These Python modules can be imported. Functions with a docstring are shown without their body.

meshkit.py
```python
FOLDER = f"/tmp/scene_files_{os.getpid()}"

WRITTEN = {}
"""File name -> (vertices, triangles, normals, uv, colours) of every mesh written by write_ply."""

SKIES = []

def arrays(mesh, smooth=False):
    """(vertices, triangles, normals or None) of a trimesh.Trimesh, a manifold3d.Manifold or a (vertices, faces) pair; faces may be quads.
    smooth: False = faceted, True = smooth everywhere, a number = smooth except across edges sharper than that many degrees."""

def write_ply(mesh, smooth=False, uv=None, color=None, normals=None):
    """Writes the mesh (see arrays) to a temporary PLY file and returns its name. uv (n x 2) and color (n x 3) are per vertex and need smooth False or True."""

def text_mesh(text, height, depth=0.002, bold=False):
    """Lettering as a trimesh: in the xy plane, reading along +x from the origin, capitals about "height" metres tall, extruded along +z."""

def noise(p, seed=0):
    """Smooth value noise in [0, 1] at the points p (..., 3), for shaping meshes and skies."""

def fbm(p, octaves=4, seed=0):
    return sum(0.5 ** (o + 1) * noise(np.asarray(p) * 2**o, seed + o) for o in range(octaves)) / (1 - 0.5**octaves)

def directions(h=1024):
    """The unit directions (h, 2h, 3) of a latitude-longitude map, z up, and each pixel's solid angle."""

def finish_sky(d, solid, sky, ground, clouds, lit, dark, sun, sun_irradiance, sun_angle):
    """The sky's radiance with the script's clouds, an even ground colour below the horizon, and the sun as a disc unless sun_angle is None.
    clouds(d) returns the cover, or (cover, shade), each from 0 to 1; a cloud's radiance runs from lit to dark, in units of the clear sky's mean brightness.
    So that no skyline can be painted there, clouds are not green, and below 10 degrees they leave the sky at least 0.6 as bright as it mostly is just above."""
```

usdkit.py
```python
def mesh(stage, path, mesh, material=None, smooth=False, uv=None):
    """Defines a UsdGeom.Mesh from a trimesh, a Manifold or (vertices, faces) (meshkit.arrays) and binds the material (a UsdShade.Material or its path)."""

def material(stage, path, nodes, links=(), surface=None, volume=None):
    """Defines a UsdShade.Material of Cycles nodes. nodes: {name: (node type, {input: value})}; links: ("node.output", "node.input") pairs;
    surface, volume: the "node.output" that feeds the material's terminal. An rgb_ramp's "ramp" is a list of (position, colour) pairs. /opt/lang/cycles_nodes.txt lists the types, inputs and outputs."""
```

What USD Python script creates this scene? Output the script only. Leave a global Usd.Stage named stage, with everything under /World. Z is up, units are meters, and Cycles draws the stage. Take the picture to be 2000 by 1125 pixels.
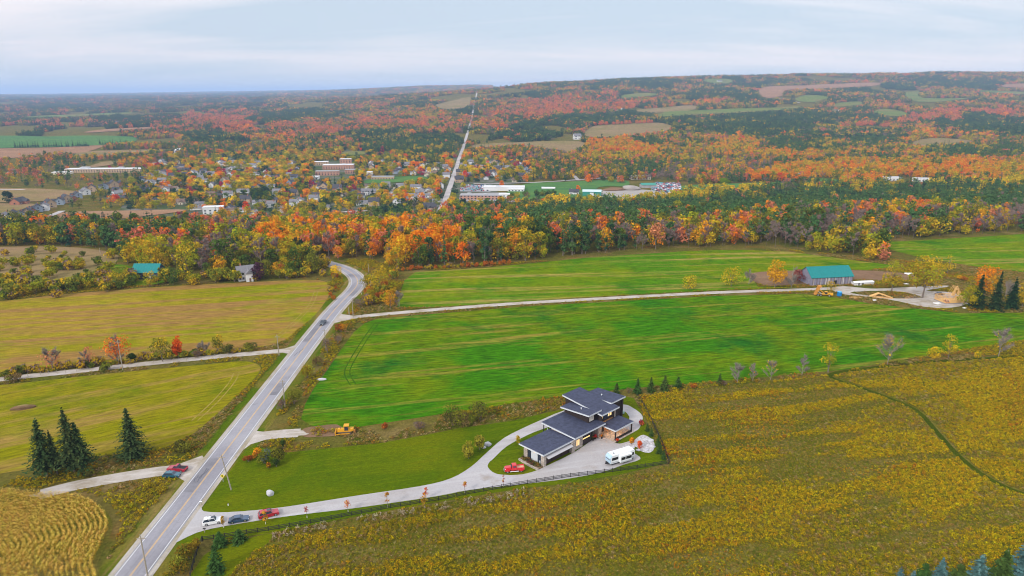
import math, random
import numpy as np, trimesh, shapely, usdkit, meshkit
from shapely.geometry import Polygon, LineString, Point, MultiPolygon
from shapely.ops import unary_union
from shapely import affinity
from scipy.spatial import Delaunay
from scipy.interpolate import PchipInterpolator
from pxr import Usd, UsdGeom, UsdLux, UsdShade, Sdf, Gf, Vt

stage = Usd.Stage.CreateInMemory()
UsdGeom.SetStageUpAxis(stage, UsdGeom.Tokens.z)
UsdGeom.SetStageMetersPerUnit(stage, 1.0)
UsdGeom.Xform.Define(stage, '/World')
UsdGeom.Scope.Define(stage, '/World/Looks')
random.seed(11); rng = np.random.default_rng(11)

# ------------------------------------------------------------------ camera, sky, sun
F_PX, CAM_H = 1300.0, 105.0
PITCH = math.atan(382.5 / F_PX)
EXPOSURE = 0.97
cam = UsdGeom.Camera.Define(stage, '/World/camera')
cam.AddTranslateOp().Set(Gf.Vec3d(0, 0, CAM_H))
cam.AddRotateXYZOp().Set(Gf.Vec3f(90 - math.degrees(PITCH), 0, 0))
cam.CreateHorizontalApertureAttr(36.0); cam.CreateVerticalApertureAttr(36.0 * 9 / 16)
cam.CreateFocalLengthAttr(36.0 * F_PX / 2000); cam.CreateClippingRangeAttr(Gf.Vec2f(1, 90000))
cam.CreateExposureAttr(EXPOSURE)

SUN_EL, SUN_AZ = math.radians(33), math.radians(220)      # azimuth = atan2(x, y)
SUN = np.array([math.cos(SUN_EL) * math.sin(SUN_AZ), math.cos(SUN_EL) * math.cos(SUN_AZ), math.sin(SUN_EL)])
sky = UsdLux.DomeLight.Define(stage, '/World/sky')
skymat = usdkit.material(stage, '/World/Looks/sky_air', {
    'co': ('texture_coordinate', {}),
    'sky': ('sky_texture', {'sky_type': 'single_scattering', 'sun_disc': False, 'sun_elevation': SUN_EL, 'sun_rotation': SUN_AZ, 'aerosol_density': 1.0, 'air_density': 1.0}),
    'sep': ('separate_xyz', {}),
    'zc': ('math', {'math_type': 'maximum', 'value2': 0.0}),
    'zp': ('math', {'math_type': 'add', 'value2': 0.10}),
    'inv': ('math', {'math_type': 'divide', 'value1': 1.0}),
    'flat': ('vector_math', {'math_type': 'multiply', 'vector2': (1, 1, 0)}),
    'pl': ('vector_math', {'math_type': 'scale'}),
    'mp': ('mapping', {'rotation': (0, 0, 0.12), 'scale': (0.34, 0.72, 1.0), 'location': (3.7, 1.3, 0)}),
    'n1': ('noise_texture', {'scale': 0.75, 'detail': 6.0, 'roughness': 0.56, 'distortion': 0.5}),
    'r1': ('rgb_ramp', {'ramp': [(0.0, (0, 0, 0)), (0.40, (0.0, 0.0, 0.0)), (0.52, (0.45, 0.45, 0.45)), (0.66, (1, 1, 1))]}),
    'veil': ('rgb_ramp', {'ramp': [(0.0, (3.75, 4.3, 5.0)), (0.07, (3.75, 4.3, 5.0)), (0.16, (3.75, 4.35, 5.05)), (0.4, (5.4, 6.1, 6.9)), (1.0, (8.6, 8.8, 9.3))]}),
    'lit': ('rgb_ramp', {'ramp': [(0.0, (4.3, 4.65, 5.25)), (0.05, (5.9, 5.4, 5.65)), (0.16, (7.4, 6.7, 6.6)), (0.4, (8.2, 8.0, 8.1)), (1.0, (10.2, 10.2, 10.3))]}),
    'cl': ('mix_color', {'use_clamp': True, 'use_clamp_result': False}),
    'cov': ('mix_color', {'fac': 0.9, 'use_clamp_result': False}),
    'bg': ('background_shader', {'strength': 0.085}),
}, [('co.generated', 'sep.vector'), ('sep.z', 'zc.value1'), ('zc.value', 'zp.value1'), ('zp.value', 'inv.value2'),
    ('co.generated', 'flat.vector1'), ('flat.vector', 'pl.vector1'), ('inv.value', 'pl.scale'), ('pl.vector', 'mp.vector'), ('mp.vector', 'n1.vector'),
    ('n1.fac', 'r1.fac'), ('zc.value', 'veil.fac'), ('zc.value', 'lit.fac'), ('r1.color', 'cl.fac'), ('veil.color', 'cl.a'), ('lit.color', 'cl.b'),
    ('sky.color', 'cov.a'), ('cl.result', 'cov.b'), ('cov.result', 'bg.color')], surface='bg.background')
UsdShade.MaterialBindingAPI.Apply(sky.GetPrim()).Bind(skymat)
sun = UsdLux.DistantLight.Define(stage, '/World/sun')
sun.CreateNormalizeAttr(True); sun.CreateIntensityAttr(0.40); sun.CreateAngleAttr(10.0); sun.CreateColorAttr(Gf.Vec3f(1.0, 0.94, 0.86))
sun.AddOrientOp().Set(Gf.Quatf(Gf.Rotation(Gf.Vec3d(0, 0, 1), Gf.Vec3d(*SUN)).GetQuat()))

# ------------------------------------------------------------------ tags and prims
NAMES = {}
def numbered(parent, name):
    k = (parent, name); n = NAMES.get(k, 0); NAMES[k] = n + 1
    return f'{parent}/{name}' + (f'_{n:03d}' if n else '')
def tag(p, label=None, cat=None, group=None, kind=None):
    p = p.GetPrim() if hasattr(p, 'GetPrim') else p
    for k, v in (('label', label), ('category', cat), ('group', group), ('kind', kind)):
        if v: p.SetCustomDataByKey(k, v)
    return p
def path_of(p): return '/World' if p is None else str(p.GetPath())
def obj(name, mesh, mat, parent=None, smooth=False, tint=None):
    m = usdkit.mesh(stage, numbered(path_of(parent), name), mesh, mat, smooth=smooth)
    if tint is not None:
        t = np.asarray(tint, np.float32)
        UsdGeom.PrimvarsAPI(m).CreatePrimvar('tint', Sdf.ValueTypeNames.Color3fArray, 'vertex').Set(Vt.Vec3fArray.FromNumpy(t))
    return m.GetPrim()
def thing(name, label, cat, loc=(0, 0, 0), rz=0.0, group=None, scale=None, kind=None):
    x = UsdGeom.Xform.Define(stage, numbered('/World', name))
    x.AddTranslateOp().Set(Gf.Vec3d(*map(float, loc))); x.AddRotateZOp().Set(float(math.degrees(rz)))
    if scale is not None: x.AddScaleOp().Set(Gf.Vec3f(*(map(float, scale) if np.ndim(scale) else [float(scale)] * 3)))
    return tag(x, label, cat, group, kind)
def proto(name):
    p = stage.CreateClassPrim('/World/' + name); p.SetTypeName('Xform'); return p
def copy_of(pr, name, label, cat, loc, rz=0.0, scale=1.0, group=None):
    t = thing(name, label, cat, loc, rz, group, scale)
    t.GetReferences().AddInternalReference(pr.GetPath()); t.SetInstanceable(True)
    return t
def scatter(name, label, cat, meshes, mat, idx, pos, rz, scale, tints=None, kind='stuff'):
    pi = UsdGeom.PointInstancer.Define(stage, numbered('/World', name))
    tag(pi, label, cat, None, kind)
    rel = pi.CreatePrototypesRel()
    for i, m in enumerate(meshes):
        mm, tt = m if isinstance(m, tuple) and len(m) == 2 and not isinstance(m[1], np.ndarray) else (m, None)
        p = obj('kind', m[0] if tints else m, mat[i] if isinstance(mat, list) else mat, pi.GetPrim(), tint=m[1] if tints else None)
        rel.AddTarget(p.GetPath())
    n = len(pos)
    pi.CreateProtoIndicesAttr(Vt.IntArray.FromNumpy(np.asarray(idx, np.int32)))
    pi.CreatePositionsAttr(Vt.Vec3fArray.FromNumpy(np.asarray(pos, np.float32)))
    q = np.zeros((n, 4), np.float32); h = np.asarray(rz) / 2; q[:, 2] = np.sin(h); q[:, 3] = np.cos(h)
    pi.CreateOrientationsAttr(Vt.QuathArray.FromNumpy(q.astype(np.float16)))
    s = np.asarray(scale, np.float32); s = np.repeat(s[:, None], 3, 1) if s.ndim == 1 else s
    pi.CreateScalesAttr(Vt.Vec3fArray.FromNumpy(s))
    return pi.GetPrim()

# ------------------------------------------------------------------ materials
MATS = {}
def mat(name, c, rough=0.8, metal=0.0, var=0.12, scale=1.5, spec=0.3, **kw):
    """plain surface whose colour wanders a little over the object"""
    if name in MATS: return MATS[name]
    c = np.array(c, float)
    nodes = {'g': ('geometry', {}), 'n': ('noise_texture', {'scale': scale, 'detail': 4.0, 'roughness': 0.6}),
             'r': ('rgb_ramp', {'ramp': [(0.25, c * (1 - var)), (0.75, np.minimum(c * (1 + var), 0.95))]}),
             'p': ('principled_bsdf', {'roughness': rough, 'metallic': metal, 'specular_ior_level': spec, **kw})}
    MATS[name] = usdkit.material(stage, '/World/Looks/' + name, nodes, [('g.position', 'n.vector'), ('n.fac', 'r.fac'), ('r.color', 'p.base_color')], surface='p.BSDF')
    return MATS[name]
def foliage_mat(name, hue=0.05, val=0.5, translucent=0.22, low=0.35):
    nodes = {'a': ('attribute', {'attribute': 'tint'}), 'o': ('object_info', {}), 'g': ('geometry', {}),
             'w': ('noise_texture', {'scale': 0.06, 'detail': 2.0}),
             'hm': ('map_range', {'from_min': 0.0, 'from_max': 1.0, 'to_min': 0.5 - hue, 'to_max': 0.5 + hue}),
             'w2': ('noise_texture', {'scale': 0.9, 'detail': 2.0}),
             'vm': ('map_range', {'from_min': 0.25, 'from_max': 0.75, 'to_min': 1 - val / 2, 'to_max': 1 + val / 2}),
             'h': ('hsv', {'saturation': 1.0, 'fac': 1.0}),
             'd': ('diffuse_bsdf', {}), 't': ('translucent_bsdf', {}), 'm': ('mix_closure', {'fac': translucent})}
    return usdkit.material(stage, '/World/Looks/' + name, nodes, [('g.position', 'w.vector'), ('g.position', 'w2.vector'), ('o.random', 'hm.value'), ('w2.fac', 'vm.value'), ('hm.result', 'h.hue'), ('vm.result', 'h.value'),
        ('a.color', 'h.color'), ('h.color', 'd.color'), ('h.color', 't.color'), ('d.BSDF', 'm.closure1'), ('t.BSDF', 'm.closure2')], surface='m.closure')
def ground_mat(name, base, patch, streak=None, angle=0.0, patch_scale=0.02, streak_scale=(0.02, 0.25), fine=1.2, fine_amt=0.35, bump=0.6, grain=1.0, streak_lo=0.5, streak_hi=0.68, patch_lo=0.42, patch_hi=0.62, extra=None):
    """open ground: a base colour with wandering patches, drawn-out streaks along a working direction and fine grain"""
    nodes = {'g': ('geometry', {}), 'np': ('noise_texture', {'scale': patch_scale, 'detail': 5.0, 'roughness': 0.62, 'distortion': 0.4}),
        'rp': ('rgb_ramp', {'ramp': [(0.0, (0, 0, 0)), (patch_lo, (0, 0, 0)), (patch_hi, (1, 1, 1))]}), 'mp_': ('mix_color', {'a': base, 'b': patch}),
        'map': ('mapping', {'rotation': (0, 0, -angle)}), 'sc': ('vector_math', {'math_type': 'multiply', 'vector2': (streak_scale[0], streak_scale[1], 0.0)}),
        'ns': ('noise_texture', {'scale': 1.0, 'detail': 4.0, 'roughness': 0.6, 'distortion': 0.25}),
        'rs': ('rgb_ramp', {'ramp': [(0.0, (0, 0, 0)), (streak_lo, (0, 0, 0)), (streak_hi, (1, 1, 1))]}), 'ms': ('mix_color', {'b': streak if streak is not None else base}),
        'fm': ('vector_math', {'math_type': 'multiply', 'vector2': (grain, 1.0, 1.0)}), 'nf': ('noise_texture', {'scale': fine, 'detail': 6.0, 'roughness': 0.7}), 'rf': ('map_range', {'from_min': 0.3, 'from_max': 0.7, 'to_min': 1 - fine_amt, 'to_max': 1 + fine_amt}),
        'v': ('hsv', {}), 'b': ('bump', {'strength': bump, 'distance': 0.3}), 'p': ('principled_bsdf', {'roughness': 1.0, 'specular_ior_level': 0.0})}
    links = [('g.position', 'np.vector'), ('np.fac', 'rp.fac'), ('rp.color', 'mp_.fac'), ('g.position', 'map.vector'), ('map.vector', 'sc.vector1'), ('sc.vector', 'ns.vector'),
        ('ns.fac', 'rs.fac'), ('rs.color', 'ms.fac'), ('mp_.result', 'ms.a'), ('map.vector', 'fm.vector1'), ('fm.vector', 'nf.vector'), ('nf.fac', 'rf.value'), ('rf.result', 'v.value'), ('v.color', 'p.base_color'),
        ('nf.fac', 'b.height'), ('b.normal', 'p.normal')]
    if extra:            # a third tone in mid-size blotches
        nodes['ne'] = ('noise_texture', {'scale': extra[1], 'detail': 5.0, 'roughness': 0.65, 'w': 0.0}); nodes['of'] = ('vector_math', {'math_type': 'add', 'vector2': (311.0, 97.0, 0)})
        nodes['re'] = ('rgb_ramp', {'ramp': [(0.0, (0, 0, 0)), (extra[2], (0, 0, 0)), (extra[3], (1, 1, 1))]}); nodes['me'] = ('mix_color', {'b': extra[0]})
        links += [('g.position', 'of.vector1'), ('of.vector', 'ne.vector'), ('ne.fac', 're.fac'), ('re.color', 'me.fac'), ('ms.result', 'me.a'), ('me.result', 'v.color')]
    else: links.append(('ms.result', 'v.color'))
    MATS[name] = usdkit.material(stage, '/World/Looks/' + name, nodes, links, surface='p.BSDF')
    return MATS[name]

# ------------------------------------------------------------------ the lie of the land
_cols = [  # pixel column of the photograph's heading, then (distance, height) along it
 (-900, [(-500, 0), (420, 0), (520, -7), (650, -28), (800, -45), (1200, -49), (1700, -51), (2300, -50), (3200, -46), (5000, -30), (8000, -5), (15000, 14), (27000, 0), (60000, -60)]),
 (0,    [(-500, 0), (400, 0), (500, -7), (650, -28), (800, -45), (1200, -49), (1700, -51), (2300, -50), (3200, -46), (5000, -28), (8000, 2), (15000, 18), (27000, 0), (60000, -60)]),
 (500,  [(-500, 0), (420, 0), (520, -8), (650, -30), (800, -45), (1200, -49), (1700, -49), (2300, -45), (3200, -36), (4500, -14), (8000, 24), (15000, 66), (26000, 112), (60000, 80)]),
 (930,  [(-500, 0), (430, 0), (530, -8), (650, -28), (800, -45), (1200, -48), (1500, -48), (2184, -37), (3020, -14), (4000, 39), (5470, 112), (7500, 85), (14000, 215), (26000, 190), (60000, 100)]),
 (1060, [(-500, 0), (440, 0), (545, -8), (665, -28), (810, -44), (1200, -48), (1600, -47), (2210, -34), (2980, -7), (3900, 50), (5400, 160), (6400, 150), (14000, 190), (26000, 170), (60000, 90)]),
 (1200, [(-500, 0), (450, 0), (560, -9), (680, -28), (820, -42), (1200, -47), (1700, -46), (2250, -30), (2950, 0), (3850, 60), (5300, 165), (6000, 196), (8000, 150), (14000, 150), (60000, 60)]),
 (1450, [(-500, 0), (470, 0), (580, -9), (700, -27), (840, -40), (1200, -45), (1700, -43), (2300, -27), (2900, 4), (3750, 62), (5100, 160), (6000, 232), (8000, 215), (14000, 150), (60000, 60)]),
 (2000, [(-500, 0), (500, 0), (620, -8), (740, -24), (860, -32), (1200, -36), (1600, -35), (2100, -27), (2800, -8), (3800, 58), (5000, 156), (6100, 258), (8000, 240), (14000, 150), (60000, 60)]),
 (2900, [(-500, 0), (520, 0), (640, -8), (760, -24), (880, -30), (1200, -34), (1600, -33), (2100, -22), (2800, 0), (3800, 70), (5000, 170), (6100, 268), (8000, 240), (14000, 150), (60000, 60)])]
_ca = np.array([(c - 1000) / F_PX * 0.985 for c, _ in _cols])
_cf = [PchipInterpolator([math.asinh(p[0] / 300) for p in q], [p[1] for p in q]) for _, q in _cols]
_ci = None
_ys = np.linspace(math.asinh(-500 / 300), math.asinh(60000 / 300), 1600)
_tab = np.array([f(_ys) for f in _cf])
_aa = np.linspace(_ca[0], _ca[-1], 200)
_TAB = PchipInterpolator(_ca, _tab, axis=0)(_aa)
from scipy.ndimage import map_coordinates
def H(x, y):
    x, y = np.atleast_1d(np.asarray(x, float)), np.atleast_1d(np.asarray(y, float))
    a = np.clip(x / np.maximum(y, 120.0), _aa[0], _aa[-1])
    i = (a - _aa[0]) / (_aa[1] - _aa[0]); j = (np.arcsinh(np.clip(y, -500, 60000) / 300) - _ys[0]) / (_ys[1] - _ys[0])
    z = map_coordinates(_TAB, [np.clip(i, 0, 199), np.clip(j, 0, 1599)], order=1, mode='nearest')
    far = np.clip((y - 700) / 2500, 0, 1)
    p = np.stack([x / 420.0, y / 620.0, np.zeros_like(x)], -1)
    z = z + far * 26 * (meshkit.fbm(p, 3, 5) - 0.5)
    near = np.clip((y - 230) / 120, 0, 1) * np.clip((700 - y) / 200, 0, 1)
    p = np.stack([x / 120.0, y / 120.0, np.zeros_like(x)], -1)
    return z + near * 2.2 * (meshkit.noise(p, 9) - 0.5)
_cp, _sp = math.cos(PITCH), math.sin(PITCH)
def ray(u, v):
    r, d = (np.asarray(u, float) - 1000) / F_PX, (np.asarray(v, float) - 562.5) / F_PX
    return np.stack([r, _cp - d * _sp, -_sp - d * _cp], -1)
_steps = 60 * (500.0 ** np.linspace(0, 1, 260))
def pix(u, v, z=None):
    """the point of the land (or of the level z) that a point of the 2000 x 1125 photograph shows"""
    u, v = np.atleast_1d(np.asarray(u, float)), np.atleast_1d(np.asarray(v, float))
    d = ray(u, v)
    if z is not None: t = (z - CAM_H) / d[:, 2]
    else:
        t = np.zeros(len(u))
        for i in range(len(u)):
            P = d[i] * _steps[:, None]; below = (P[:, 2] + CAM_H) < H(P[:, 0], P[:, 1])
            k = int(np.argmax(below)) if below.any() else len(_steps) - 1
            lo, hi = _steps[max(k - 1, 0)], _steps[k]
            for _ in range(14):
                m = (lo + hi) / 2; q = d[i] * m
                if q[2] + CAM_H < H(q[0], q[1])[0]: hi = m
                else: lo = m
            t[i] = hi
    P = d * t[:, None]; P[:, 2] += CAM_H
    return P
def at(u, v, z=None):
    p = pix(u, v, z)[0]; return p if z is not None else np.array([p[0], p[1], float(H(p[0], p[1])[0])])
def to_px(P):
    P = np.asarray(P, float) - [0, 0, CAM_H]
    D = P[..., 1] * _cp - P[..., 2] * _sp; dn = -P[..., 1] * _sp - P[..., 2] * _cp
    return 1000 + F_PX * P[..., 0] / D, 562.5 + F_PX * dn / D
def pxy(pts):
    a = np.array(pts, float); return pix(a[:, 0], a[:, 1])[:, :2]
def curve(pts, n=10, closed=False):
    """a smooth line through the points"""
    p = np.array(pts, float); out = []
    m = len(p); rngk = range(m if closed else m - 1)
    for k in rngk:
        g = (lambda i: p[i % m]) if closed else (lambda i: p[min(max(i, 0), m - 1)])
        a, b, c, d = g(k - 1), g(k), g(k + 1), g(k + 2)
        for t in np.linspace(0, 1, n, endpoint=False):
            out.append(0.5 * (2 * b + (c - a) * t + (2 * a - 5 * b + 4 * c - d) * t * t + (3 * b - a - 3 * c + d) * t ** 3))
    if not closed: out.append(p[-1])
    return np.array(out)
def sheet(name, poly, m, off, step=5.0, parent=None, label=None, cat=None, kind='structure'):
    polys = list(poly.geoms) if hasattr(poly, 'geoms') else [poly]
    V, Fc, n = [], [], 0
    for pg in polys:
        if pg.is_empty or pg.area < 0.05: continue
        pts = [np.array(r.segmentize(step).coords)[:-1] for r in [pg.exterior, *pg.interiors]]
        x0, y0, x1, y1 = pg.bounds
        gx, gy = np.meshgrid(np.arange(x0, x1, step), np.arange(y0, y1, step)); g = np.c_[gx.ravel(), gy.ravel()]
        g = g + (np.abs(np.sin(g[:, 1:2] * 12.9 + g[:, :1] * 7.1)) - 0.5) * step * 0.2
        inner = pg.buffer(-step * 0.45)
        if not inner.is_empty and len(g): pts.append(g[shapely.contains_xy(inner, g[:, 0], g[:, 1])])
        P = np.unique(np.round(np.vstack(pts), 4), axis=0)
        if len(P) < 3: continue
        T = Delaunay(P).simplices; c = P[T].mean(1)
        T = T[shapely.contains_xy(pg, c[:, 0], c[:, 1])]
        e1, e2 = P[T[:, 1]] - P[T[:, 0]], P[T[:, 2]] - P[T[:, 0]]
        cr = e1[:, 0] * e2[:, 1] - e1[:, 1] * e2[:, 0]
        T = T[np.abs(cr) > 1e-6]; cr = cr[np.abs(cr) > 1e-6]; T[cr < 0] = T[cr < 0][:, ::-1]
        V.append(np.c_[P, H(P[:, 0], P[:, 1]) + off]); Fc.append(T + n); n += len(P)
    p = obj(name, (np.vstack(V), np.vstack(Fc)), m, parent, smooth=True)
    return tag(p, label, cat, None, kind) if parent is None else p
def ribbon(line, w):
    return LineString(np.asarray(line)[:, :2]).buffer(w / 2, cap_style='flat', join_style='round')

M_ground = ground_mat('rough_ground', (0.115, 0.095, 0.020), (0.075, 0.082, 0.010), (0.16, 0.115, 0.04), patch_scale=0.035, streak_scale=(0.05, 0.08), fine=1.1, fine_amt=0.4, extra=((0.16, 0.085, 0.02), 0.06, 0.55, 0.7))
def build_terrain():
    ys = np.r_[np.arange(-240, 520, 5.0), 520 * 1.018 ** np.arange(0, 262)]
    aa = np.linspace(-1.25, 1.25, 420)
    X = aa[None, :] * (np.maximum(ys, -200)[:, None] + 300); Y = np.repeat(ys[:, None], len(aa), 1)
    Z = H(X, Y); n, m = X.shape
    i = np.arange(n * m).reshape(n, m)
    q = np.stack([i[:-1, :-1], i[:-1, 1:], i[1:, 1:], i[1:, :-1]], -1).reshape(-1, 4)
    tag(obj('ground', (np.c_[X.ravel(), Y.ravel(), Z.ravel()], q), M_ground, smooth=True), 'rough autumn ground of the whole countryside under fields and woods', 'ground', None, 'structure')
build_terrain()

# ------------------------------------------------------------------ fields, lawns, roads
road_line = np.vstack([np.linspace(pxy([(205, 1190)])[0], pxy([(650, 608)])[0], 8)[:-1], pxy(curve([(650, 609), (668, 589), (686, 572), (696, 560), (699.5, 549), (693, 538), (680, 528.5), (668, 523), (652, 518), (630, 512)], 6))])
_road_s = LineString(road_line)
road_line = np.array(_road_s.segmentize(4).coords)
def smooth_line(p, k=4):
    for _ in range(k): p = np.vstack([p[:1], (p[:-2] + 2 * p[1:-1] + p[2:]) / 4, p[-1:]])
    return p
road_line = smooth_line(road_line, 12); ROAD = LineString(road_line)
def poly(pts, smooth=0):
    p = pxy(pts)
    if smooth: p = curve(p, smooth, True)
    g = Polygon(p); return g if g.is_valid else g.buffer(0)

row_dir = lambda a, b: math.atan2(*(np.subtract(at(*b)[:2], at(*a)[:2])[::-1]))
dir_green = row_dir((800, 700), (1500, 640)); dir_tan = row_dir((50, 620), (560, 590)); dir_near = row_dir((50, 830), (400, 760)); dir_mead = row_dir((1250, 960), (1800, 880))
M_green = ground_mat('green_crop', (0.034, 0.130, 0.0015), (0.105, 0.145, 0.001), (0.18, 0.155, 0.022), dir_green, 0.022, (0.010, 0.16), 0.9, 0.58, grain=0.18, streak_lo=0.54, streak_hi=0.67, extra=((0.016, 0.092, 0.006), 0.028, 0.54, 0.70))
M_green2 = ground_mat('green_crop_far', (0.060, 0.150, 0.002), (0.135, 0.165, 0.001), (0.25, 0.195, 0.045), dir_green - 0.1, 0.018, (0.006, 0.14), 0.9, 0.46, grain=0.18, streak_lo=0.50, streak_hi=0.66, extra=((0.030, 0.115, 0.003), 0.03, 0.55, 0.7))
M_tan = ground_mat('stubble_hay', (0.255, 0.185, 0.016), (0.165, 0.165, 0.001), (0.235, 0.135, 0.038), dir_tan, 0.018, (0.006, 0.12), 0.8, 0.40, grain=0.18, streak_lo=0.45, streak_hi=0.56, extra=((0.150, 0.185, 0.001), 0.012, 0.54, 0.66))
M_near = ground_mat('near_hay', (0.165, 0.158, 0.002), (0.205, 0.160, 0.008), (0.235, 0.155, 0.035), dir_near, 0.022, (0.012, 0.13), 0.9, 0.44, grain=0.18, streak_lo=0.50, streak_hi=0.64, extra=((0.100, 0.130, 0.001), 0.024, 0.52, 0.66))
M_lawn = ground_mat('mown_lawn', (0.062, 0.100, 0.001), (0.108, 0.122, 0.001), (0.088, 0.122, 0.001), row_dir((500, 960), (900, 900)), 0.028, (0.03, 0.55), 2.2, 0.32, bump=0.25, grain=0.3, streak_lo=0.5, streak_hi=0.66)
M_verge = ground_mat('road_verge', (0.062, 0.100, 0.003), (0.15, 0.12, 0.020), (0.20, 0.135, 0.045), math.pi / 2, 0.05, (0.03, 0.3), 1.5, 0.3)
M_mead = ground_mat('meadow_floor', (0.115, 0.105, 0.012), (0.150, 0.115, 0.028), (0.090, 0.092, 0.010), dir_mead, 0.05, (0.02, 0.12), 1.2, 0.5)
M_soil = ground_mat('ploughed_soil', (0.19, 0.115, 0.072), (0.15, 0.095, 0.05), (0.22, 0.14, 0.085), 0.1, 0.03, (0.02, 0.2), 0.7, 0.2)
M_gravel = ground_mat('gravel', (0.40, 0.36, 0.33), (0.30, 0.255, 0.20), (0.46, 0.42, 0.39), 0.2, 0.14, (0.15, 0.6), 3.0, 0.16, bump=0.3)
M_drive = ground_mat('concrete_drive', (0.375, 0.360, 0.372), (0.335, 0.310, 0.305), (0.41, 0.395, 0.405), row_dir((500, 1005), (900, 945)), 0.05, (0.03, 0.5), 2.0, 0.09, bump=0.1, extra=((0.30, 0.265, 0.245), 0.10, 0.58, 0.72))
M_asphalt = ground_mat('asphalt', (0.275, 0.270, 0.300), (0.232, 0.225, 0.252), (0.205, 0.198, 0.222), math.pi / 2, 0.05, (0.012, 0.75), 1.4, 0.10, bump=0.1, streak_lo=0.52, streak_hi=0.75, extra=((0.315, 0.305, 0.33), 0.04, 0.5, 0.7))
M_shoulder = ground_mat('gravel_shoulder', (0.36, 0.325, 0.29), (0.29, 0.25, 0.185), (0.40, 0.37, 0.33), math.pi / 2, 0.08, (0.05, 0.4), 2.0, 0.18, bump=0.3)
M_patch = mat('tar_patch', (0.10, 0.10, 0.12), 0.9)
M_white = mat('white_line', (0.75, 0.74, 0.74), 0.7, var=0.12, scale=0.8)
M_yellow = mat('yellow_line', (0.72, 0.42, 0.10), 0.7, var=0.2, scale=0.5)
M_pasture = ground_mat('far_pasture', (0.12, 0.155, 0.035), (0.17, 0.145, 0.05), (0.09, 0.13, 0.03), 0.1, 0.006, (0.003, 0.02), 0.05, 0.15)
M_farhay = ground_mat('far_hay', (0.22, 0.155, 0.075), (0.17, 0.14, 0.045), (0.25, 0.16, 0.09), 0.05, 0.008, (0.003, 0.02), 0.05, 0.15)
M_farsoil = ground_mat('far_soil', (0.27, 0.15, 0.085), (0.23, 0.135, 0.075), (0.30, 0.18, 0.11), 0.05, 0.008, (0.003, 0.03), 0.05, 0.12)
M_fargreen = ground_mat('far_green', (0.065, 0.155, 0.045), (0.085, 0.165, 0.04), (0.055, 0.14, 0.05), 0.05, 0.008, (0.003, 0.02), 0.05, 0.12)

G = {}
G['verge'] = ribbon(road_line, 17.0).intersection(Polygon([(-400, 60), (400, 60), (400, 480), (-400, 480)]))
G['green1'] = poly([(588, 818), (596, 790), (612, 760), (640, 722), (668, 680), (692, 648), (712, 632), (738, 622), (800, 617), (900, 609), (1050, 597), (1200, 589), (1400, 578), (1570, 574), (1625, 580), (1700, 593), (1790, 603), (1880, 612), (1990, 611), (2300, 600), (2300, 650), (2000, 664), (1850, 688), (1650, 722), (1400, 745), (1250, 757), (1100, 773), (956, 795), (880, 806), (790, 820), (700, 834), (640, 838), (605, 830)])
G['green2'] = poly([(776, 600), (781, 575), (790, 548), (812, 531), (950, 523), (1150, 503), (1350, 490), (1450, 488), (1545, 492), (1650, 506), (1760, 520), (1700, 527), (1560, 527), (1470, 543), (1480, 560), (1560, 561), (1400, 567), (1200, 577), (1000, 590), (850, 600)])
G['green3'] = poly([(1732, 473), (1850, 466), (2000, 457), (2300, 440), (2300, 535), (2000, 532), (1900, 520), (1800, 503), (1738, 488)])
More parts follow.
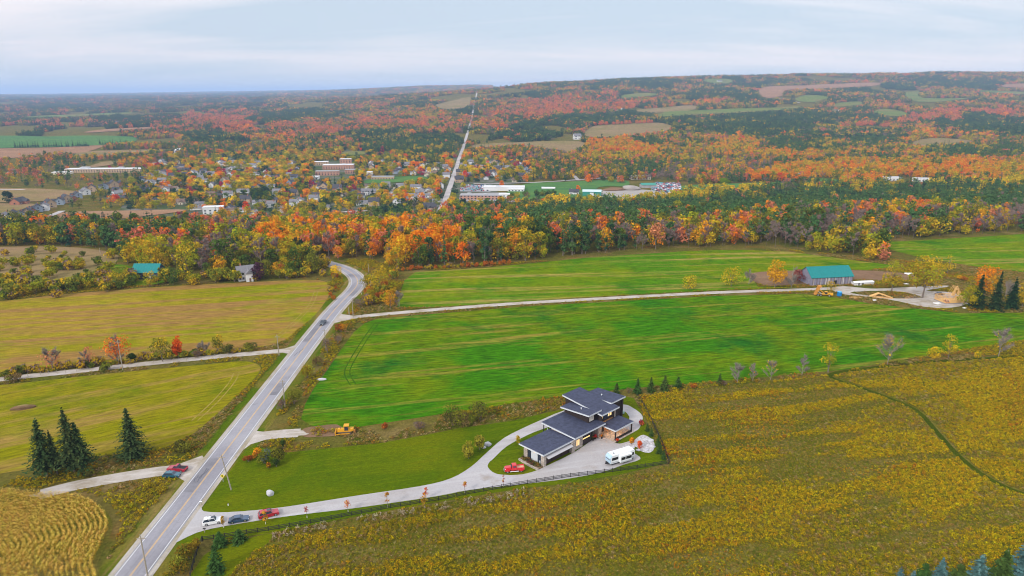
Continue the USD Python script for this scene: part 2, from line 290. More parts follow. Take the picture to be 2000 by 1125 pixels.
G['tan'] = poly([(-300, 612), (0, 588), (120, 576), (300, 561), (450, 553), (590, 547), (634, 550), (646, 560), (640, 582), (615, 615), (580, 645), (548, 668), (480, 682), (300, 700), (100, 716), (-300, 742)], 6)
G['near'] = poly([(-300, 775), (0, 752), (200, 731), (400, 712), (478, 706), (508, 716), (500, 736), (460, 775), (420, 812), (372, 850), (300, 880), (200, 890), (0, 925), (-300, 960)], 6)
yard_pts = [(394, 996), (404, 982), (440, 932), (478, 884), (496, 872), (560, 884), (640, 876), (740, 866), (830, 850), (900, 836), (1000, 822), (1060, 808), (1120, 795), (1212, 772), (1238, 778), (1250, 800), (1262, 830), (1284, 870), (1304, 905), (1210, 927), (1112, 944), (1000, 957), (850, 982), (700, 1008), (560, 1036), (470, 1050), (400, 1054), (375, 1060), (340, 1064)]
G['yard'] = poly(yard_pts)
G['side_lawn'] = poly([(360, 1150), (385, 1105), (405, 1080), (440, 1066), (478, 1054), (527, 1042), (526, 1058), (490, 1085), (455, 1118), (430, 1150)], 4)
G['meadow'] = poly([(1247, 775), (1330, 764), (1440, 752), (1600, 736), (1640, 728), (1800, 709), (2000, 697), (2350, 672), (2600, 1000), (2400, 1300), (300, 1300), (370, 1180), (430, 1118), (470, 1086), (560, 1040), (700, 1012), (850, 986), (1000, 961), (1112, 948), (1210, 931), (1308, 910), (1288, 872), (1266, 830), (1254, 800)])
trail = pxy(curve([(1618, 733), (1632, 741), (1680, 757), (1750, 783), (1795, 806), (1835, 850), (1875, 893), (1930, 934), (2010, 968), (2200, 1020)], 8))
trail2 = pxy(curve([(1618, 734), (1640, 727), (1700, 719), (1800, 708), (2000, 695), (2300, 674)], 6))
G['trail'] = unary_union([ribbon(trail, 1.7), ribbon(trail2, 2.2)])
drive_out = [(338, 1060), (384, 1041), (440, 1028), (560, 1009), (700, 992), (850, 970), (920, 957), (1039, 944), (1112, 935), (1176, 922.6), (1218, 908), (1251, 897), (1238, 885), (1226, 876), (1232, 872), (1237, 861), (1226, 863), (1209, 867), (1202, 861), (1240, 843), (1249, 836), (1255, 822), (1253, 810), (1236, 797), (1215, 790), (1150, 792), (1099, 803), (1056, 821), (1027, 834), (984, 856), (950, 885), (920, 912), (880, 935), (820, 950), (700, 968), (560, 990), (480, 998.5), (430, 1001), (398, 999), (392, 992), (368, 1010)]
island = [(953, 913), (956, 903), (963, 897), (990, 872), (1031, 850), (1061, 838), (1110, 822), (1170, 804), (1215, 803), (1227, 811), (1229, 818), (1222, 827), (1195, 846), (1172, 850), (1121, 884), (1066, 911), (1040, 922), (1010, 928), (970, 926)]
G['drive'] = Polygon(curve(pxy(drive_out), 3, True)).buffer(0).difference(Polygon(curve(pxy(island), 3, True)).buffer(0))
patio_pts = [(1216, 872), (1236, 862), (1248, 853), (1258, 850), (1271, 857), (1278, 866), (1277, 878), (1268, 885), (1253, 882), (1241, 873), (1226, 878)]
G['patio'] = Polygon(curve(pxy(patio_pts), 4, True)).buffer(0)
G['cornfloor'] = poly([(-200, 985), (-60, 962), (0, 960), (60, 964), (120, 968), (165, 973), (195, 988), (214, 1008), (220, 1030), (208, 1062), (190, 1100), (168, 1160), (-200, 1250)], 6)
lane1 = pxy(curve([(-120, 757), (0, 741), (150, 725), (300, 709), (420, 697), (500, 690), (560, 684.5), (588, 680)], 5))
lane2 = pxy(curve([(650, 626), (690, 620), (740, 614.5), (850, 605), (1000, 593.5), (1200, 582), (1400, 571.5), (1560, 566), (1625, 563.5)], 5))
spurL = pxy(curve([(78, 966), (150, 948), (250, 930), (320, 920), (372, 916), (400, 914)], 5)); spurR = pxy(curve([(462, 862), (505, 853), (545, 848), (585, 845.5)], 5))
def flare(line, w0, at0, w1, at1):
    a = np.asarray(line); return unary_union([ribbon(line, w0), Polygon(np.vstack([at0, at1]))]) if at0 is not None else ribbon(line, w0)
G['lane1'] = unary_union([ribbon(lane1, 4.6), poly([(540, 686), (585, 672), (592, 690), (572, 692), (556, 690)])])
G['lane2'] = unary_union([ribbon(lane2, 4.4), poly([(655, 612), (690, 617), (690, 623), (640, 634)])])
G['spurL'] = unary_union([ribbon(spurL, 5.4), poly([(88, 957), (72, 964), (50, 968), (66, 971), (88, 970)]), poly([(335, 912), (395, 890), (405, 905), (370, 945), (350, 934), (322, 930)])])
G['spurR'] = unary_union([ribbon(spurR, 5.6), poly([(583, 840.5), (592, 841), (598, 846), (604, 847), (597, 850), (583, 851)]), poly([(470, 846), (500, 842), (530, 845), (530, 856), (490, 868), (460, 890), (445, 880)])])
site = [(1622, 563), (1648, 559), (1690, 563), (1726, 563.5), (1840, 558), (1848, 561), (1808, 568), (1862, 572), (1895, 590), (1858, 601), (1808, 600), (1752, 588), (1698, 580), (1654, 576), (1632, 570)]
isle = [(1660, 571.5), (1700, 568.5), (1752, 569.5), (1776, 573), (1800, 581), (1752, 583), (1698, 578)]
G['site'] = poly(site, 3).difference(poly(isle, 3))
G['soil1'] = poly([(1466, 534), (1570, 528), (1680, 528), (1776, 535), (1790, 547), (1665, 547), (1560, 556), (1490, 557)], 4)
G['scrub'] = poly([(-200, 500), (-50, 484), (120, 482), (225, 495), (215, 525), (175, 540), (60, 570), (-200, 600)], 4)
G['green4'] = poly([(182, 530), (215, 519), (250, 519), (320, 545), (300, 556), (190, 560), (160, 560)], 3)
for k in ('verge',): sheet('road_verge', G[k], M_verge, 0.03, 4, label='mown green and straw verge along the country road', cat='verge')
sheet('field', G['green1'], M_green, 0.04, 7, label='big green crop field between the lane and the black-roofed house', cat='field')
sheet('field', G['green2'], M_green2, 0.04, 8, label='bright green crop field behind the lane, in front of the woods', cat='field')
sheet('field', G['green3'], M_green2, 0.06, 10, label='green crop field at the right edge beyond the building site', cat='field')
sheet('field', G['tan'], M_tan, 0.04, 7, label='yellow and straw-coloured hay field in front of the dark barn', cat='field')
sheet('field', G['near'], M_near, 0.04, 6, label='olive-yellow hay field behind the tall roadside spruces', cat='field')
sheet('lawn', G['yard'].difference(ribbon(road_line, 10.4)), M_lawn, 0.05, 5, label='mown lawn around the modern house and along its driveway', cat='lawn')
sheet('lawn', G['side_lawn'], M_lawn, 0.05, 4, label='small mown lawn with spruces below the board fence', cat='lawn')
sheet('meadow', G['meadow'], M_mead, 0.03, 6, label='ground of the goldenrod meadow in the right foreground', cat='meadow')
M_trail = ground_mat('trail_grass', (0.040, 0.056, 0.003), (0.06, 0.075, 0.003), None, 0.0, 0.1); sheet('trail', G['trail'], M_trail, 0.06, 4, label='mown green trail winding through the goldenrod meadow', cat='trail')
sheet('corn_field', G['cornfloor'], M_mead, 0.035, 5, label='ground of the corn field in the lower left corner', cat='field')
sheet('soil', G['soil1'], M_soil, 0.06, 5, label='bare brown soil behind and beside the grey barn', cat='soil')
sheet('scrubland', G['scrub'], M_farhay, 0.10, 8, label='dry straw-coloured scrub hill left of the dark barn', cat='scrubland')
sheet('lawn', G['green4'], M_green2, 0.14, 5, label='small green paddock beside the dark barn', cat='lawn')
sheet('lane', G['lane1'], M_gravel, 0.07, 4, label='pale gravel lane between the two hay fields', cat='lane')
sheet('lane', G['lane2'], M_gravel, 0.07, 4, label='pale gravel lane running from the road to the grey barn', cat='lane')
sheet('lane', G['spurL'], M_gravel, 0.065, 4, label='stony track with two parked vehicles by the road', cat='lane')
sheet('soil', poly([(592, 838), (622, 832), (655, 829), (672, 836), (700, 842), (668, 850), (630, 853), (594, 853)], 4), M_soil, 0.062, 4, label='trampled bare earth between the gravel entrance and the bulldozer', cat='soil')
sheet('lane', G['spurR'], M_gravel, 0.065, 4, label='short white gravel entrance next to the yellow bulldozer', cat='lane')
sheet('yard_gravel', G['site'], M_gravel, 0.08, 4, label='gravel yard of the building site by the grey barn', cat='yard')
sheet('driveway', G['drive'].difference(ribbon(road_line, 9.6)), M_drive, 0.09, 4, label='pale driveway curving from the road round the modern house', cat='driveway')
# the country road: shoulder, asphalt, lines as sheets 4 mm and more apart
sheet('road_shoulder', ribbon(road_line, 10.2), M_shoulder, 0.085, 3, label='pale gravel shoulder of the country road', cat='shoulder')
sheet('road', ribbon(road_line, 7.6), M_asphalt, 0.105, 3, label='grey two-lane country road curving away to the woods', cat='road')
def offset_line(p, d):
    t = np.gradient(p, axis=0); t /= np.linalg.norm(t, axis=1)[:, None]; return p + np.c_[-t[:, 1], t[:, 0]] * d
for s in (-1, 1): sheet('edge_line', ribbon(offset_line(road_line, 3.35 * s), 0.115), M_white, 0.117, 3, label='white edge line on the %s side of the country road' % ('field' if s > 0 else 'house'), cat='road marking')
for s in (-1, 1): sheet('centre_line', ribbon(offset_line(road_line, 0.13 * s), 0.09), M_yellow, 0.117, 3, label='yellow centre line of the country road, %s stripe' % ('left' if s > 0 else 'right'), cat='road marking')
for (u, v, l, a) in [(395, 928, 7, 1.62), (399, 926, 5, 1.52), (383, 935, 3, 1.6), (607, 660, 3, 1.5), (578, 692, 4, 1.6), (588, 685, 5, 1.5), (655, 600, 4, 1.55), (556, 722, 2, 1.6), (497, 790, 2, 0.4), (675, 587, 3, 1.5)]:
    c = at(u, v)[:2]; dv = np.array([math.cos(a), math.sin(a)]) * l / 2
    jag = np.array([c - dv + (0.1, 0), c - dv * .3 + (-.25, 0), c + dv * .3 + (.2, 0), c + dv])
    sheet('tar_patch', LineString(jag).buffer(0.13), M_patch, 0.113, 2, label='dark tar-sealed crack on the country road near pixel scale of a car' if False else 'dark sealed crack across the grey country road', cat='road crack')
for p in stage.GetPrimAtPath('/World').GetChildren():
    if p.GetName().startswith('tar_patch'): tag(p, None, None, 'sealed cracks on the country road')

far_fields = [  # (material, name, label, outline in the photograph)
 (M_fargreen, 'green field beside a row of dark cedars on the far plain', [(-200, 270), (100, 267), (245, 267), (267, 271), (250, 281), (175, 285), (0, 290), (-200, 293)]),
 (M_farsoil, 'pinkish bare field in front of the row of dark cedars', [(-200, 293.5), (0, 290.8), (172, 285.6), (205, 284.5), (165, 298), (100, 303), (0, 311), (-200, 318)]),
 (M_farhay, 'narrow straw field beside the white dome-shaped building', [(165, 297), (250, 293.5), (325, 292.5), (325, 296), (190, 306), (142, 305)]),
 (M_farhay, 'small brown plot behind the long white-roofed building', [(170, 328), (200, 317), (232, 315), (215, 323)]),
 (M_farhay, 'brown field with a lone dark tree left of the town', [(-200, 368), (0, 368), (90, 370), (160, 376), (130, 385), (95, 393), (0, 396), (-200, 400)]),
 (M_farhay, 'brown strip behind the new houses at the left edge', [(-150, 402), (60, 398), (48, 408), (0, 418), (-150, 424)]),
 (M_farsoil, 'brown field in front of the row of new houses', [(88, 432), (120, 416), (250, 412), (352, 410), (350, 414.5), (225, 429), (150, 433)]),
 (M_farhay, 'pale hillside meadow above the orange maples', [(1140, 264), (1160, 247), (1230, 242), (1295, 241), (1312, 255), (1250, 263), (1180, 269)]),
 (M_farhay, 'rolling dry meadow below the white hillside house', [(985, 281), (1080, 276), (1142, 279), (1112, 298), (1085, 293)]),
 (M_pasture, 'long pale green strip above the pine plantation', [(1285, 226), (1325, 217), (1500, 211), (1565, 208), (1505, 217), (1300, 228)]),
 (M_farhay, 'olive field below the rust-coloured hill woods', [(1245, 215), (1350, 206), (1355, 215), (1280, 221)]),
 (M_pasture, 'pale clearing on the upper slope right of the straight road', [(1212, 188), (1250, 182), (1290, 185), (1225, 192)]),
 (M_farsoil, 'large tan field below the ridge', [(1490, 171), (1580, 167), (1662, 163), (1712, 162), (1708, 168), (1575, 175), (1540, 176), (1527, 188), (1490, 190)]),
 (M_pasture, 'green paddock beside the white farm sheds on the ridge slope', [(1552, 196), (1575, 186), (1620, 190), (1592, 200)]),
 (M_pasture, 'small green field right of the hill farm', [(1628, 204), (1680, 199), (1682, 206), (1640, 209)]),
 (M_pasture, 'green L-shaped pasture near the right end of the ridge', [(1765, 183), (1795, 180), (1802, 192), (1895, 192), (1830, 200), (1785, 198)]),
 (M_pasture, 'thin pasture strip at the far right of the ridge slope', [(1912, 177), (2080, 184), (2080, 190), (1930, 181)]),
 (M_farsoil, 'tan field at the right edge under the ridge', [(1967, 165), (2080, 165), (2080, 171), (1967, 171)]),
 (M_pasture, 'oval green clearing above the red maples', [(1705, 218), (1732, 213), (1772, 222), (1750, 228), (1720, 224)]),
 (M_farhay, 'oval meadow with one dark clump at the right', [(1780, 281), (1800, 273), (1830, 270), (1895, 275), (1890, 281), (1800, 288)]),
 (M_fargreen, 'town park lawn with a row of round trees', [(975, 388), (1025, 360), (1100, 356), (1215, 352), (1225, 364), (1170, 366), (1150, 387), (1100, 385), (1060, 388), (1000, 392)]),
 (M_fargreen, 'green playing field right of the scrapyard', [(1330, 364), (1400, 360), (1500, 357), (1535, 357), (1500, 363), (1415, 370), (1345, 372)]),
 (M_pasture, 'little green field behind the shops of the town', [(670, 297), (710, 296), (708, 303), (670, 303)]),
 (M_fargreen, 'town sports ground with pale shed', [(715, 352), (787, 345), (832, 346), (822, 353), (725, 359)]),
 (M_pasture, 'grass strip along the street above the maple woods', [(660, 416), (742, 413), (738, 422), (665, 424)]),
 (M_pasture, 'pale field band on the far left plain', [(40, 229), (215, 221), (275, 221), (125, 231)]),
 (M_farsoil, 'thin pink field band above the red woods on the plain', [(172, 257), (283, 249), (305, 251), (190, 259)]),
 (M_farhay, 'straw clearing beside the straight road on the slope', [(850, 205), (900, 193), (920, 192), (915, 208), (870, 214)]),
 (M_farhay, 'long straw band right of the straight road', [(928, 283), (1000, 279), (1010, 284), (928, 289)]),
 (M_fargreen, 'small paddock below the orange maples at right', [(1595, 349), (1635, 351), (1640, 356), (1600, 357)]),
 (M_pasture, 'hilltop field just below the skyline', [(1375, 156), (1425, 155), (1430, 162), (1390, 163)]),
]
FARF = []
for m, lab, pts in far_fields:
    g = poly(pts, 3); FARF.append(g)
    d = g.centroid.distance(Point(0, 0))
    sheet('far_field', g, m, 0.15 + d * 0.0005, max(10, d / 80), label=lab, cat='field')
HIGHWAY = pxy([(846, 436), (858, 415), (868, 398), (878, 368), (885, 348), (891, 330), (898, 306), (905, 288), (911, 268), (916, 250), (921, 232), (925, 214), (928, 198), (931, 184), (932.5, 177)])
HW = LineString(smooth_line(np.array(LineString(HIGHWAY).segmentize(40).coords), 3))
M_hwy = mat('far_road', (0.36, 0.33, 0.325), 0.9, scale=0.03, var=0.25)
sheet('highway', HW.buffer(4.3, cap_style='flat'), M_hwy, 1.1, 20, label='long straight road running through the town and up the hill', cat='road')
TOWN_STREETS = []
for pts, w, lab in [([(660, 415.5), (745, 411)], 8, 'pale street above the orange maple woods'), ([(925, 360), (1035, 357.5), (1100, 354), (1175, 348.5), (1230, 346)], 8, 'street along the top of the town park'), ([(1130, 353), (1121, 344)], 7, 'short white drive off the park street'),
     ([(-40, 446), (40, 442), (66, 435), (122, 413)], 8, 'street in front of the new houses'), ([(-40, 371), (48, 371.5)], 8, 'pale road at the left edge of the valley'), ([(225, 374), (262, 364)], 8, 'curving street behind the row of new houses'),
     ([(690, 430), (700, 416)], 6, 'footpath crossing the grass strip'), ([(1500, 188), (1530, 194), (1562, 202)], 9, 'white lane on the hill slope at right'), ([(1370, 158), (1395, 163), (1412, 171)], 9, 'white lane near the skyline'),
     ([(780, 330), (830, 337), (885, 342)], 7, 'side street leading to the straight road')]:
    l = LineString(pxy(pts).tolist()); l = LineString(np.array(l.segmentize(15).coords)); TOWN_STREETS.append(l.buffer(w / 2 + 3))
    sheet('street', l.buffer(w / 2, cap_style='flat'), M_hwy, 0.9 if l.distance(Point(0, 0)) < 2500 else 2.5, 12, label=lab, cat='street')
def sightline(g):
    c = g.centroid; d = math.hypot(c.x, c.y); L = min(11 / max((CAM_H - float(H(c.x, c.y)[0])) / d, 0.012), 0.07 * d) ; k = -L / d
    return [affinity.translate(g, c.x * k * f, c.y * k * f) for f in (0.3, 0.6)] + [g.buffer(3)]
CLEAR = [poly(p) for p in ([(600, 352), (605, 318), (650, 312), (700, 318), (705, 345), (660, 356)], [(140, 342), (145, 330), (275, 328), (275, 340)], [(890, 396), (895, 358), (965, 354), (1022, 358), (1020, 394)], [(1100, 388), (1105, 366), (1180, 362), (1240, 360), (1340, 356), (1340, 378), (1250, 388), (1180, 392)], [(1722, 356), (1725, 348), (1760, 348), (1815, 350), (1815, 360), (1770, 358)], [(1225, 352), (1230, 338), (1290, 338), (1290, 348)], [(404, 424), (404, 412), (452, 410), (452, 420)], [(712, 354), (715, 344), (770, 344), (770, 354)])]
ROW = [(12, 431), (28, 428), (42, 427), (55, 424), (62, 417), (75, 413), (88, 411), (98, 405), (118, 399), (130, 395), (143, 392), (152, 387), (168, 380), (180, 374), (205, 369), (222, 365), (238, 361), (15, 443), (60, 455), (36, 451)]
CLEAR.append(LineString(pxy(ROW[:17])).buffer(14))
FARF_ALL = FARF + CLEAR[1:5] + CLEAR[8:] + [CLEAR[0].buffer(-12)]
NOTREE = unary_union([q for g in FARF_ALL for q in sightline(g)] + [HW.buffer(9)] + TOWN_STREETS)

M_wtrack = ground_mat('wheel_track', (0.030, 0.085, 0.004), (0.05, 0.10, 0.004), None, dir_green, 0.2, fine=1.5); M_wtrack2 = ground_mat('dry_track', (0.27, 0.20, 0.05), (0.20, 0.17, 0.02), None, dir_near, 0.2, fine=1.5)
for i, (pts, m, lab) in enumerate([([(1572, 577), (1592, 590), (1640, 605), (1700, 622), (1760, 645), (1795, 660), (1812, 672)], M_wtrack, 'curving wheel tracks at the right end of the big green field'), ([(735, 632), (715, 660), (690, 700), (678, 728), (690, 752)], M_wtrack, 'wheel tracks curving near the left edge of the big green field'),
        ([(380, 822), (420, 785), (452, 748), (462, 728)], M_wtrack2, 'pale dry wheel tracks in the near hay field'), ([(540, 660), (575, 630), (605, 598), (618, 568)], M_wtrack2, 'pale wheel tracks at the right end of the far hay field'), ([(620, 640), (800, 626), (1000, 612), (1300, 596), (1620, 584)], M_wtrack, 'faint tramline along the lane side of the green field')]):
    l = pxy(curve(pts, 6)); sheet('wheel_track', unary_union([ribbon(offset_line(l, d), 0.5) for d in (-1.0, 1.0)]), m, 0.052, 4, label=lab, cat='wheel tracks')

M_repair = ground_mat('asphalt_repair', (0.205, 0.200, 0.222), (0.17, 0.165, 0.185), None, 0.0, 0.2, fine=2.0, fine_amt=0.12, bump=0.1)
for i, (a, b, d) in enumerate([(48, 74, 1.72), (118, 132, -1.72), (176, 214, 1.72), (262, 280, -1.72), (20, 31, -1.72)]):
    n_ = road_line[a // 2:b // 2] if len(road_line) > 150 else road_line[a // 4:b // 4]
    if len(n_) > 2: sheet('asphalt_patch', ribbon(offset_line(n_, d), 2.7), M_repair, 0.109, 2, label='darker repaired stretch of asphalt in the %s lane, number %s from the near end' % ('left' if d > 0 else 'right', ('two', 'three', 'four', 'five', 'one')[i]), cat='asphalt patch')

# ------------------------------------------------------------------ plants
PAL = dict(orange=(0.66, 0.185, 0.008), amber=(0.60, 0.275, 0.010), rust=(0.36, 0.105, 0.025), red=(0.60, 0.065, 0.015), crimson=(0.34, 0.016, 0.060), yellow=(0.66, 0.44, 0.010), gold=(0.46, 0.315, 0.012),
           lime=(0.26, 0.265, 0.010), olive=(0.165, 0.170, 0.016), green=(0.070, 0.115, 0.018), dark=(0.020, 0.058, 0.034), pine=(0.062, 0.120, 0.036), bare=(0.235, 0.180, 0.155), purple=(0.07, 0.025, 0.045), blue=(0.10, 0.17, 0.17), brown=(0.19, 0.120, 0.045), pink=(0.50, 0.165, 0.085))
M_leaf = foliage_mat('leaves', 0.012, 0.5); M_needle = foliage_mat('needles', 0.02, 0.5, 0.08); M_weed = foliage_mat('weeds', 0.025, 0.4)
M_bark = mat('bark', (0.16, 0.13, 0.11), 0.95, var=0.3, scale=3); M_palebark = mat('pale_bark', (0.27, 0.235, 0.205), 0.95, var=0.25, scale=3)

def cards(r, c, n, size, jitter=0.7, aspect=1.0, tri=False):
    """leaf-sized faces at c, facing roughly n"""
    n = n + r.normal(size=c.shape) * jitter; n /= np.linalg.norm(n, axis=1)[:, None] + 1e-9
    t = np.cross(n, r.normal(size=c.shape)); t /= np.linalg.norm(t, axis=1)[:, None] + 1e-9; b = np.cross(n, t)
    s = (np.asarray(size) * r.uniform(0.6, 1.3, len(c)))[:, None]
    if tri:
        v = np.stack([c + t * s, c + (-0.5 * t + b * 0.8 * aspect) * s, c + (-0.5 * t - b * 0.8 * aspect) * s], 1).reshape(-1, 3)
        return v, np.arange(len(v)).reshape(-1, 3)
    k = r.uniform(0.5, 1.0, (4, len(c), 1))
    v = np.stack([c + t * s * k[0], c + b * s * aspect * k[1], c - t * s * k[2], c - b * s * aspect * k[3]], 1).reshape(-1, 3)
    i = np.arange(len(c))[:, None] * 4
    return v, np.vstack([i + [0, 1, 2], i + [0, 2, 3]])
def tube(p, rad, k=5):
    """tapering tube through the points p"""
    p = np.asarray(p, float); rad = np.broadcast_to(rad, len(p)); t = np.gradient(p, axis=0); t /= np.linalg.norm(t, axis=1)[:, None] + 1e-9
    a = np.cross(t, [0.31, 0.82, 0.47]); a /= np.linalg.norm(a, axis=1)[:, None] + 1e-9; b = np.cross(t, a)
    th = np.arange(k) / k * 2 * math.pi
    v = (p[:, None] + (a[:, None] * np.cos(th)[None, :, None] + b[:, None] * np.sin(th)[None, :, None]) * rad[:, None, None]).reshape(-1, 3)
    f = []
    for i in range(len(p) - 1):
        for j in range(k): q = (j + 1) % k; f += [(i * k + j, i * k + q, (i + 1) * k + q), (i * k + j, (i + 1) * k + q, (i + 1) * k + j)]
    e = (len(p) - 1) * k; f += [(e, e + j, e + j + 1) for j in range(1, k - 1)]
    return v, np.array(f)
def join(parts):
    V, Fc, n = [], [], 0
    for v, f in parts: V.append(v); Fc.append(np.asarray(f) + n); n += len(v)
    return np.vstack(V), np.vstack(Fc)
def tinted(r, base, groups, count, per, var=0.22, alt=None, altp=0.0):
    base = np.array(base); c = np.tile(base, (count, 1)); g = r.uniform(1 - var, 1 + var, (groups.max() + 1, 1))
    if alt is not None: c = np.where((r.random((groups.max() + 1, 1)) < altp)[groups], np.array(alt), c)
    c = c * g[groups] * r.uniform(1 - var * 0.7, 1 + var * 0.7, (count, 1)); return np.repeat(np.clip(c, 0.003, 0.9), per, 0)
def deciduous(seed, h, w, base, n=600, size=0.55, crown0=0.25, lobes=11, alt=None, altp=0.0, fill=1.0, taper=0.0, thin=0.0, trunk_k=5):
    """(trunk, (crown, tint)) of a broad-leaved tree h high and w wide"""
    r = np.random.default_rng(seed); z0 = h * crown0; ch = h - z0
    u = np.sort(r.uniform(0.06, 0.97, lobes)); ang = np.cumsum(r.uniform(1.6, 3.0, lobes))
    prof = np.sin(np.clip(u ** (0.75 + taper) , 0, 1) * math.pi) ** 0.6 * (1 - taper * u * 0.55)
    rr = w / 2 * prof * r.uniform(0.35, 0.75, lobes); L = np.c_[np.cos(ang) * rr, np.sin(ang) * rr, z0 + ch * u]
    lr = w * r.uniform(0.17, 0.29, lobes) * (0.75 + 0.35 * prof); L[:, 2] = np.minimum(L[:, 2], h - lr * 0.8)
    g = r.choice(lobes, n, p=lr ** 2 / (lr ** 2).sum()); d = r.normal(size=(n, 3)); d[:, 2] = d[:, 2] * 0.9 + 0.18; d /= np.linalg.norm(d, axis=1)[:, None]
    c = L[g] + d * (lr[g] * r.uniform(0.55, 1.08, n) ** 0.7)[:, None] * [1, 1, 0.85]
    if thin: k = r.random(n) > thin * (c[:, 2] > z0 + ch * 0.5); c, d, g = c[k], d[k], g[k]
    v, f = cards(r, c, d + [0, 0, 0.25], size * np.ones(len(c)), 0.55)
    tint = tinted(r, base, g, len(c), 4, alt=alt, altp=altp)
    top = z0 + ch * 0.62; bend = r.normal(size=2) * w * 0.03
    parts = [tube([(0, 0, -0.3), (bend[0] * .4, bend[1] * .4, z0 * 0.6), (bend[0], bend[1], z0 + ch * 0.25), (bend[0] * 1.4, bend[1], top)], np.array([h * 0.022, h * 0.017, h * 0.012, 0.03]), trunk_k)]
    for i in range(0, lobes, 1 if trunk_k > 4 else 3):
        b0 = np.array([bend[0] * .8, bend[1] * .8, z0 * 0.75 + (L[i, 2] - z0) * 0.3]); parts.append(tube([b0, (b0 + L[i]) / 2 + [0, 0, -0.05 * ch], L[i]], np.array([h * 0.008, h * 0.005, 0.02]), 3))
    return join(parts), (v, f, tint)
def bare_tree(seed, h, w, base=PAL['bare'], n=160, alt=None, leaf=0, leafcol=PAL['amber'], low=False, twig=0.045):
    """(trunk, (crown of twigs with perhaps a few leaves, tint))"""
    r = np.random.default_rng(seed); parts, tw = [tube([(0, 0, -0.3), (0.1, 0, h * 0.35), (0, 0.15, h * 0.7), (0.1, 0, h * 0.95)], np.array([h * 0.011, h * 0.008, h * 0.005, 0.02]), 4)], []
    for i in range(7 if low else 12):
        z = h * r.uniform(0.18 if low else 0.05, 0.75); a = r.uniform(0, 6.28); l = w * 0.5 * (1.15 - z / h) * r.uniform(0.7, 1.15)
        e = np.array([math.cos(a) * l, math.sin(a) * l, z + l * r.uniform(0.7, 1.3)]); parts.append(tube([(0, 0, z), e * [0.5, 0.5, 0] + [0, 0, z + (e[2] - z) * 0.4], e], np.array([h * 0.007, h * 0.005, 0.015]), 3)); tw.append(((0, 0, z), e))
    c, d = [], []
    for k in range(n):
        a, e = tw[r.integers(len(tw))]; p = np.array(a) + (np.array(e) - a) * r.uniform(0.35, 1.05); q = r.normal(size=3); q[2] = abs(q[2]) + 0.3; q /= np.linalg.norm(q); c.append(p + q * w * 0.06); d.append(q)
    c, d = np.array(c), np.array(d); l = w * r.uniform(0.07, 0.16, n)[:, None]; s = np.cross(d, r.normal(size=d.shape)); s /= np.linalg.norm(s, axis=1)[:, None]
    v = np.stack([c - d * l + s * twig * 1.6, c - d * l - s * twig * 1.6, c + d * l + s * twig * 0.3], 1).reshape(-1, 3); f = np.arange(len(v)).reshape(-1, 3)
    t = np.repeat(np.clip(np.array(base) * r.uniform(0.7, 1.25, (n, 1)), 0, 1), 3, 0)
    if leaf:
        i = r.integers(0, n, leaf); i = i[np.argsort(r.random(len(i)))]; i = i[(c[i, 2] < h * 0.6) if alt == 'low' else (c[i, 2] > h * 0.35)]
        v2, f2 = cards(r, c[i] + r.normal(size=(len(i), 3)) * 0.25, d[i], np.full(len(i), 0.34), 1.0); t2 = np.repeat(np.array(leafcol) * r.uniform(0.7, 1.25, (len(i), 1)), 4, 0)
        f = np.vstack([f, f2 + len(v)]); v = np.vstack([v, v2]); t = np.vstack([t, t2])
    return join(parts), (v, f, t)
def conifer(seed, h, w, base, tiers=16, per=9, k=5, size=0.5, z0=0.10, alt=None, ragged=0.25, tipup=0.0, trunk=True):
    """(trunk, (crown, tint)) of a spruce: whorls of drooping sprays"""
    r = np.random.default_rng(seed); C, D, Gp, S = [], [], [], []; g = 0
    for i in range(tiers):
        u = (i + r.uniform(-.3, .3)) / tiers; z = h * (z0 + (0.98 - z0) * u); l0 = w / 2 * (1 - u) ** 0.85 + 0.12
        for j in range(max(3, int(per * (1 - u * 0.55)))):
            a = r.uniform(0, 6.28); l = l0 * r.uniform(1 - ragged * 1.4, 1 + ragged * 0.5)
            s = (np.arange(k) + r.uniform(0.2, 0.9, k)) / k; d = np.array([math.cos(a), math.sin(a), 0])
            p = d * (s * l)[:, None] + [0, 0, 1] * (z - 0.28 * l * s + tipup * l * s ** 3)[:, None] + r.normal(size=(k, 3)) * 0.12 * size
            C.append(p); D.append(np.tile(d * 0.35 + [0, 0, 1], (k, 1))); Gp.append(np.full(k, g)); S.append(size * (0.55 + 0.6 * (1 - s)) * (0.5 + 0.6 * (1 - u))); g += 1
    C.append(np.c_[r.normal(size=(4, 2)) * 0.08, h * r.uniform(0.93, 1.0, 4)]); D.append(np.tile([1.0, 0.3, 0.3], (4, 1))); Gp.append(np.full(4, g)); S.append(np.full(4, size * 0.5))
    C, D, Gp, S = np.vstack(C), np.vstack(D), np.concatenate(Gp), np.concatenate(S)
    v, f = cards(r, C, D, S, 0.42); t = tinted(r, base, Gp, len(C), 4, 0.25, alt, 0.25)
    return tube([(0, 0, -0.3), (0, 0, h * 0.5), (0, 0, h * 0.97)], np.array([h * 0.016, h * 0.009, 0.02]), 6 if trunk else 3), (v, f, t)
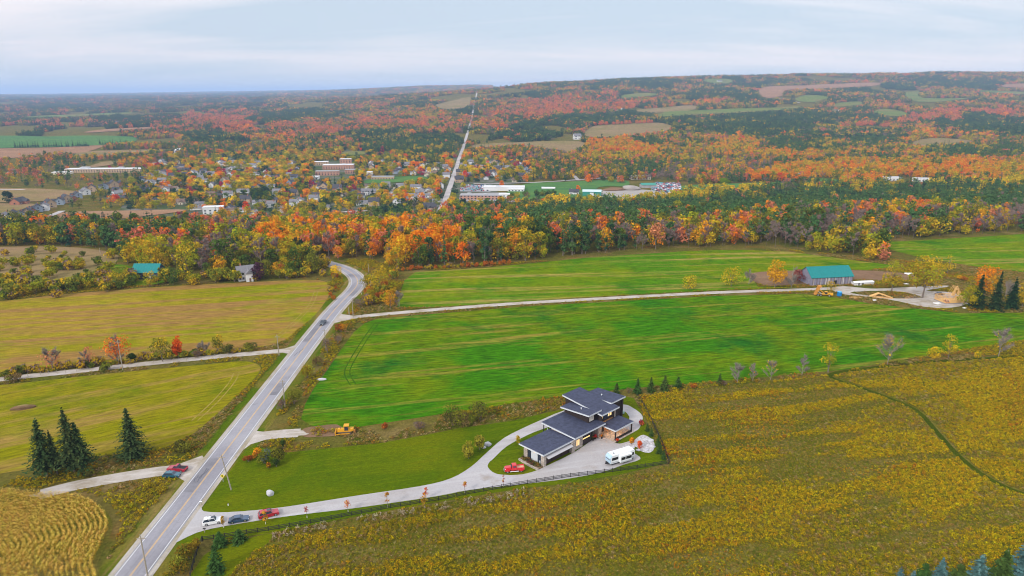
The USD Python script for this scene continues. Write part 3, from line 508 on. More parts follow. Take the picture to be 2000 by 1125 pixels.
def bush(seed, h, w, base, n=160, size=0.3, alt=None, altp=0.3, stems=True):
    r = np.random.default_rng(seed); L = 6; ang = r.uniform(0, 6.28, L); rr = w / 2 * r.uniform(0.1, 0.6, L); lr = w * r.uniform(0.22, 0.34, L)
    P = np.c_[np.cos(ang) * rr, np.sin(ang) * rr, h * r.uniform(0.3, 0.62, L)]; g = r.integers(0, L, n); d = r.normal(size=(n, 3)); d[:, 2] += 0.25; d /= np.linalg.norm(d, axis=1)[:, None]
    c = P[g] + d * lr[g][:, None] * [1, 1, h / w * 0.95] * r.uniform(0.6, 1.05, (n, 1)); c[:, 2] = np.maximum(c[:, 2], 0.08)
    v, f = cards(r, c, d, np.full(n, size), 0.6)
    st = join([tube([(0, 0, -0.2), P[i] * 0.5, P[i]], np.array([0.06, 0.04, 0.02]), 3) for i in range(L)])
    return st, (v, f, tinted(r, base, g, n, 4, alt=alt, altp=altp))
def merged(tc, bark=(0.15, 0.12, 0.10)):
    (tv, tf), (v, f, t) = tc
    return (np.vstack([tv, v]), np.vstack([tf, f + len(tv)])), np.vstack([np.tile(bark, (len(tv), 1)), t])
def tree_proto(name, tc, leaf=None, bark=None, crown='crown', trunk='trunk'):
    p = proto(name); obj(trunk, tc[0], bark or M_bark, p); obj(crown, (tc[1][0], tc[1][1]), leaf or M_leaf, p, tint=tc[1][2]); return p

# ------------------------------------------------------------------ the woods
def inside(P, poly_px): return shapely.contains_xy(poly_px, P[0], P[1])
Z = lambda pts: Polygon(pts).buffer(0)
ZONES = [  # where a kind of wood shows, in the photograph; first hit counts
 ('townedge', Z([(-200, 452), (-200, 424), (90, 434), (240, 428), (360, 424), (430, 440), (330, 452), (230, 456), (130, 450), (50, 452)])),
 ('conifer', Z([(-200, 468), (0, 470), (60, 456), (150, 452), (240, 462), (235, 492), (170, 497), (120, 480), (0, 480), (-200, 484)])),
 ('conifer', Z([(1000, 425), (1080, 402), (1170, 392), (1250, 400), (1400, 385), (1480, 372), (1600, 362), (1800, 358), (2400, 362), (2400, 402), (1800, 406), (1600, 410), (1400, 424), (1230, 432), (1130, 428), (1050, 438)])),
 ('conifer', Z([(740, 415), (790, 412), (800, 432), (740, 436)])),
 ('conifer', Z([(1000, 246), (1040, 232), (1155, 219), (1270, 219), (1282, 232), (1140, 236), (1000, 252)])),
 ('conifer', Z([(985, 262), (1075, 249), (1085, 271), (985, 280)])),
 ('conifer', Z([(1285, 242), (1300, 231), (1400, 223), (1560, 213), (1625, 222), (1640, 245), (1560, 262), (1500, 266), (1400, 258), (1325, 258)])),
 ('conifer', Z([(1470, 272), (1640, 270), (1648, 293), (1500, 296)])),
 ('conifer', Z([(1225, 272), (1290, 263), (1300, 278), (1225, 282)])),
 ('conifer', Z([(1595, 243), (1650, 222), (1720, 219), (1725, 230), (1640, 243), (1600, 247)])),
 ('conifer', Z([(1660, 268), (1730, 262), (1735, 278), (1665, 280)])),
 ('conifer', Z([(1840, 240), (1900, 222), (1960, 232), (2200, 240), (2200, 272), (1950, 262), (1880, 262), (1850, 254)])),
 ('conifer', Z([(1790, 290), (2200, 280), (2200, 306), (1800, 304)])),
 ('conifer', Z([(500, 229), (560, 214), (680, 211), (670, 231), (580, 236), (500, 236)])),
 ('conifer', Z([(690, 262), (740, 252), (895, 268), (893, 300), (700, 294)])),
 ('conifer', Z([(732, 185), (785, 181), (785, 191), (740, 192)])), ('conifer', Z([(780, 203), (842, 195), (842, 205), (790, 207)])), ('conifer', Z([(880, 214), (922, 209), (922, 220), (880, 224)])),
 ('conifer', Z([(1575, 178), (1690, 173), (1700, 181), (1580, 184)])), ('conifer', Z([(1700, 160), (1965, 157), (1965, 173), (1840, 174), (1720, 168)])),
 ('conifer', Z([(1355, 183), (1400, 176), (1490, 178), (1480, 196), (1370, 194)])), ('conifer', Z([(1405, 158), (1500, 154), (1490, 170), (1410, 170)])),
 ('conifer', Z([(1000, 182), (1080, 177), (1080, 183), (1000, 187)])), ('conifer', Z([(1180, 155), (1330, 152), (1360, 165), (1200, 165)])),
 ('conifer', Z([(360, 268), (390, 257), (440, 262), (470, 275), (440, 282), (365, 276)])), ('conifer', Z([(0, 262), (80, 258), (90, 268), (0, 270)])),
 ('conifer', Z([(40, 212), (175, 208), (170, 213), (40, 216)])), ('conifer', Z([(200, 230), (260, 222), (270, 234), (200, 238)])),
 ('rust', Z([(940, 250), (960, 215), (1000, 195), (1180, 175), (1240, 190), (1200, 212), (1150, 218), (1050, 228), (1000, 244)])),
 ('rust', Z([(1190, 210), (1240, 192), (1285, 194), (1280, 207), (1220, 212)])),
 ('rust', Z([(1740, 245), (1770, 228), (1840, 215), (1950, 208), (2200, 205), (2200, 238), (1960, 232), (1900, 220), (1840, 238)])),
 ('rust', Z([(300, 250), (330, 235), (400, 222), (500, 218), (520, 240), (400, 252)])), ('rust', Z([(700, 205), (785, 192), (800, 203), (720, 206)])), ('rust', Z([(620, 240), (800, 230), (850, 240), (700, 250), (620, 250)])),
 ('rust', Z([(440, 250), (620, 240), (700, 252), (560, 268), (450, 262)])),
 ('orange', Z([(1140, 285), (1150, 272), (1240, 268), (1310, 290), (1300, 302), (1180, 302)])), ('orange', Z([(1380, 295), (1390, 270), (1430, 262), (1470, 275), (1460, 298)])),
 ('orange', Z([(1380, 300), (1500, 290), (1640, 290), (1650, 306), (1500, 308)])), ('orange', Z([(1480, 350), (1500, 322), (1620, 312), (1800, 318), (1960, 312), (2300, 312), (2300, 342), (1950, 345), (1800, 352), (1690, 352)])),
 ('orange', Z([(470, 470), (520, 440), (640, 424), (760, 424), (850, 440), (880, 470), (760, 462), (640, 462), (560, 482)])), ('orange', Z([(1740, 270), (1830, 250), (1840, 265), (1760, 280)])),
 ('redorange', Z([(760, 500), (780, 428), (840, 426), (900, 470), (880, 486)])), ('redorange', Z([(665, 520), (690, 488), (740, 472), (800, 482), (800, 505), (740, 520)])),
 ('yellow', Z([(1030, 408), (1120, 372), (1250, 362), (1400, 372), (1330, 388), (1180, 402), (1060, 418)])), ('yellow', Z([(1820, 358), (1900, 350), (2300, 356), (2300, 372), (1900, 364)])),
 ('yellow', Z([(1550, 505), (1545, 470), (1600, 455), (1660, 470), (1730, 476), (1735, 512)])), ('yellow', Z([(1280, 392), (1380, 372), (1490, 362), (1490, 372), (1380, 390)])),
 ('yellow', Z([(240, 510), (250, 478), (320, 470), (340, 500), (320, 515)])),
 ('bare', Z([(1250, 470), (1270, 440), (1440, 432), (1480, 460), (1440, 490), (1280, 496)])), ('bare', Z([(1560, 440), (1700, 410), (2300, 404), (2300, 440), (1850, 460), (1700, 470)])), ('bare', Z([(620, 480), (660, 450), (720, 455), (690, 500), (640, 520)])),
 ('bare', Z([(1290, 345), (1300, 310), (1480, 305), (1500, 340), (1350, 352)])), ('bare', Z([(380, 505), (390, 480), (440, 470), (460, 500)])), ('bare', Z([(370, 450), (420, 438), (480, 430), (500, 450), (420, 468)])), ('bare', Z([(1000, 310), (1060, 290), (1140, 300), (1130, 320)])),
 ('mixgreen', Z([(800, 530), (800, 470), (900, 462), (1080, 450), (1180, 470), (1180, 500), (950, 525)])), ('mixgreen', Z([(1700, 480), (1500, 440), (1600, 430), (1760, 440), (1760, 480)])),
 ('greenyellow', Z([(320, 560), (300, 480), (420, 480), (640, 480), (650, 550)])), ('greenyellow', Z([(-200, 600), (-200, 500), (250, 510), (330, 560), (100, 585)])),
]
MIX = {  # kind: share
 'conifer': dict(pine=.72, dark=.12, green=.08, olive=.05, gold=.03), 'rust': dict(pink=.38, rust=.14, orange=.06, bare=.24, olive=.09, pine=.09), 'orange': dict(orange=.25, amber=.28, gold=.17, red=.02, olive=.15, bare=.13),
 'redorange': dict(orange=.36, red=.10, amber=.18, gold=.10, olive=.16, bare=.10, pine=.08), 'yellow': dict(yellow=.34, gold=.26, lime=.28, amber=.06, bare=.06), 'bare': dict(bare=.56, pink=.08, amber=.06, gold=.10, olive=.12, pine=.08),
 'mixgreen': dict(pine=.42, green=.20, olive=.16, gold=.08, lime=.05, bare=.07, amber=.02), 'greenyellow': dict(lime=.32, olive=.26, gold=.12, bare=.10, green=.16, rust=.02, amber=.02),
 'town': dict(olive=.16, lime=.17, gold=.16, yellow=.08, amber=.14, orange=.07, red=.01, crimson=.015, dark=.17, bare=.03, green=.10), 'default': dict(pine=.26, green=.07, bare=.24, olive=.14, lime=.03, pink=.11, amber=.07, orange=.04, gold=.04),
 'townedge': dict(dark=.34, green=.20, olive=.18, orange=.08, amber=.08, crimson=.03, gold=.06, bare=.03), 'plain': dict(pine=.36, dark=.12, bare=.22, olive=.10, pink=.13, rust=.03, green=.04)}
TOWN = Z([(205, 445), (240, 400), (200, 385), (260, 352), (280, 325), (340, 302), (500, 296), (660, 290), (880, 290), (1010, 300), (1065, 345), (1010, 358), (900, 405), (840, 425), (700, 410), (560, 425), (430, 442)])
# silhouettes: per colour three shapes; 'mid' for the wood near by, 'low' for far patches
def kind_tree(col, seed, n, size, k=4):
    h = 12 + (seed * 37 % 7) * 0.8
    if col in ('pine', 'dark'): return conifer(seed, h + 2, 6.2, PAL[col], tiers=max(6, int(n / 34)), per=7, k=4, size=size * 1.5, z0=0.16, ragged=0.4) if (seed % 3 == 1 or col == 'dark') else deciduous(seed, h + 2, 8.0, PAL['pine'], n, size, 0.14, 11, PAL['dark'], 0.3, taper=0.35, trunk_k=k)
    if col == 'bare': return bare_tree(seed, h + 1, 8.0, n=int(n * 0.9), leaf=int(n * 0.12), leafcol=PAL['rust'], low=True, twig=size * 0.17)
    alt = {'orange': 'amber', 'amber': 'gold', 'yellow': 'gold', 'gold': 'lime', 'lime': 'gold', 'olive': 'gold', 'red': 'orange', 'rust': 'orange', 'pink': 'orange', 'green': 'olive', 'crimson': 'red'}.get(col, col)
    return deciduous(seed, h, 9.6 + (seed % 3) * 0.9, PAL[col], n, size, 0.13, 12, PAL[alt], 0.25, taper=(seed % 2) * 0.2, trunk_k=k)
COLS = ['orange', 'amber', 'rust', 'red', 'crimson', 'yellow', 'gold', 'lime', 'olive', 'green', 'dark', 'pine', 'bare', 'pink']
WORDS = dict(orange='bright orange maple', amber='amber-orange maple', rust='rust-brown maple', red='scarlet maple', crimson='crimson-purple maple', yellow='clear yellow maple', gold='golden ash', lime='yellow-green broad-leaved tree', olive='olive-green broad-leaved tree', green='green broad-leaved tree', dark='dark green spruce', pine='green pine', bare='leafless grey-brown tree', pink='faded pinkish-orange maple')
NAMEK = dict(dark='spruce_tree', pine='pine_tree', bare='bare_tree')
mid_protos = {c: [tree_proto(f'wood_tree_{c}_kind_{s}', kind_tree(c, 100 + 7 * i + s, 520, 0.62)) for s in range(3)] for i, c in enumerate(COLS)}
front_u = [-400, 0, 120, 300, 450, 590, 640, 665, 700, 740, 775, 812, 950, 1150, 1350, 1450, 1545, 1650, 1715, 1728, 1738, 1850, 2000, 2500]
front_v = [614, 584, 571, 556, 548, 542, 530, 508, 503, 515, 528, 525, 518, 498, 485, 482, 486, 500, 514, 514, 470, 462, 453, 426]
def zone_of(u, v):
    q = np.c_[u / 34, v / 9, np.zeros(len(u))]; far = np.clip((430 - v) / 60, 0.15, 1); u = u + (meshkit.fbm(q, 3, 13) - .5) * 110 * far; v = v + (meshkit.fbm(q + 7, 3, 14) - .5) * 22 * far
    out = np.full(len(u), 'default', dtype='U12'); done = np.random.default_rng(3).random(len(u)) < 0.10
    for name, pg in ZONES:
        m = ~done & shapely.contains_xy(pg, u, v); out[m] = name; done |= m
    m = (out == 'default') & shapely.contains_xy(TOWN, u, v); out[m] = 'town'
    return out
def pick(zones, r, P, s=0.02):
    """a colour for each tree: shares of its zone, drawn so that neighbours tend to agree"""
    q = np.clip((meshkit.noise(np.c_[P[:, 0] * s, P[:, 1] * s * 0.7, np.zeros(len(P))], 3) - 0.5) * 1.5 + 0.5, 0, 0.999)
    x = np.where(r.random(len(P)) < 0.45, q, r.random(len(P))); out = np.empty(len(P), dtype='U8')
    for z in set(zones):
        m = zones == z; names = list(MIX[z]); c = np.cumsum([MIX[z][k] for k in names]); c /= c[-1]
        out[m] = np.array(names)[np.minimum(np.searchsorted(c, x[m]), len(names) - 1)]
    return out
def jitter_grid(x0, x1, y0, y1, s, r):
    gx, gy = np.meshgrid(np.arange(x0, x1, s), np.arange(y0, y1, s)); P = np.c_[gx.ravel(), gy.ravel()]; return P + r.uniform(-0.48, 0.48, P.shape) * s
KEEP = unary_union([G[k].buffer(3) for k in ('green1', 'green2', 'green3', 'tan', 'green4', 'soil1', 'site', 'scrub')] + [ROAD.buffer(9), ribbon(lane2, 9), NOTREE])
BARN_L, BARN_R, FARMH = at(286, 546), at(1617, 555), at(482, 546)
# --- the belt of woods below the fields (0.4 to 0.9 km)
r = np.random.default_rng(5)
P = jitter_grid(-620, 820, 380, 860, 6.4, r); P = P[np.abs(P[:, 0] / P[:, 1]) < 0.86]
hz = H(P[:, 0], P[:, 1]); u, v = to_px(np.c_[P, hz]); ok = (v < np.interp(u, front_u, front_v) - 1) & ~shapely.contains_xy(KEEP, P[:, 0], P[:, 1])
uc, vc = to_px(np.c_[P, hz + 9]); zn = zone_of(uc, vc)
ok &= ~((zn == 'town') & (r.random(len(P)) < 0.86)) & ~((zn == 'townedge') & (r.random(len(P)) < 0.5)) & ~((v < 440) & (u < 215) & (zn == 'default') & (r.random(len(P)) < 0.75))
for c, rad in ((BARN_L, 21), (FARMH, 12), (at(505, 545), 7), (at(1617, 548), 30)): ok &= np.hypot(P[:, 0] - c[0], P[:, 1] - c[1]) > rad
ok &= ~((np.abs(u - 285) < 30) & (v > 525) & (r.random(len(P)) < 0.75)) & ~((np.abs(u - 480) < 13) & (v > 535))
ok &= ~((u < 180) & (v > 497) & (r.random(len(P)) < 0.4))
ok &= ~((v < 409) & (u > 870) & (u < 1250)) & ~((v < 449) & (v > 425) & (u < 370) & (r.random(len(P)) < 0.82)) & ~((v < 446) & (u > 640) & (u < 760) & (v > 415) & (r.random(len(P)) < .5))
P, hz, zn, u, v = P[ok], hz[ok], zn[ok], u[ok], v[ok]; col = pick(zn, r, P, 0.03)
size = r.uniform(0.62, 1.32, len(P)) * np.where(np.isin(col, ['gold', 'lime']) & (v > np.interp(u, front_u, front_v) - 8), 0.75, 1.0)
size *= np.where((v > np.interp(u, front_u, front_v) - 14) & (u < 640), 0.72, 1.0)
order = np.argsort(np.hypot(P[:, 0], P[:, 1])); inview = (u > -10) & (u < 2010)
first = [i for i in order if inview[i]][:290]; rest = np.setdiff1d(np.arange(len(P)), first)
def where(u):
    return 'left of the dark barn' if u < 250 else 'round the dark barn and farmhouse' if u < 540 else 'beside the road bend' if u < 790 else 'behind the green field, left half' if u < 1150 else 'behind the green field, right half' if u < 1480 else 'behind the grey barn' if u < 1740 else 'along the far right field'
for i in first:
    c = col[i]; w = where(u[i])
    copy_of(mid_protos[c][int(r.integers(3))], NAMEK.get(c, 'maple_tree' if 'maple' in WORDS[c] else 'broadleaf_tree'), f'{WORDS[c]} at the front of the woods {w}', 'tree', (P[i, 0], P[i, 1], hz[i]), r.uniform(0, 6.28), (size[i], size[i], size[i] * r.uniform(0.9, 1.15)), f'{WORDS[c]}s in the woods {w}')
low_mid = {c: [merged(kind_tree(c, 300 + 7 * i + s, 300, 0.80)) for s in range(3)] for i, c in enumerate(COLS)}
def spread(name, label, P, hz, col, size, r, trees=low_mid):
    ms, idx = [], {}
    for c in COLS: idx[c] = len(ms); ms += trees[c]
    k = np.array([idx[c] for c in col]) + r.integers(0, 3, len(col))
    scatter(name, label, 'woods', ms, [M_needle if c in ('pine', 'dark') else M_leaf for c in COLS for _ in range(3)], k, np.c_[P, hz], r.uniform(0, 6.28, len(P)), np.c_[size, size, size * r.uniform(0.88, 1.1, len(P))], tints=True)
spread('woods', 'deep belt of mixed autumn woods between the fields and the town', P[rest], hz[rest], col[rest], size[rest], r)
# --- the valley with the town (0.85 to 2 km)
P = jitter_grid(-1560, 1750, 861, 2000, 9.0, r); P = P[np.abs(P[:, 0] / P[:, 1]) < 0.84]
hz = H(P[:, 0], P[:, 1]); uc, vc = to_px(np.c_[P, hz + 7]); zn = zone_of(uc, vc)
open_ = ((uc < 260) & (vc > 308) & (zn == 'default')) | ((uc > 880) & (uc < 1330) & (vc > 345) & (vc < 392) & (zn == 'default'))
ub, vb = to_px(np.c_[P, hz]); ok = ~((vb < 412) & (vb > 394) & (ub < 190) & (r.random(len(P)) < .8)) & ~((vb < 436) & (ub < 80) & (vb > 405)) & ~shapely.contains_xy(NOTREE, P[:, 0], P[:, 1]) & ~((zn == 'town') & (r.random(len(P)) < 0.46)) & ~(open_ & (r.random(len(P)) < 0.8))
lots = []                                                         # houses of the town, each on a lot of its own
Q = jitter_grid(-1300, 200, 840, 1800, 31, r); qz = H(Q[:, 0], Q[:, 1]); qu, qv = to_px(np.c_[Q, qz]); m = shapely.contains_xy(TOWN, qu, qv) & ~shapely.contains_xy(NOTREE, Q[:, 0], Q[:, 1]) & (r.random(len(Q)) < 0.62) & ~((np.abs(qu - 655) < 62) & (np.abs(qv - 325) < 32))
HOUSE_LOTS = np.c_[Q[m], qz[m]]
from scipy.spatial import cKDTree
dd, _ = cKDTree(HOUSE_LOTS[:, :2]).query(P); ok &= dd > 8.5
for back, rad in ((14, 10), (30, 11), (46, 10)): dd2, ii = cKDTree(HOUSE_LOTS[:, :2] * (1 - back / np.linalg.norm(HOUSE_LOTS[:, :2], axis=1))[:, None]).query(P); ok &= (dd2 > rad) | (r.random(len(P)) < 0.22) | (ii % 3 == 0)
TREES2 = dict(P=P[ok], hz=hz[ok], zn=zn[ok]); 
def clump(col, seed, ntree, n, size, span):
    """a handful of trees of one sort as one mesh"""
    r = np.random.default_rng(seed); parts, tints = [], []
    for k in range(ntree):
        (m, t) = merged(kind_tree(col, seed * 10 + k, n, size, 3)); s = r.uniform(0.7, 1.15); a = r.uniform(0, 6.28); d = span / 2 * math.sqrt((k + 0.5) / ntree)
        ang = k * 2.4 + seed; v = m[0] * s * [1, 1, r.uniform(0.9, 1.1)]; v = np.c_[v[:, 0] * math.cos(a) - v[:, 1] * math.sin(a), v[:, 0] * math.sin(a) + v[:, 1] * math.cos(a), v[:, 2]] + [d * math.cos(ang), d * math.sin(ang), 0]
        parts.append((v, m[1])); tints.append(t * r.uniform(0.85, 1.12))
    return join(parts), np.clip(np.vstack(tints), 0, 0.9)
low_far = {c: [merged(kind_tree(c, 500 + 7 * i + s, 130, 1.15, 3)) for s in range(3)] for i, c in enumerate(COLS)}
far_clumps = {c: [clump(c, 700 + 7 * i + s, 5, 42, 1.9, 19) for s in range(3)] for i, c in enumerate(COLS)}
P, hz, zn = TREES2['P'], TREES2['hz'], TREES2['zn']; col = pick(zn, r, P, 0.02)
def round_tree(c, s):
    alt = {'orange': 'amber', 'amber': 'gold', 'gold': 'lime', 'lime': 'olive', 'olive': 'gold', 'green': 'dark'}.get(c, c)
    return conifer(s, 15, 7, PAL['dark'], tiers=9, per=7, k=4, size=1.3, z0=0.05, trunk=False) if c == 'dark' and s % 3 == 0 else kind_tree(c, s, 150, 1.1, 3) if c == 'bare' else deciduous(s, 11.5, 11.5, PAL[c], 230, 0.95, 0.05, 8, PAL[alt], 0.25, trunk_k=3)
town_kinds = {c: [merged(round_tree(c, 2400 + 3 * i + s)) for s in range(3)] for i, c in enumerate(COLS)}
m = zn == 'town'; sheet('town_lawns', Polygon(pxy(list(TOWN.exterior.coords)[:-1])).buffer(0).difference(unary_union(FARF).buffer(2)), ground_mat('town_lawn', (0.055, 0.085, 0.025), (0.10, 0.10, 0.07), (0.16, 0.15, 0.14), 0.4, 0.03, (0.02, 0.03), 0.3, 0.2), 0.12, 14, label='lawns and gardens between the houses of the town', cat='gardens')
spread('town_trees', 'round autumn trees standing between the houses of the town', P[m], hz[m], col[m], r.uniform(0.65, 1.3, m.sum()), r, town_kinds)
spread('valley_woods', 'trees of the valley floor around the town', P[~m], hz[~m], col[~m], r.uniform(0.75, 1.2, (~m).sum()), r, low_far)
def far_woods(name, label, y0, y1, s, r, keep, umax=99999):
    rows, y = [], y0
    while y < y1:
        st = s * max(1.0, y / 3600.0); xs = np.arange(-0.84 * y, 0.86 * y, st); rows.append(np.c_[xs, np.full(len(xs), y), np.full(len(xs), st)]); y += st
    P = np.vstack(rows); P[:, :2] += r.uniform(-.45, .45, (len(P), 2)) * P[:, 2:]; st = P[:, 2]; P = P[:, :2]
    hz = H(P[:, 0], P[:, 1]); uc, vc = to_px(np.c_[P, hz + 8]); zn = zone_of(uc, vc); zn[(zn == 'default') & (vc < 262) & (uc < 520)] = 'plain'
    f = meshkit.fbm(np.c_[P[:, 0] / 260 + P[:, 1] / 900, P[:, 1] / 420, np.zeros(len(P))], 3, 21); free = np.isin(zn, ['default', 'plain'])
    ok = ~shapely.contains_xy(NOTREE, P[:, 0], P[:, 1]) & ~(free & (f > np.where(zn == 'plain', keep - 0.05, keep))) & (uc < umax + np.maximum(0, vc - 175) * 40) & ~((zn == 'town') & (r.random(len(P)) < 0.5))
    P, hz, st, zn = P[ok], hz[ok], st[ok], zn[ok]; col = pick(zn, r, P, 0.008)
    ms, idx = [], {}
    for c in COLS: idx[c] = len(ms); ms += far_clumps[c]
    k = np.array([idx[c] for c in col]) + r.integers(0, 3, len(col)); sc = st / s * r.uniform(0.85, 1.15, len(P))
    scatter(name, label, 'woods', ms, [M_needle if c in ('pine', 'dark') else M_leaf for c in COLS for _ in range(3)], k, np.c_[P, hz - 0.5], r.uniform(0, 6.28, len(P)), np.c_[sc, sc, sc ** 0.35 * r.uniform(0.75, 1.2, len(P))], tints=True)
    return len(P)
_ = (far_woods('hill_woods', 'autumn woods covering the far hillside and slopes', 2000, 6600, 17.0, np.random.default_rng(8), 0.60))
_ = (far_woods('horizon_woods', 'hazy woods on the far plain up to the horizon', 6600, 26000, 19.0, np.random.default_rng(9), 0.53, 960))
# --- the air
zt = 330.0
hv = np.array([(x, y, z) for z in (-130.0, zt) for y in (-400.0, 62000.0) for x in (-90000.0, 90000.0)])
hf = np.array([(0, 2, 3, 1), (4, 5, 7, 6), (0, 1, 5, 4), (2, 6, 7, 3), (0, 4, 6, 2), (1, 3, 7, 5)])
HAZE = 6.0e-5
M_haze = usdkit.material(stage, '/World/Looks/haze_air', {'v': ('principled_volume', {'color': (0.49, 0.66, 0.97), 'density': HAZE, 'anisotropy': 0.0})}, [], volume='v.volume')
tag(obj('haze', (hv, hf), M_haze), 'thin blue autumn haze over the whole valley', 'haze', None, 'stuff')

# ------------------------------------------------------------------ meadow, weeds and corn
def tuft(seed, cols, n=26, w=1.0, h=0.8, blade=0.32, up=0.55):
    r = np.random.default_rng(seed); a = r.uniform(0, 6.28, n); d = np.sqrt(r.random(n)) * w / 2; c = np.c_[np.cos(a) * d, np.sin(a) * d, h * r.uniform(0.35, 1.0, n) * (1 - (d / (w * 0.7)) ** 2)]
    k = n * 2 // 5                                               # upright stems, the rest flower heads and leaves facing up
    nv = np.c_[np.cos(a), np.sin(a), np.full(n, up)]; nv[:k, 2] = 0.1
    v, f = cards(r, c, nv, np.full(n, blade), 0.6, 0.7)
    top = (c[:, 2] > h * 0.5)
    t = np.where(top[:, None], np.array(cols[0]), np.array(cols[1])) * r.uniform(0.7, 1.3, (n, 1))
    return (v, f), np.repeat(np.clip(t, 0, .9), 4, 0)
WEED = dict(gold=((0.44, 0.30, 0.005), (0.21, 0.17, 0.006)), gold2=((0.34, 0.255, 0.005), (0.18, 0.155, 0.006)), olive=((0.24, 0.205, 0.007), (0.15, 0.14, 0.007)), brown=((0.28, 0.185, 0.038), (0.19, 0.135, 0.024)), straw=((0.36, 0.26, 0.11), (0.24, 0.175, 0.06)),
            green=((0.115, 0.135, 0.008), (0.085, 0.105, 0.008)), rusty=((0.42, 0.195, 0.010), (0.20, 0.11, 0.014)), reed=((0.42, 0.35, 0.24), (0.22, 0.18, 0.07)))
WK = list(WEED); weed_meshes = [tuft(40 + 3 * i + s, WEED[k], 30, 1.0, 0.95 if k not in ('straw', 'green') else 0.5, 0.18) for i, k in enumerate(WK) for s in range(3)]
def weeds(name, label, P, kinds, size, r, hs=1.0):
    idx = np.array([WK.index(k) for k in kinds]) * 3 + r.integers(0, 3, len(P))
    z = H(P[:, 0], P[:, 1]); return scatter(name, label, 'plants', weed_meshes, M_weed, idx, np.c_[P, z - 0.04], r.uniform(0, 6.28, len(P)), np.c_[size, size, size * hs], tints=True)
r = np.random.default_rng(17)
near_view = Polygon(pxy([(-40, 1200), (-40, 470), (2040, 430), (2040, 1200)]))
mead = G['meadow'].intersection(near_view).difference(G['trail'].buffer(0.5)).difference(G['side_lawn']).difference(G['yard']).difference(ROAD.buffer(9))
x0, y0, x1, y1 = mead.bounds; P = jitter_grid(x0, x1, y0, y1, 0.70, r); P = P[shapely.contains_xy(mead, P[:, 0], P[:, 1])]
far_ = np.hypot(P[:, 0], P[:, 1]); keep = r.random(len(P)) < np.clip(260 / far_, 0.55, 1) ** 1.0; P = P[keep]
ca, sa = math.cos(dir_mead), math.sin(dir_mead); al, ac = P[:, 0] * ca + P[:, 1] * sa, -P[:, 0] * sa + P[:, 1] * ca
band = meshkit.fbm(np.c_[al / 26, ac / 4.2, np.zeros(len(P))], 3, 31); blot = meshkit.fbm(np.c_[al / 24, ac / 20, np.zeros(len(P)) + 4], 3, 77); fine = r.random(len(P))
right = np.clip((to_px(np.c_[P, np.zeros(len(P))])[0] - 1550) / 300, 0, 1) * np.clip((220 - 0 + P[:, 1] - 190) / 60, 0, 1)
s = band + 0.16 * right - 0.5 + r.normal(size=len(P)) * 0.036
kinds = np.where(s > 0.03, np.where(fine < 0.66, 'gold', 'gold2'), np.where(s > -0.05, np.where(fine < 0.45, 'gold2', np.where(fine < 0.8, 'olive', 'brown')), np.where(fine < 0.34, 'brown', np.where(fine < 0.60, 'olive', np.where(fine < 0.90, 'green', 'straw')))))
m = blot < 0.40; kinds = np.where(m & (fine < 0.50), np.where(fine < 0.12, 'straw', np.where(fine < 0.30, 'brown', 'olive')), kinds); m = blot > 0.60; kinds = np.where(m & (fine < 0.5), np.where(fine < 0.25, 'rusty', 'gold'), kinds)
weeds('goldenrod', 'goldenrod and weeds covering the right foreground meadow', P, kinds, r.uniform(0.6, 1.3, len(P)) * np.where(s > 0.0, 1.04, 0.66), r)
# reeds and tall grass on the meadow side of the board fence
Q = [];
for pts, w in ([[(535, 1040), (580, 1030), (640, 1019)], 3.0], [[(905, 975), (960, 968), (1030, 955)], 3.0], [[(700, 1008), (800, 994), (880, 981)], 2.0]):
    b = ribbon(pxy(pts), w); x0, y0, x1, y1 = b.bounds; q = jitter_grid(x0, x1, y0, y1, 0.75, r); Q.append(q[shapely.contains_xy(b, q[:, 0], q[:, 1])] - [0, 2.2])
Q = np.vstack(Q); weeds('reed_grass', 'pale plumed grass along the black board fence', Q, np.where(r.random(len(Q)) < .35, 'reed', np.where(r.random(len(Q)) < .5, 'straw', 'olive')), r.uniform(0.7, 1.2, len(Q)), r, 1.4)
# rough strips between road, fields and lawns
solid = unary_union([G[k] for k in ('green1', 'green2', 'green3', 'tan', 'near', 'yard', 'side_lawn', 'meadow', 'soil1', 'green4', 'scrub')] + [G['lane1'].buffer(.6), G['lane2'].buffer(.6), G['spurL'].buffer(.4), G['spurR'].buffer(.4), G['site'].buffer(.5), G['cornfloor'].buffer(1.5)] + [ROAD.buffer(7.6)])
bounds = Polygon(pxy([(-60, 1190), (-60, 575), (640, 545), (690, 500), (800, 525), (1540, 488), (2040, 535), (2040, 720), (1250, 800), (900, 1190)]))
rough = bounds.difference(solid.buffer(0.3)); x0, y0, x1, y1 = rough.bounds; P = jitter_grid(x0, x1, y0, y1, 1.0, r); P = P[shapely.contains_xy(rough, P[:, 0], P[:, 1])]
n1 = meshkit.fbm(np.c_[P[:, 0] / 14, P[:, 1] / 14, np.zeros(len(P))], 3, 51); n2 = meshkit.fbm(np.c_[P[:, 0] / 9, P[:, 1] / 18, np.zeros(len(P))], 3, 61); f = r.random(len(P))
P_ok = n2 > 0.36; P, n1, f = P[P_ok], n1[P_ok], f[P_ok]
kinds = np.where(n1 > 0.56, np.where(f < .5, 'gold2', np.where(f < .75, 'gold', 'olive')), np.where(n1 > 0.46, np.where(f < .4, 'brown', np.where(f < .7, 'olive', 'rusty')), np.where(f < .4, 'straw', np.where(f < .75, 'brown', 'green'))))
weeds('roadside_weeds', 'wild weeds along the road, the lanes and the field edges', P, kinds, r.uniform(0.8, 1.5, len(P)), r, 0.8)
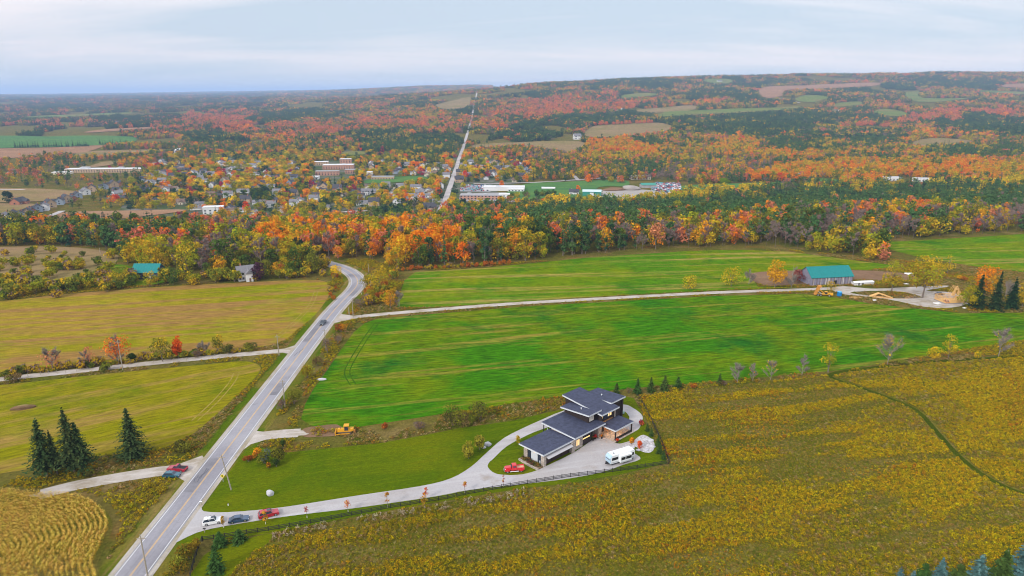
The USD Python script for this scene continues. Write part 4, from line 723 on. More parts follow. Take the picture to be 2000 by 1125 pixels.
# corn in concentric rows
def corn_tuft(seed):
    r = np.random.default_rng(seed); n = 46; c = np.c_[r.normal(size=n) * .17, r.uniform(-.45, .45, n), r.uniform(0.5, 2.1, n)]
    nv = np.c_[np.cos(r.uniform(0, 6.28, n)), np.sin(r.uniform(0, 6.28, n)), np.full(n, 0.7)]; v, f = cards(r, c, nv, np.full(n, 0.26), 0.5, 0.20)
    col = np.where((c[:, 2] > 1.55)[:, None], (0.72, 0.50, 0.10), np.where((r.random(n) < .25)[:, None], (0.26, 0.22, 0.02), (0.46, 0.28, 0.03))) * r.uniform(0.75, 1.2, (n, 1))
    return (v, f), np.repeat(col, 4, 0)
corn_meshes = [corn_tuft(900 + s) for s in range(6)]; CP, CR = [], []
fld = G['cornfloor'].buffer(-1.2); view = Polygon(pxy([(-60, 1200), (-60, 940), (260, 950), (260, 1200)])); core = fld; d = 0
while not core.is_empty and d < 46:
    for ring in ([core] if core.geom_type == 'Polygon' else core.geoms):
        l = ring.exterior; m = int(l.length / 0.5)
        for t in range(m):
            p = l.interpolate(t * 0.5)
            if view.contains(p): q = l.interpolate(t * 0.5 + 0.2); CP.append((p.x, p.y)); CR.append(math.atan2(q.y - p.y, q.x - p.x) + math.pi / 2)
    d += 1.12; core = fld.buffer(-d)
CP = np.array(CP) + r.normal(size=(len(CP), 2)) * 0.11; gap = meshkit.fbm(np.c_[CP / 11, np.zeros(len(CP))], 3, 91); m = (r.random(len(CP)) < np.clip((gap - 0.27) * 9, 0.25, 1)); CP, CR = CP[m], np.array(CR)[m]
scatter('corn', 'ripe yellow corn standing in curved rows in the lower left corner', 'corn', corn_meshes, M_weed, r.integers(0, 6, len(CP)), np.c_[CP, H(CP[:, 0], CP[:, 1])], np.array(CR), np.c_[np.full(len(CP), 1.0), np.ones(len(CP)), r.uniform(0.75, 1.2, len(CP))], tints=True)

# ------------------------------------------------------------------ single trees and bushes
def height(u, v, vt):
    p = at(u, v); hs = np.linspace(0.3, 40, 400); q = to_px(np.c_[np.full(400, p[0]), np.full(400, p[1]), p[2] + hs])[1]; return float(np.interp(-vt, -q, hs))
def metres(u, v): p = at(u, v); return (p[1] * _cp - (p[2] - CAM_H) * _sp) / F_PX
spruce_hi = [tree_proto(f'tall_spruce_kind_{i}', conifer(60 + i, 18, 8.8, (0.040, 0.066, 0.022), tiers=36, per=19, k=8, size=0.56, z0=(0.17, 0.05, 0.22)[i], alt=(0.07, 0.092, 0.026), ragged=0.6), M_needle) for i in range(3)]
spruce_lo = [tree_proto(f'young_spruce_kind_{i}', conifer(70 + i, 6, 3.6, (0.045, 0.085, 0.018), tiers=18, per=14, k=6, size=0.42, z0=0.05, alt=(0.055, 0.10, 0.02), ragged=0.3), M_needle) for i in range(2)]
spruce_bl = [tree_proto(f'blue_spruce_kind_{i}', conifer(80 + i, 7, 4.2, (0.065, 0.135, 0.135), tiers=20, per=14, k=6, size=0.34, z0=0.04, alt=(0.10, 0.19, 0.19), ragged=0.25), M_needle) for i in range(2)]
cedar = [tree_proto(f'cedar_kind_{i}', conifer(90 + i, 14, 8.2, (0.020, 0.046, 0.018), tiers=28, per=18, k=7, size=0.62, z0=0.05, alt=(0.032, 0.062, 0.022), ragged=0.42), M_needle) for i in range(2)]
def single(pr, h0, name, label, cat, u, v, vt, w=None, w0=None, rz=None, group=None):
    p = at(u, v); h = height(u, v, vt); s = h / h0; sx = (w * metres(u, v) / w0) if w else s
    return copy_of(pr, name, label, cat, p, r.uniform(0, 6.28) if rz is None else rz, (sx, sx, s), group)
for pr, u, v, vt, w, lab in [(spruce_hi[0], 92, 931, 817, 72, 'leftmost tall spruce with bare lower trunk beside the stony track'), (spruce_hi[2], 146, 924, 796, 72, 'tallest roadside spruce, second from the left, on a pale bare trunk'), (spruce_hi[0], 162, 921, 822, 64, 'lower spruce leaning on the tallest one by the stony track'), (spruce_hi[1], 261, 893, 795, 78, 'dense dark spruce standing alone right of the other tall spruces'), (spruce_hi[2], 112, 926, 840, 44, 'thin short spruce half hidden between the tall spruces')]:
    single(pr, 18, 'spruce_tree', lab, 'tree', u, v, vt, w, 8.8)
for pr, u, v, vt, w, lab in [(spruce_lo[0], 424, 1117, 1062, 32, 'young spruce on the small lawn below the board fence'), (spruce_lo[1], 430, 1066, 1038, 26, 'small spruce at the corner of the board fence'), (spruce_lo[0], 468, 1058, 1033, 26, 'small spruce behind the fence, below the blue sedan'), (spruce_lo[1], 1204, 770, 747, 14, 'first small spruce of the row behind the house, next to its roof'), (spruce_lo[0], 1245, 768, 738, 16, 'brownish small spruce second in the row behind the house'), (spruce_lo[1], 1271, 765, 736, 16, 'dark small spruce third in the row behind the house'), (spruce_lo[0], 1298, 762, 732, 18, 'tallest small spruce in the row behind the house'), (spruce_lo[1], 1324, 758, 735, 17, 'last small spruce at the right end of the row behind the house'), (spruce_lo[0], 1405, 752, 729, 12, 'lone little spruce on the field edge right of the row'),
        (spruce_lo[0], 1264, 842, 826, 9, 'little spruce by the fence beside the red shrub'), (spruce_lo[1], 1272, 852, 834, 9, 'little spruce by the fence behind the stone patio'), (spruce_lo[0], 1285, 871, 850, 11, 'little spruce by the fence right of the patio'), (spruce_lo[1], 1288, 886, 862, 12, 'little spruce at the fence corner near the trailer'), (spruce_lo[1], 1296, 897, 878, 10, 'lowest little spruce in the fence corner')]:
    single(pr, 6, 'spruce_tree', lab, 'tree', u, v, vt, w * 1.25, 3.2)
for pr, u, v, vt, w, lab in [(spruce_bl[0], 1755, 1142, 1107, 22, 'first blue spruce cut off by the bottom edge'), (spruce_bl[1], 1780, 1150, 1114, 26, 'small blue spruce top at the bottom edge, second from the left'), (spruce_bl[0], 1834, 1142, 1089, 36, 'brightest blue spruce at the bottom edge'), (spruce_bl[1], 1906, 1150, 1082, 50, 'broad blue-green spruce at the bottom edge'), (spruce_bl[0], 1992, 1142, 1044, 60, 'tall blue spruce in the lower right corner')]:
    single(pr, 7, 'spruce_tree', lab, 'tree', u, v, vt, w * 1.45, 4.2)
for u, v, vt, w, lab in [(1800, 1150, 1098, 34, 'dark green spruce between two blue ones at the bottom edge'), (1868, 1152, 1100, 40, 'green spruce right of the brightest blue spruce'), (1950, 1155, 1072, 46, 'dark green spruce next to the lower right corner')]:
    single(spruce_lo[0], 6, 'spruce_tree', lab, 'tree', u, v, vt, w * 1.4, 3.2)
for i, (u, v, vt, w, lab) in enumerate([(1908, 602, 533, 44, 'left dark cedar in the clump beside the building site'), (1943, 605, 530, 40, 'middle dark cedar in the clump beside the building site'), (1974, 603, 541, 40, 'right dark cedar in the clump beside the building site')]):
    single(cedar[i % 2], 14, 'cedar_tree', lab, 'tree', u, v, vt, w, 8.4)
def leafy(seed, h, w, col, n, size, **k): return deciduous(seed, h, w, PAL.get(col, col) if isinstance(col, str) else col, n, size, **k)
BIG = [  # one-off trees: label, base, top, width in pixels, colour, thinning
 ('large open yellow tree over the building site', 1801, 582, 497, 66, 'gold', 900, 0.75, .28), ('yellow-green tree with bare lower twigs by the white shed', 1741, 570, 508, 46, 'lime', 500, 0.62, .3), ('golden-orange tree left of the grey barn', 1513, 562, 507, 42, 'amber', 700, 0.6, .15),
 ('round yellow shrub tree in the green field left of the barn', 1347, 564, 537, 30, 'gold', 300, 0.5, .15), ('pair-topped yellow tree beside the lane in the green field', 1428, 559, 520, 42, 'gold', 420, 0.55, .18), ('small red-purple tree against the gable of the grey barn', 1558, 552, 526, 24, (0.22, 0.045, 0.05), 260, 0.5, .2),
 ('yellow bush-like tree in front of the dark cedars', 1893, 600, 556, 38, 'lime', 500, 0.6, .16), ('orange maple behind the dark cedars', 1921, 578, 519, 48, 'orange', 520, 0.65, .2), ('thin yellow tree beyond the building site', 1850, 535, 498, 26, 'gold', 220, 0.5, .4), ('yellow tree right of the dark cedars', 1996, 600, 550, 26, 'gold', 320, 0.6, .2), ('yellow sapling behind the yellow scraper', 1622, 572, 548, 22, 'gold', 130, 0.45, .3),
 ('yellow-green tree in two clumps on the lawn beside the driveway', 915, 896, 862, 26, (0.26, 0.22, 0.02), 520, 0.36, .1), ('smaller yellow-green tree behind its twin on the lawn', 936, 879, 849, 24, (0.23, 0.20, 0.02), 440, 0.36, .1), ('thin golden sapling beside the garage', 1012, 868, 850, 12, 'gold', 110, 0.3, .2),
 ('bright orange-red maple by the gravel lane', 232, 712, 655, 54, (0.60, 0.14, 0.02), 380, 0.5, .35), ('flame-orange narrow maple on the gravel lane', 349, 700, 656, 26, (0.56, 0.11, 0.008), 480, 0.5, .3), ('faded pink tree with bare top near the left end of the lane', 104, 722, 682, 46, 'pink', 170, 0.42, .3), ('thin pinkish tree between the two orange maples and the faded one', 176, 716, 676, 26, 'pink', 110, 0.4, .3),
 ('grey-green loose tree between the orange maples', 318, 706, 658, 36, 'olive', 380, 0.5, .2), ('slim olive tree near the lane junction', 427, 690, 650, 20, 'olive', 240, 0.45, .3), ('orange and yellow tree beside the road bend', 741, 575, 520, 44, 'gold', 560, 0.55, .15), ('golden tree above the lane junction', 762, 602, 565, 26, 'amber', 240, 0.45, .2), ('golden bush at the outside of the road bend', 656, 545, 518, 26, 'yellow', 260, 0.45, .1),
 ('yellow thin tree on the meadow edge, third from the right', 1617, 727, 667, 36, 'gold', 260, 0.42, .3), ('wispy yellow tree near the right end of the meadow edge', 1852, 700, 652, 30, 'gold', 230, 0.42, .35), ('round yellow bush on the meadow edge', 1824, 700, 676, 24, 'yellow', 280, 0.4, .1), ('low yellow bush near the right end of the meadow edge', 1908, 699, 686, 14, 'yellow', 120, 0.35, .1), ('dark purple tree beside the white farmhouse', 506, 548, 513, 28, 'purple', 420, 0.6, .06),
 ('round olive tree in front of the dark barn', 236, 560, 522, 38, 'olive', 420, 0.55, .12), ('gold-green tree at the right front corner of the dark barn', 293, 560, 530, 26, 'gold', 260, 0.5, .15), ('green leaning tree right of the dark barn', 338, 556, 522, 34, 'green', 400, 0.55, .12), ('tall yellow-green tree behind the dark barn', 300, 520, 462, 70, 'lime', 700, 0.75, .1)]
for i, (lab, u, v, vt, w, col, n, size, thin) in enumerate(BIG):
    h, wm = height(u, v, vt), w * metres(u, v)
    alt = PAL['gold'] if col in ('lime', 'olive') else PAL['lime'] if col in ('gold', 'yellow') else PAL['amber'] if col in ('amber', 'orange') else None
    low = 'bush' in lab or 'shrub' in lab
    tc = deciduous(1000 + i, h, wm, PAL.get(col) if isinstance(col, str) else col, int(n * 2.6), size * 0.72, 0.05 if low else 0.24 if i < 2 else 0.16, 13, alt, 0.3, thin=thin if not low else 0, taper=0.5 if 'narrow' in lab or 'faded' in lab else 0.1)
    t = thing('shrub' if low else 'broadleaf_tree', lab, 'shrub' if low else 'tree', at(u, v)); obj('trunk', tc[0], M_bark, t); obj('crown', tc[1][:2], M_leaf, t, tint=tc[1][2])
BARE = [(1505, 742, 700, 30, 'yellow', 'grey bare tree with a yellow top left on the meadow edge', 40), (1566, 733, 685, 26, 'brown', 'slim leafless grey tree on the meadow edge', 0), (1440, 748, 708, 34, 'brown', 'low pale leafless tree at the left end of the meadow edge', 0), (1470, 745, 706, 24, 'amber', 'leafless tree with a few orange leaves on the meadow edge', 10), (1733, 712, 655, 58, 'yellow', 'wide grey tree with a yellow crown patch on the meadow edge', 60), (1950, 696, 636, 46, 'yellow', 'pale leafless tree at the right end of the meadow edge', 14),
        (1462, 556, 526, 26, 'brown', 'leafless tree beside the brown soil, left of the barn', 0), (1545, 562, 512, 28, 'rust', 'leafless tree right beside the golden one at the barn', 20), (232, 712, 648, 34, 'brown', 'grey bare top rising behind the orange-red maple', 0), (104, 722, 672, 36, 'rust', 'bare twiggy tree behind the faded pink one', 12), (168, 716, 678, 22, 'brown', 'thin bare tree on the lane, left of the orange-red maple', 0), (398, 692, 668, 26, 'brown', 'grey leafless shrub tree by the lane junction', 0), (780, 600, 566, 26, 'amber', 'bare tree beside the golden one at the lane', 16), (1962, 585, 545, 40, 'rust', 'leafless tree behind the cedars at the right edge', 10)]
for i, (u, v, vt, w, lc, lab, leaf) in enumerate(BARE):
    h, wm = height(u, v, vt), w * metres(u, v); tc = bare_tree(1200 + i, h, wm, (0.25, 0.215, 0.185), n=1100, leaf=leaf * 2, leafcol=PAL[lc], twig=0.03)
    t = thing('bare_tree', lab, 'tree', at(u, v)); obj('trunk', tc[0], M_palebark, t); obj('crown', tc[1][:2], M_leaf, t, tint=tc[1][2])
# young trees staked along the driveway
SAP = [(437, 1031, 1008, 11, (0.36, 0.18, 0.02), 110, 'small bronze tree beside the white car on the driveway'), (519, 1024, 999, 14, (0.34, 0.17, 0.02), 120, 'small bronze tree in front of the red car on the driveway'), (600, 1012, 985, 8, (0.40, 0.09, 0.07), 45, 'thin pink sapling, first right of the red car'), (680, 1000, 974, 13, (0.50, 0.16, 0.05), 90, 'pinkish-orange sapling, second right of the red car'), (757, 991, 962, 13, (0.34, 0.17, 0.015), 110, 'bronze-gold sapling, third right of the red car'), (832, 976, 953, 12, (0.46, 0.11, 0.02), 80, 'orange-red sapling behind the yellow one at the fence'), (829, 994, 966, 16, (0.36, 0.22, 0.015), 130, 'yellow sapling on the meadow side of the fence'), (908, 962, 940, 11, (0.48, 0.12, 0.03), 70, 'orange sapling right of the driveway fork'), (983, 951, 928, 7, (0.40, 0.10, 0.06), 34, 'nearly bare pink sapling below the red truck')]
M_stake = mat('sapling_wrap', (0.55, 0.52, 0.46), 0.9)
for i, (u, v, vt, w, c, n, lab) in enumerate(SAP):
    h, wm = height(u, v, vt), w * metres(u, v); tc = deciduous(1300 + i, h, wm, c, n * 2, 0.17, 0.38, 8, PAL['amber'], 0.25, trunk_k=4)
    t = thing('sapling', lab, 'young tree', at(u, v)); obj('trunk', tc[0], M_bark, t); obj('crown', tc[1][:2], M_leaf, t, tint=tc[1][2]); obj('trunk_guard', tube([(0, 0, 0), (0, 0, 0.7)], 0.09, 6), M_stake, t)
BUSH = [(500, 893, 872, 22, 'rusty', 'rust-red bush at the left end of the bush clump by the road'), (518, 905, 876, 30, 'bluegrey', 'grey-blue bush in the clump on the lawn by the road'), (545, 903, 870, 36, 'olive', 'large olive bush in the clump on the lawn by the road'), (540, 912, 894, 18, 'green', 'dark green bush at the front of the clump on the lawn'), (485, 902, 888, 20, 'rusty', 'low orange bush spreading left of the bush clump'), (524, 914, 900, 12, 'rusty', 'small orange-brown bush in front of the bush clump'), (553, 878, 853, 12, 'green', 'small pointed green bush behind the bush clump'),
        (884, 833, 784, 48, 'olive', 'tall olive bush on the field edge left of the house'), (938, 822, 776, 52, 'olive', 'broad olive-brown bush next to the house'), (914, 828, 806, 34, 'brown', 'brown bush between the two tall ones left of the house'), (820, 838, 820, 28, 'greyp', 'low mauve-grey bush on the field edge'), (752, 838, 822, 16, 'rusty', 'small rusty bush on the field edge right of the bulldozer'),
        (574, 790, 752, 34, 'olive', 'olive bush beside the utility pole by the road'), (551, 800, 776, 22, 'greyp', 'grey bush just below the pole by the road'), (600, 738, 700, 32, 'gold', 'yellow-green bush above the roadside pole'), (640, 690, 655, 30, 'greyp', 'mauve leafless bush on the bank right of the road'), (666, 650, 628, 26, 'rusty', 'orange bush at the lane mouth right of the road'), (660, 672, 650, 24, 'greyp', 'grey-purple bush below the lane mouth'), (620, 715, 692, 24, 'brown', 'brown bush on the bank between road and field'), (700, 600, 578, 30, 'greyp', 'mauve bush right of the road below the bend'), (722, 590, 560, 26, 'gold', 'yellow bush by the roadside pole at the bend'), (720, 560, 535, 34, 'gold', 'yellow-orange bush row at the bend'), (770, 540, 525, 22, 'red', 'scarlet bush at the corner of the far green field'),
        (358, 884, 858, 40, 'olive', 'dark olive bush on the slope above the parked pickup'), (170, 930, 915, 26, 'olive', 'low bush under the tall spruces'), (290, 955, 940, 22, 'gold', 'yellow-green bush on the bank left of the road'), (318, 962, 946, 20, 'gold', 'yellow bush by the road below the parked cars'), (258, 706, 688, 22, 'green', 'dark bush on the gravel lane right of the orange-red maple'), (488, 686, 668, 26, 'olive', 'olive-brown bush at the lane junction'), (448, 690, 670, 28, 'olive', 'dark bush on the lane next to the junction'), (30, 745, 728, 30, 'brown', 'brown bush at the left end of the lane'), (206, 724, 708, 26, 'olive', 'olive bush at the foot of the orange-red maple'), (385, 698, 682, 20, 'greyp', 'grey bush by the lane'),
        (1253, 830, 818, 12, 'redb', 'dark red shrub by the board fence'), (1233, 868, 852, 11, 'orangeb', 'orange shrub at the edge of the stone patio'), (1250, 876, 858, 14, 'redb2', 'bright red-orange shrub in the middle of the stone patio'), (1410, 752, 741, 20, 'greyp', 'low grey bush on the meadow edge'), (1352, 757, 746, 18, 'rusty', 'rusty bush right of the small spruces'), (1228, 768, 752, 14, 'greyp', 'grey bush between the first two small spruces'), (1762, 712, 702, 26, 'olive', 'low olive bush below the wide grey tree'), (1880, 548, 538, 20, 'rusty', 'rusty bush beyond the building site'),
        (370, 1092, 1060, 44, 'goldenb', 'tall golden bush on the bank right of the road'), (350, 1120, 1085, 40, 'goldenb', 'golden bush near the bottom edge right of the road'), (385, 1072, 1050, 26, 'goldenb', 'small golden bush by the fence corner'), (250, 995, 984, 16, 'gold', 'small yellow bush between corn and road')]
BC = dict(rusty=((0.28, 0.085, 0.015), PAL['amber']), bluegrey=((0.10, 0.12, 0.10), PAL['olive']), olive=(PAL['olive'], (0.08, 0.08, 0.02)), green=((0.04, 0.07, 0.015), PAL['green']), brown=(PAL['brown'], PAL['olive']), greyp=((0.17, 0.12, 0.11), PAL['brown']), gold=((0.30, 0.21, 0.012), PAL['lime']), red=(PAL['red'], PAL['rust']), redb=((0.22, 0.02, 0.02), PAL['rust']), orangeb=((0.55, 0.16, 0.01), PAL['amber']), redb2=((0.60, 0.07, 0.02), (0.62, 0.15, 0.01)), goldenb=((0.24, 0.16, 0.012), PAL['olive']))
for i, (u, v, vt, w, k, lab) in enumerate(BUSH):
    h, wm = height(u, v, vt), w * metres(u, v); st, (bv, bf, bt) = bush(1400 + i, h, wm, BC[k][0], 900 if wm > 3.5 else 320, (0.24 if k != 'greyp' else 0.15) * (0.8 + wm * 0.06), BC[k][1])
    t = thing('bush', lab, 'bush', at(u, v)); obj('stems', st, M_bark, t); obj('foliage', (bv, bf), M_leaf, t, tint=bt)
# bushes of the dry scrub hill, copies of three
scrub_b = [tree_proto(f'scrub_bush_kind_{i}', bush(1500 + i, 5, 6, c, 260, 0.5, a), crown='foliage', trunk='stems') for i, (c, a) in enumerate([((0.46, 0.32, 0.012), PAL['lime']), (PAL['olive'], PAL['gold']), ((0.22, 0.15, 0.11), PAL['gold']), ((0.10, 0.13, 0.018), PAL['lime']), ((0.40, 0.13, 0.015), PAL['amber'])])]
_rb = np.random.default_rng(71); _more = [(float(_rb.uniform(-12, 640)), 0.0, float(_rb.uniform(3.2, 6.5)), int(_rb.choice([0, 1, 1, 2, 3]))) for _ in range(74)]; _more = [(a, float(np.interp(a, front_u, front_v)) - float(_rb.uniform(-3, 14)), c, d) for a, b, c, d in _more if abs(a - 290) > 34 and abs(a - 482) > 16]
_more += [(float(_rb.uniform(-12, 215)), float(_rb.uniform(498, 572)), float(_rb.uniform(2.2, 5.5)), int(_rb.choice([0, 0, 1, 2, 2, 3]))) for _ in range(46)]
_more += [(u_, float(np.interp(u_, front_u, front_v)) + 2, float(_rb.uniform(1.6, 3.2)), int(_rb.choice([0, 4, 4, 2]))) for u_ in np.arange(778, 1000, 9.0)] + [(float(_rb.uniform(715, 772)), float(_rb.uniform(535, 598)), float(_rb.uniform(2.5, 5)), int(_rb.choice([0, 0, 1, 2, 4]))) for _ in range(16)] + [(float(a_), float(b_) + float(_rb.uniform(-3, 2)), float(_rb.uniform(1.2, 3.2)), int(_rb.choice([2, 2, 1, 3]))) for a_, b_ in zip(np.arange(5, 470, 11.0), np.interp(np.arange(5, 470, 11.0), [0, 150, 300, 500], [736, 720, 704, 686]))] + [(float(_rb.uniform(640, 664)), float(_rb.uniform(540, 590)), float(_rb.uniform(1.5, 3)), int(_rb.choice([2, 4, 0]))) for _ in range(7)]
for u, v, h, k in [(12, 500, 4, 2), (30, 520, 5, 0), (58, 498, 4.5, 3), (48, 512, 4, 0), (72, 492, 4, 1), (62, 508, 3.5, 0), (95, 545, 5, 0), (100, 495, 5, 0), (126, 524, 5.5, 1), (26, 535, 3, 3), (10, 556, 6, 1), (46, 560, 6, 2), (30, 580, 6, 1), (70, 575, 6, 0), (108, 566, 5, 2), (132, 570, 6.5, 1), (150, 560, 4, 1), (156, 525, 3, 0), (90, 556, 4, 2), (222, 482, 5, 0), (222, 505, 6, 0), (170, 552, 5, 1), (205, 560, 4, 1), (0, 530, 4, 0), (-10, 575, 6, 1), (110, 582, 4, 2), (265, 552, 4, 0), (310, 556, 4, 1), (380, 556, 5, 0), (420, 552, 4, 1), (450, 548, 5, 0), (560, 545, 5, 1), (600, 541, 5, 1), (630, 540, 4, 2)] + _more:
    p = at(u, v); nm = ('yellow', 'olive', 'brown leafless', 'dark green', 'rust-orange')[k]; w = 'on the gravel lane between the hay fields' if u < 480 and v > 660 else 'beside the road bend' if u > 638 and u < 775 else 'along the woods edge of the far green field' if u > 770 else 'on the dry scrub hill' if u < 225 and v < 540 else 'along the back edge of the straw-coloured hay field'
    copy_of(scrub_b[k], 'bush', f'{nm} bush {w}', 'bush', p, u, h / 5 * 1.45, f'{nm} bushes {w}')

# ------------------------------------------------------------------ built things: helpers
BF = np.array([(0, 2, 3, 1), (4, 5, 7, 6), (0, 1, 5, 4), (2, 6, 7, 3), (0, 4, 6, 2), (1, 3, 7, 5)])
BT = np.vstack([BF[:, [0, 1, 2]], BF[:, [0, 2, 3]]])
def box(x0, x1, y0, y1, z0, z1):
    return np.array([(x, y, z) for z in (z0, z1) for y in (y0, y1) for x in (x0, x1)], float), BT
def frustum(b, t, z0, z1):
    """b, t = (x0, x1, y0, y1) of the bottom and the top"""
    return np.array([(x, y, z) for (x0, x1, y0, y1), z in ((b, z0), (t, z1)) for y in (y0, y1) for x in (x0, x1)], float), BT
def slab(c, thick):
    """a roof slab under four corner points given counter-clockwise"""
    c = np.array(c, float); v = np.vstack([c - [0, 0, thick], c])
    return v, np.array([(0, 2, 1), (0, 3, 2), (4, 5, 6), (4, 6, 7)] + [t for i in range(4) for t in ((i, (i + 1) % 4, (i + 1) % 4 + 4), (i, (i + 1) % 4 + 4, i + 4))])
def cyl(p, q, rad, k=14, rad2=None):
    p, q = np.array(p, float), np.array(q, float); v, f = tube([p, q], np.array([rad, rad if rad2 is None else rad2]), k)
    return v, np.vstack([f, [(0, j + 1, j) for j in range(1, k - 1)]])
def extrude_x(prof, y0, y1):
    """side profile of (x, z) points, counter-clockwise, extruded across y"""
    g = trimesh.creation.extrude_polygon(Polygon(prof), y1 - y0); v = np.array(g.vertices); return np.c_[v[:, 0], y1 - v[:, 2], v[:, 1]] , np.array(g.faces)
def turn(m, a, off=(0, 0, 0)):
    v = m[0]; return np.c_[v[:, 0] * math.cos(a) - v[:, 1] * math.sin(a), v[:, 0] * math.sin(a) + v[:, 1] * math.cos(a), v[:, 2]] + np.array(off), m[1]
def part(t, name, m, *meshes, smooth=False): return obj(name, join(list(meshes)), m, t, smooth=smooth)
M_roof = mat('dark_shingle', (0.042, 0.048, 0.085), 0.75, var=0.35, scale=0.9); M_fascia = mat('pale_fascia', (0.60, 0.63, 0.68), 0.6, var=0.05); M_soffit = mat('wood_soffit', (0.42, 0.22, 0.09), 0.6, var=0.2)
M_dark = mat('dark_brown_siding', (0.030, 0.021, 0.020), 0.65, var=0.2); M_stucco = mat('pale_stucco', (0.50, 0.53, 0.56), 0.85, var=0.05); M_glass = mat('dark_window_glass', (0.03, 0.04, 0.06), 0.08, spec=0.8, var=0.0)
M_trim = mat('window_trim', (0.62, 0.58, 0.52), 0.6); M_garage = mat('dark_garage_door', (0.045, 0.024, 0.022), 0.5, var=0.15); M_awn = mat('grey_awning', (0.42, 0.41, 0.43), 0.5, var=0.05); M_steel = mat('galvanised', (0.55, 0.57, 0.60), 0.35, 0.6)
M_black = mat('black_paint', (0.016, 0.016, 0.018), 0.6); M_tyre = mat('tyre', (0.02, 0.02, 0.021), 0.9); M_rim = mat('wheel_rim', (0.45, 0.45, 0.47), 0.35, 0.7); M_lamp = mat('headlamp', (0.75, 0.76, 0.78), 0.15); M_tail = mat('tail_lamp', (0.35, 0.01, 0.01), 0.2)
def stone_mat():
    n = {'g': ('geometry', {}), 'm': ('mapping', {'scale': (1.5, 1.5, 4.0)}), 'v': ('voronoi_texture', {'scale': 1.0}), 'e': ('voronoi_texture', {'scale': 1.0, 'feature': 'distance_to_edge'}), 's': ('separate_color', {}),
         'r': ('rgb_ramp', {'ramp': [(0, (0.30, 0.25, 0.215)), (0.5, (0.40, 0.34, 0.29)), (1, (0.50, 0.44, 0.39))]}), 'k': ('rgb_ramp', {'ramp': [(0, (0.45, 0.45, 0.45)), (0.07, (1, 1, 1))]}), 'x': ('mix_color', {'blend_type': 'multiply', 'fac': 1.0}),
         'b': ('bump', {'strength': 0.6, 'distance': 0.05}), 'p': ('principled_bsdf', {'roughness': 0.9})}
    return usdkit.material(stage, '/World/Looks/ledge_stone', n, [('g.position', 'm.vector'), ('m.vector', 'v.vector'), ('m.vector', 'e.vector'), ('v.color', 's.color'), ('s.r', 'r.fac'), ('e.distance', 'k.fac'), ('r.color', 'x.a'), ('k.color', 'x.b'), ('x.result', 'p.base_color'), ('k.color', 'b.height'), ('b.normal', 'p.normal')], surface='p.BSDF')
M_stone = stone_mat()
M_warm = usdkit.material(stage, '/World/Looks/lit_window', {'e': ('emission', {'color': (1.0, 0.62, 0.25), 'strength': 0.85})}, [], surface='e.emission')
M_glow = usdkit.material(stage, '/World/Looks/porch_lamp', {'e': ('emission', {'color': (1.0, 0.58, 0.22), 'strength': 60.0})}, [], surface='e.emission')
def board_mat(name, c, period, axis=0, var=0.35):
    """upright weathered boards: tone changes from board to board"""
    c = np.array(c); sc = (1 / period, 1 / period, 0.02)
    n = {'o': ('texture_coordinate', {}), 'm': ('mapping', {'scale': sc}), 'n': ('noise_texture', {'scale': 1.0, 'detail': 2.0}), 'r': ('rgb_ramp', {'ramp': [(0.3, c * (1 - var)), (0.5, c), (0.72, np.minimum(c * (1 + var * 1.6), 0.9))]}), 'p': ('principled_bsdf', {'roughness': 0.9})}
    return usdkit.material(stage, '/World/Looks/' + name, n, [('o.object', 'm.vector'), ('m.vector', 'n.vector'), ('n.fac', 'r.fac'), ('r.color', 'p.base_color')], surface='p.BSDF')

# ------------------------------------------------------------------ the modern house
HA = math.radians(43); HO = pix(1062.5, 913, 0)[0]
def hw(x, y, z=0): return np.array([HO[0] + x * math.cos(HA) - y * math.sin(HA), HO[1] + x * math.sin(HA) + y * math.cos(HA), z])
HZ = float(H(*hw(14, 5)[:2])[0])
house = thing('house', 'modern house of dark siding and stone under several black single-slope roofs', 'house', hw(0, 0, HZ), HA)
def house_roof(x0, x1, y0, y1, zf, zb, lip=0.46):
    """roof rising or falling from the front edge y0 to the back edge y1, with a pale fascia all round"""
    c = [(x0, y0, zf), (x1, y0, zf), (x1, y1, zb), (x0, y1, zb)]
    rf = part(house, 'roof', M_roof, slab(c, 0.10)); zl = lambda y: zf + (zb - zf) * (y - y0) / (y1 - y0); o = 0.05
    def strip(xa, ya, xb, yb):
        t = 0.06; n = np.array([ya - yb, xb - xa]) / math.hypot(xb - xa, yb - ya) * t
        p = [(xa, ya), (xb, yb), (xb + n[0], yb + n[1]), (xa + n[0], ya + n[1])]
        v = np.array([(a, b, zl(b) + 0.012 - lip) for a, b in p] + [(a, b, zl(b) + 0.012) for a, b in p]); return v, np.array([(0, 2, 1), (0, 3, 2), (4, 5, 6), (4, 6, 7)] + [t for i in range(4) for t in ((i, (i + 1) % 4, (i + 1) % 4 + 4), (i, (i + 1) % 4 + 4, i + 4))])
    obj('fascia', join([strip(x0, y0 + 0, x1, y0), strip(x0, y1, x0, y0)]), M_fascia, rf); obj('dark_edge', join([strip(x1, y0, x1, y1), strip(x1, y1, x0, y1)]), M_roof, rf)
    obj('soffit', slab([(x0 + .1, y0 + .1, zl(y0 + .1) - .14), (x1 - .1, y0 + .1, zl(y0 + .1) - .14), (x1 - .1, y1 - .1, zl(y1 - .1) - .14), (x0 + .1, y1 - .1, zl(y1 - .1) - .14)], 0.05), M_soffit, rf)
    for k in range(int((y1 - y0) / 1.8)):     # courses of shingles as low steps across the slope
        y = y0 + 0.9 + k * 1.8; obj('shingle_course', box(x0 + .02, x1 - .02, y - .05, y + .05, zl(y) + 0.001, zl(y) + 0.022), M_roof, rf)
    return rf
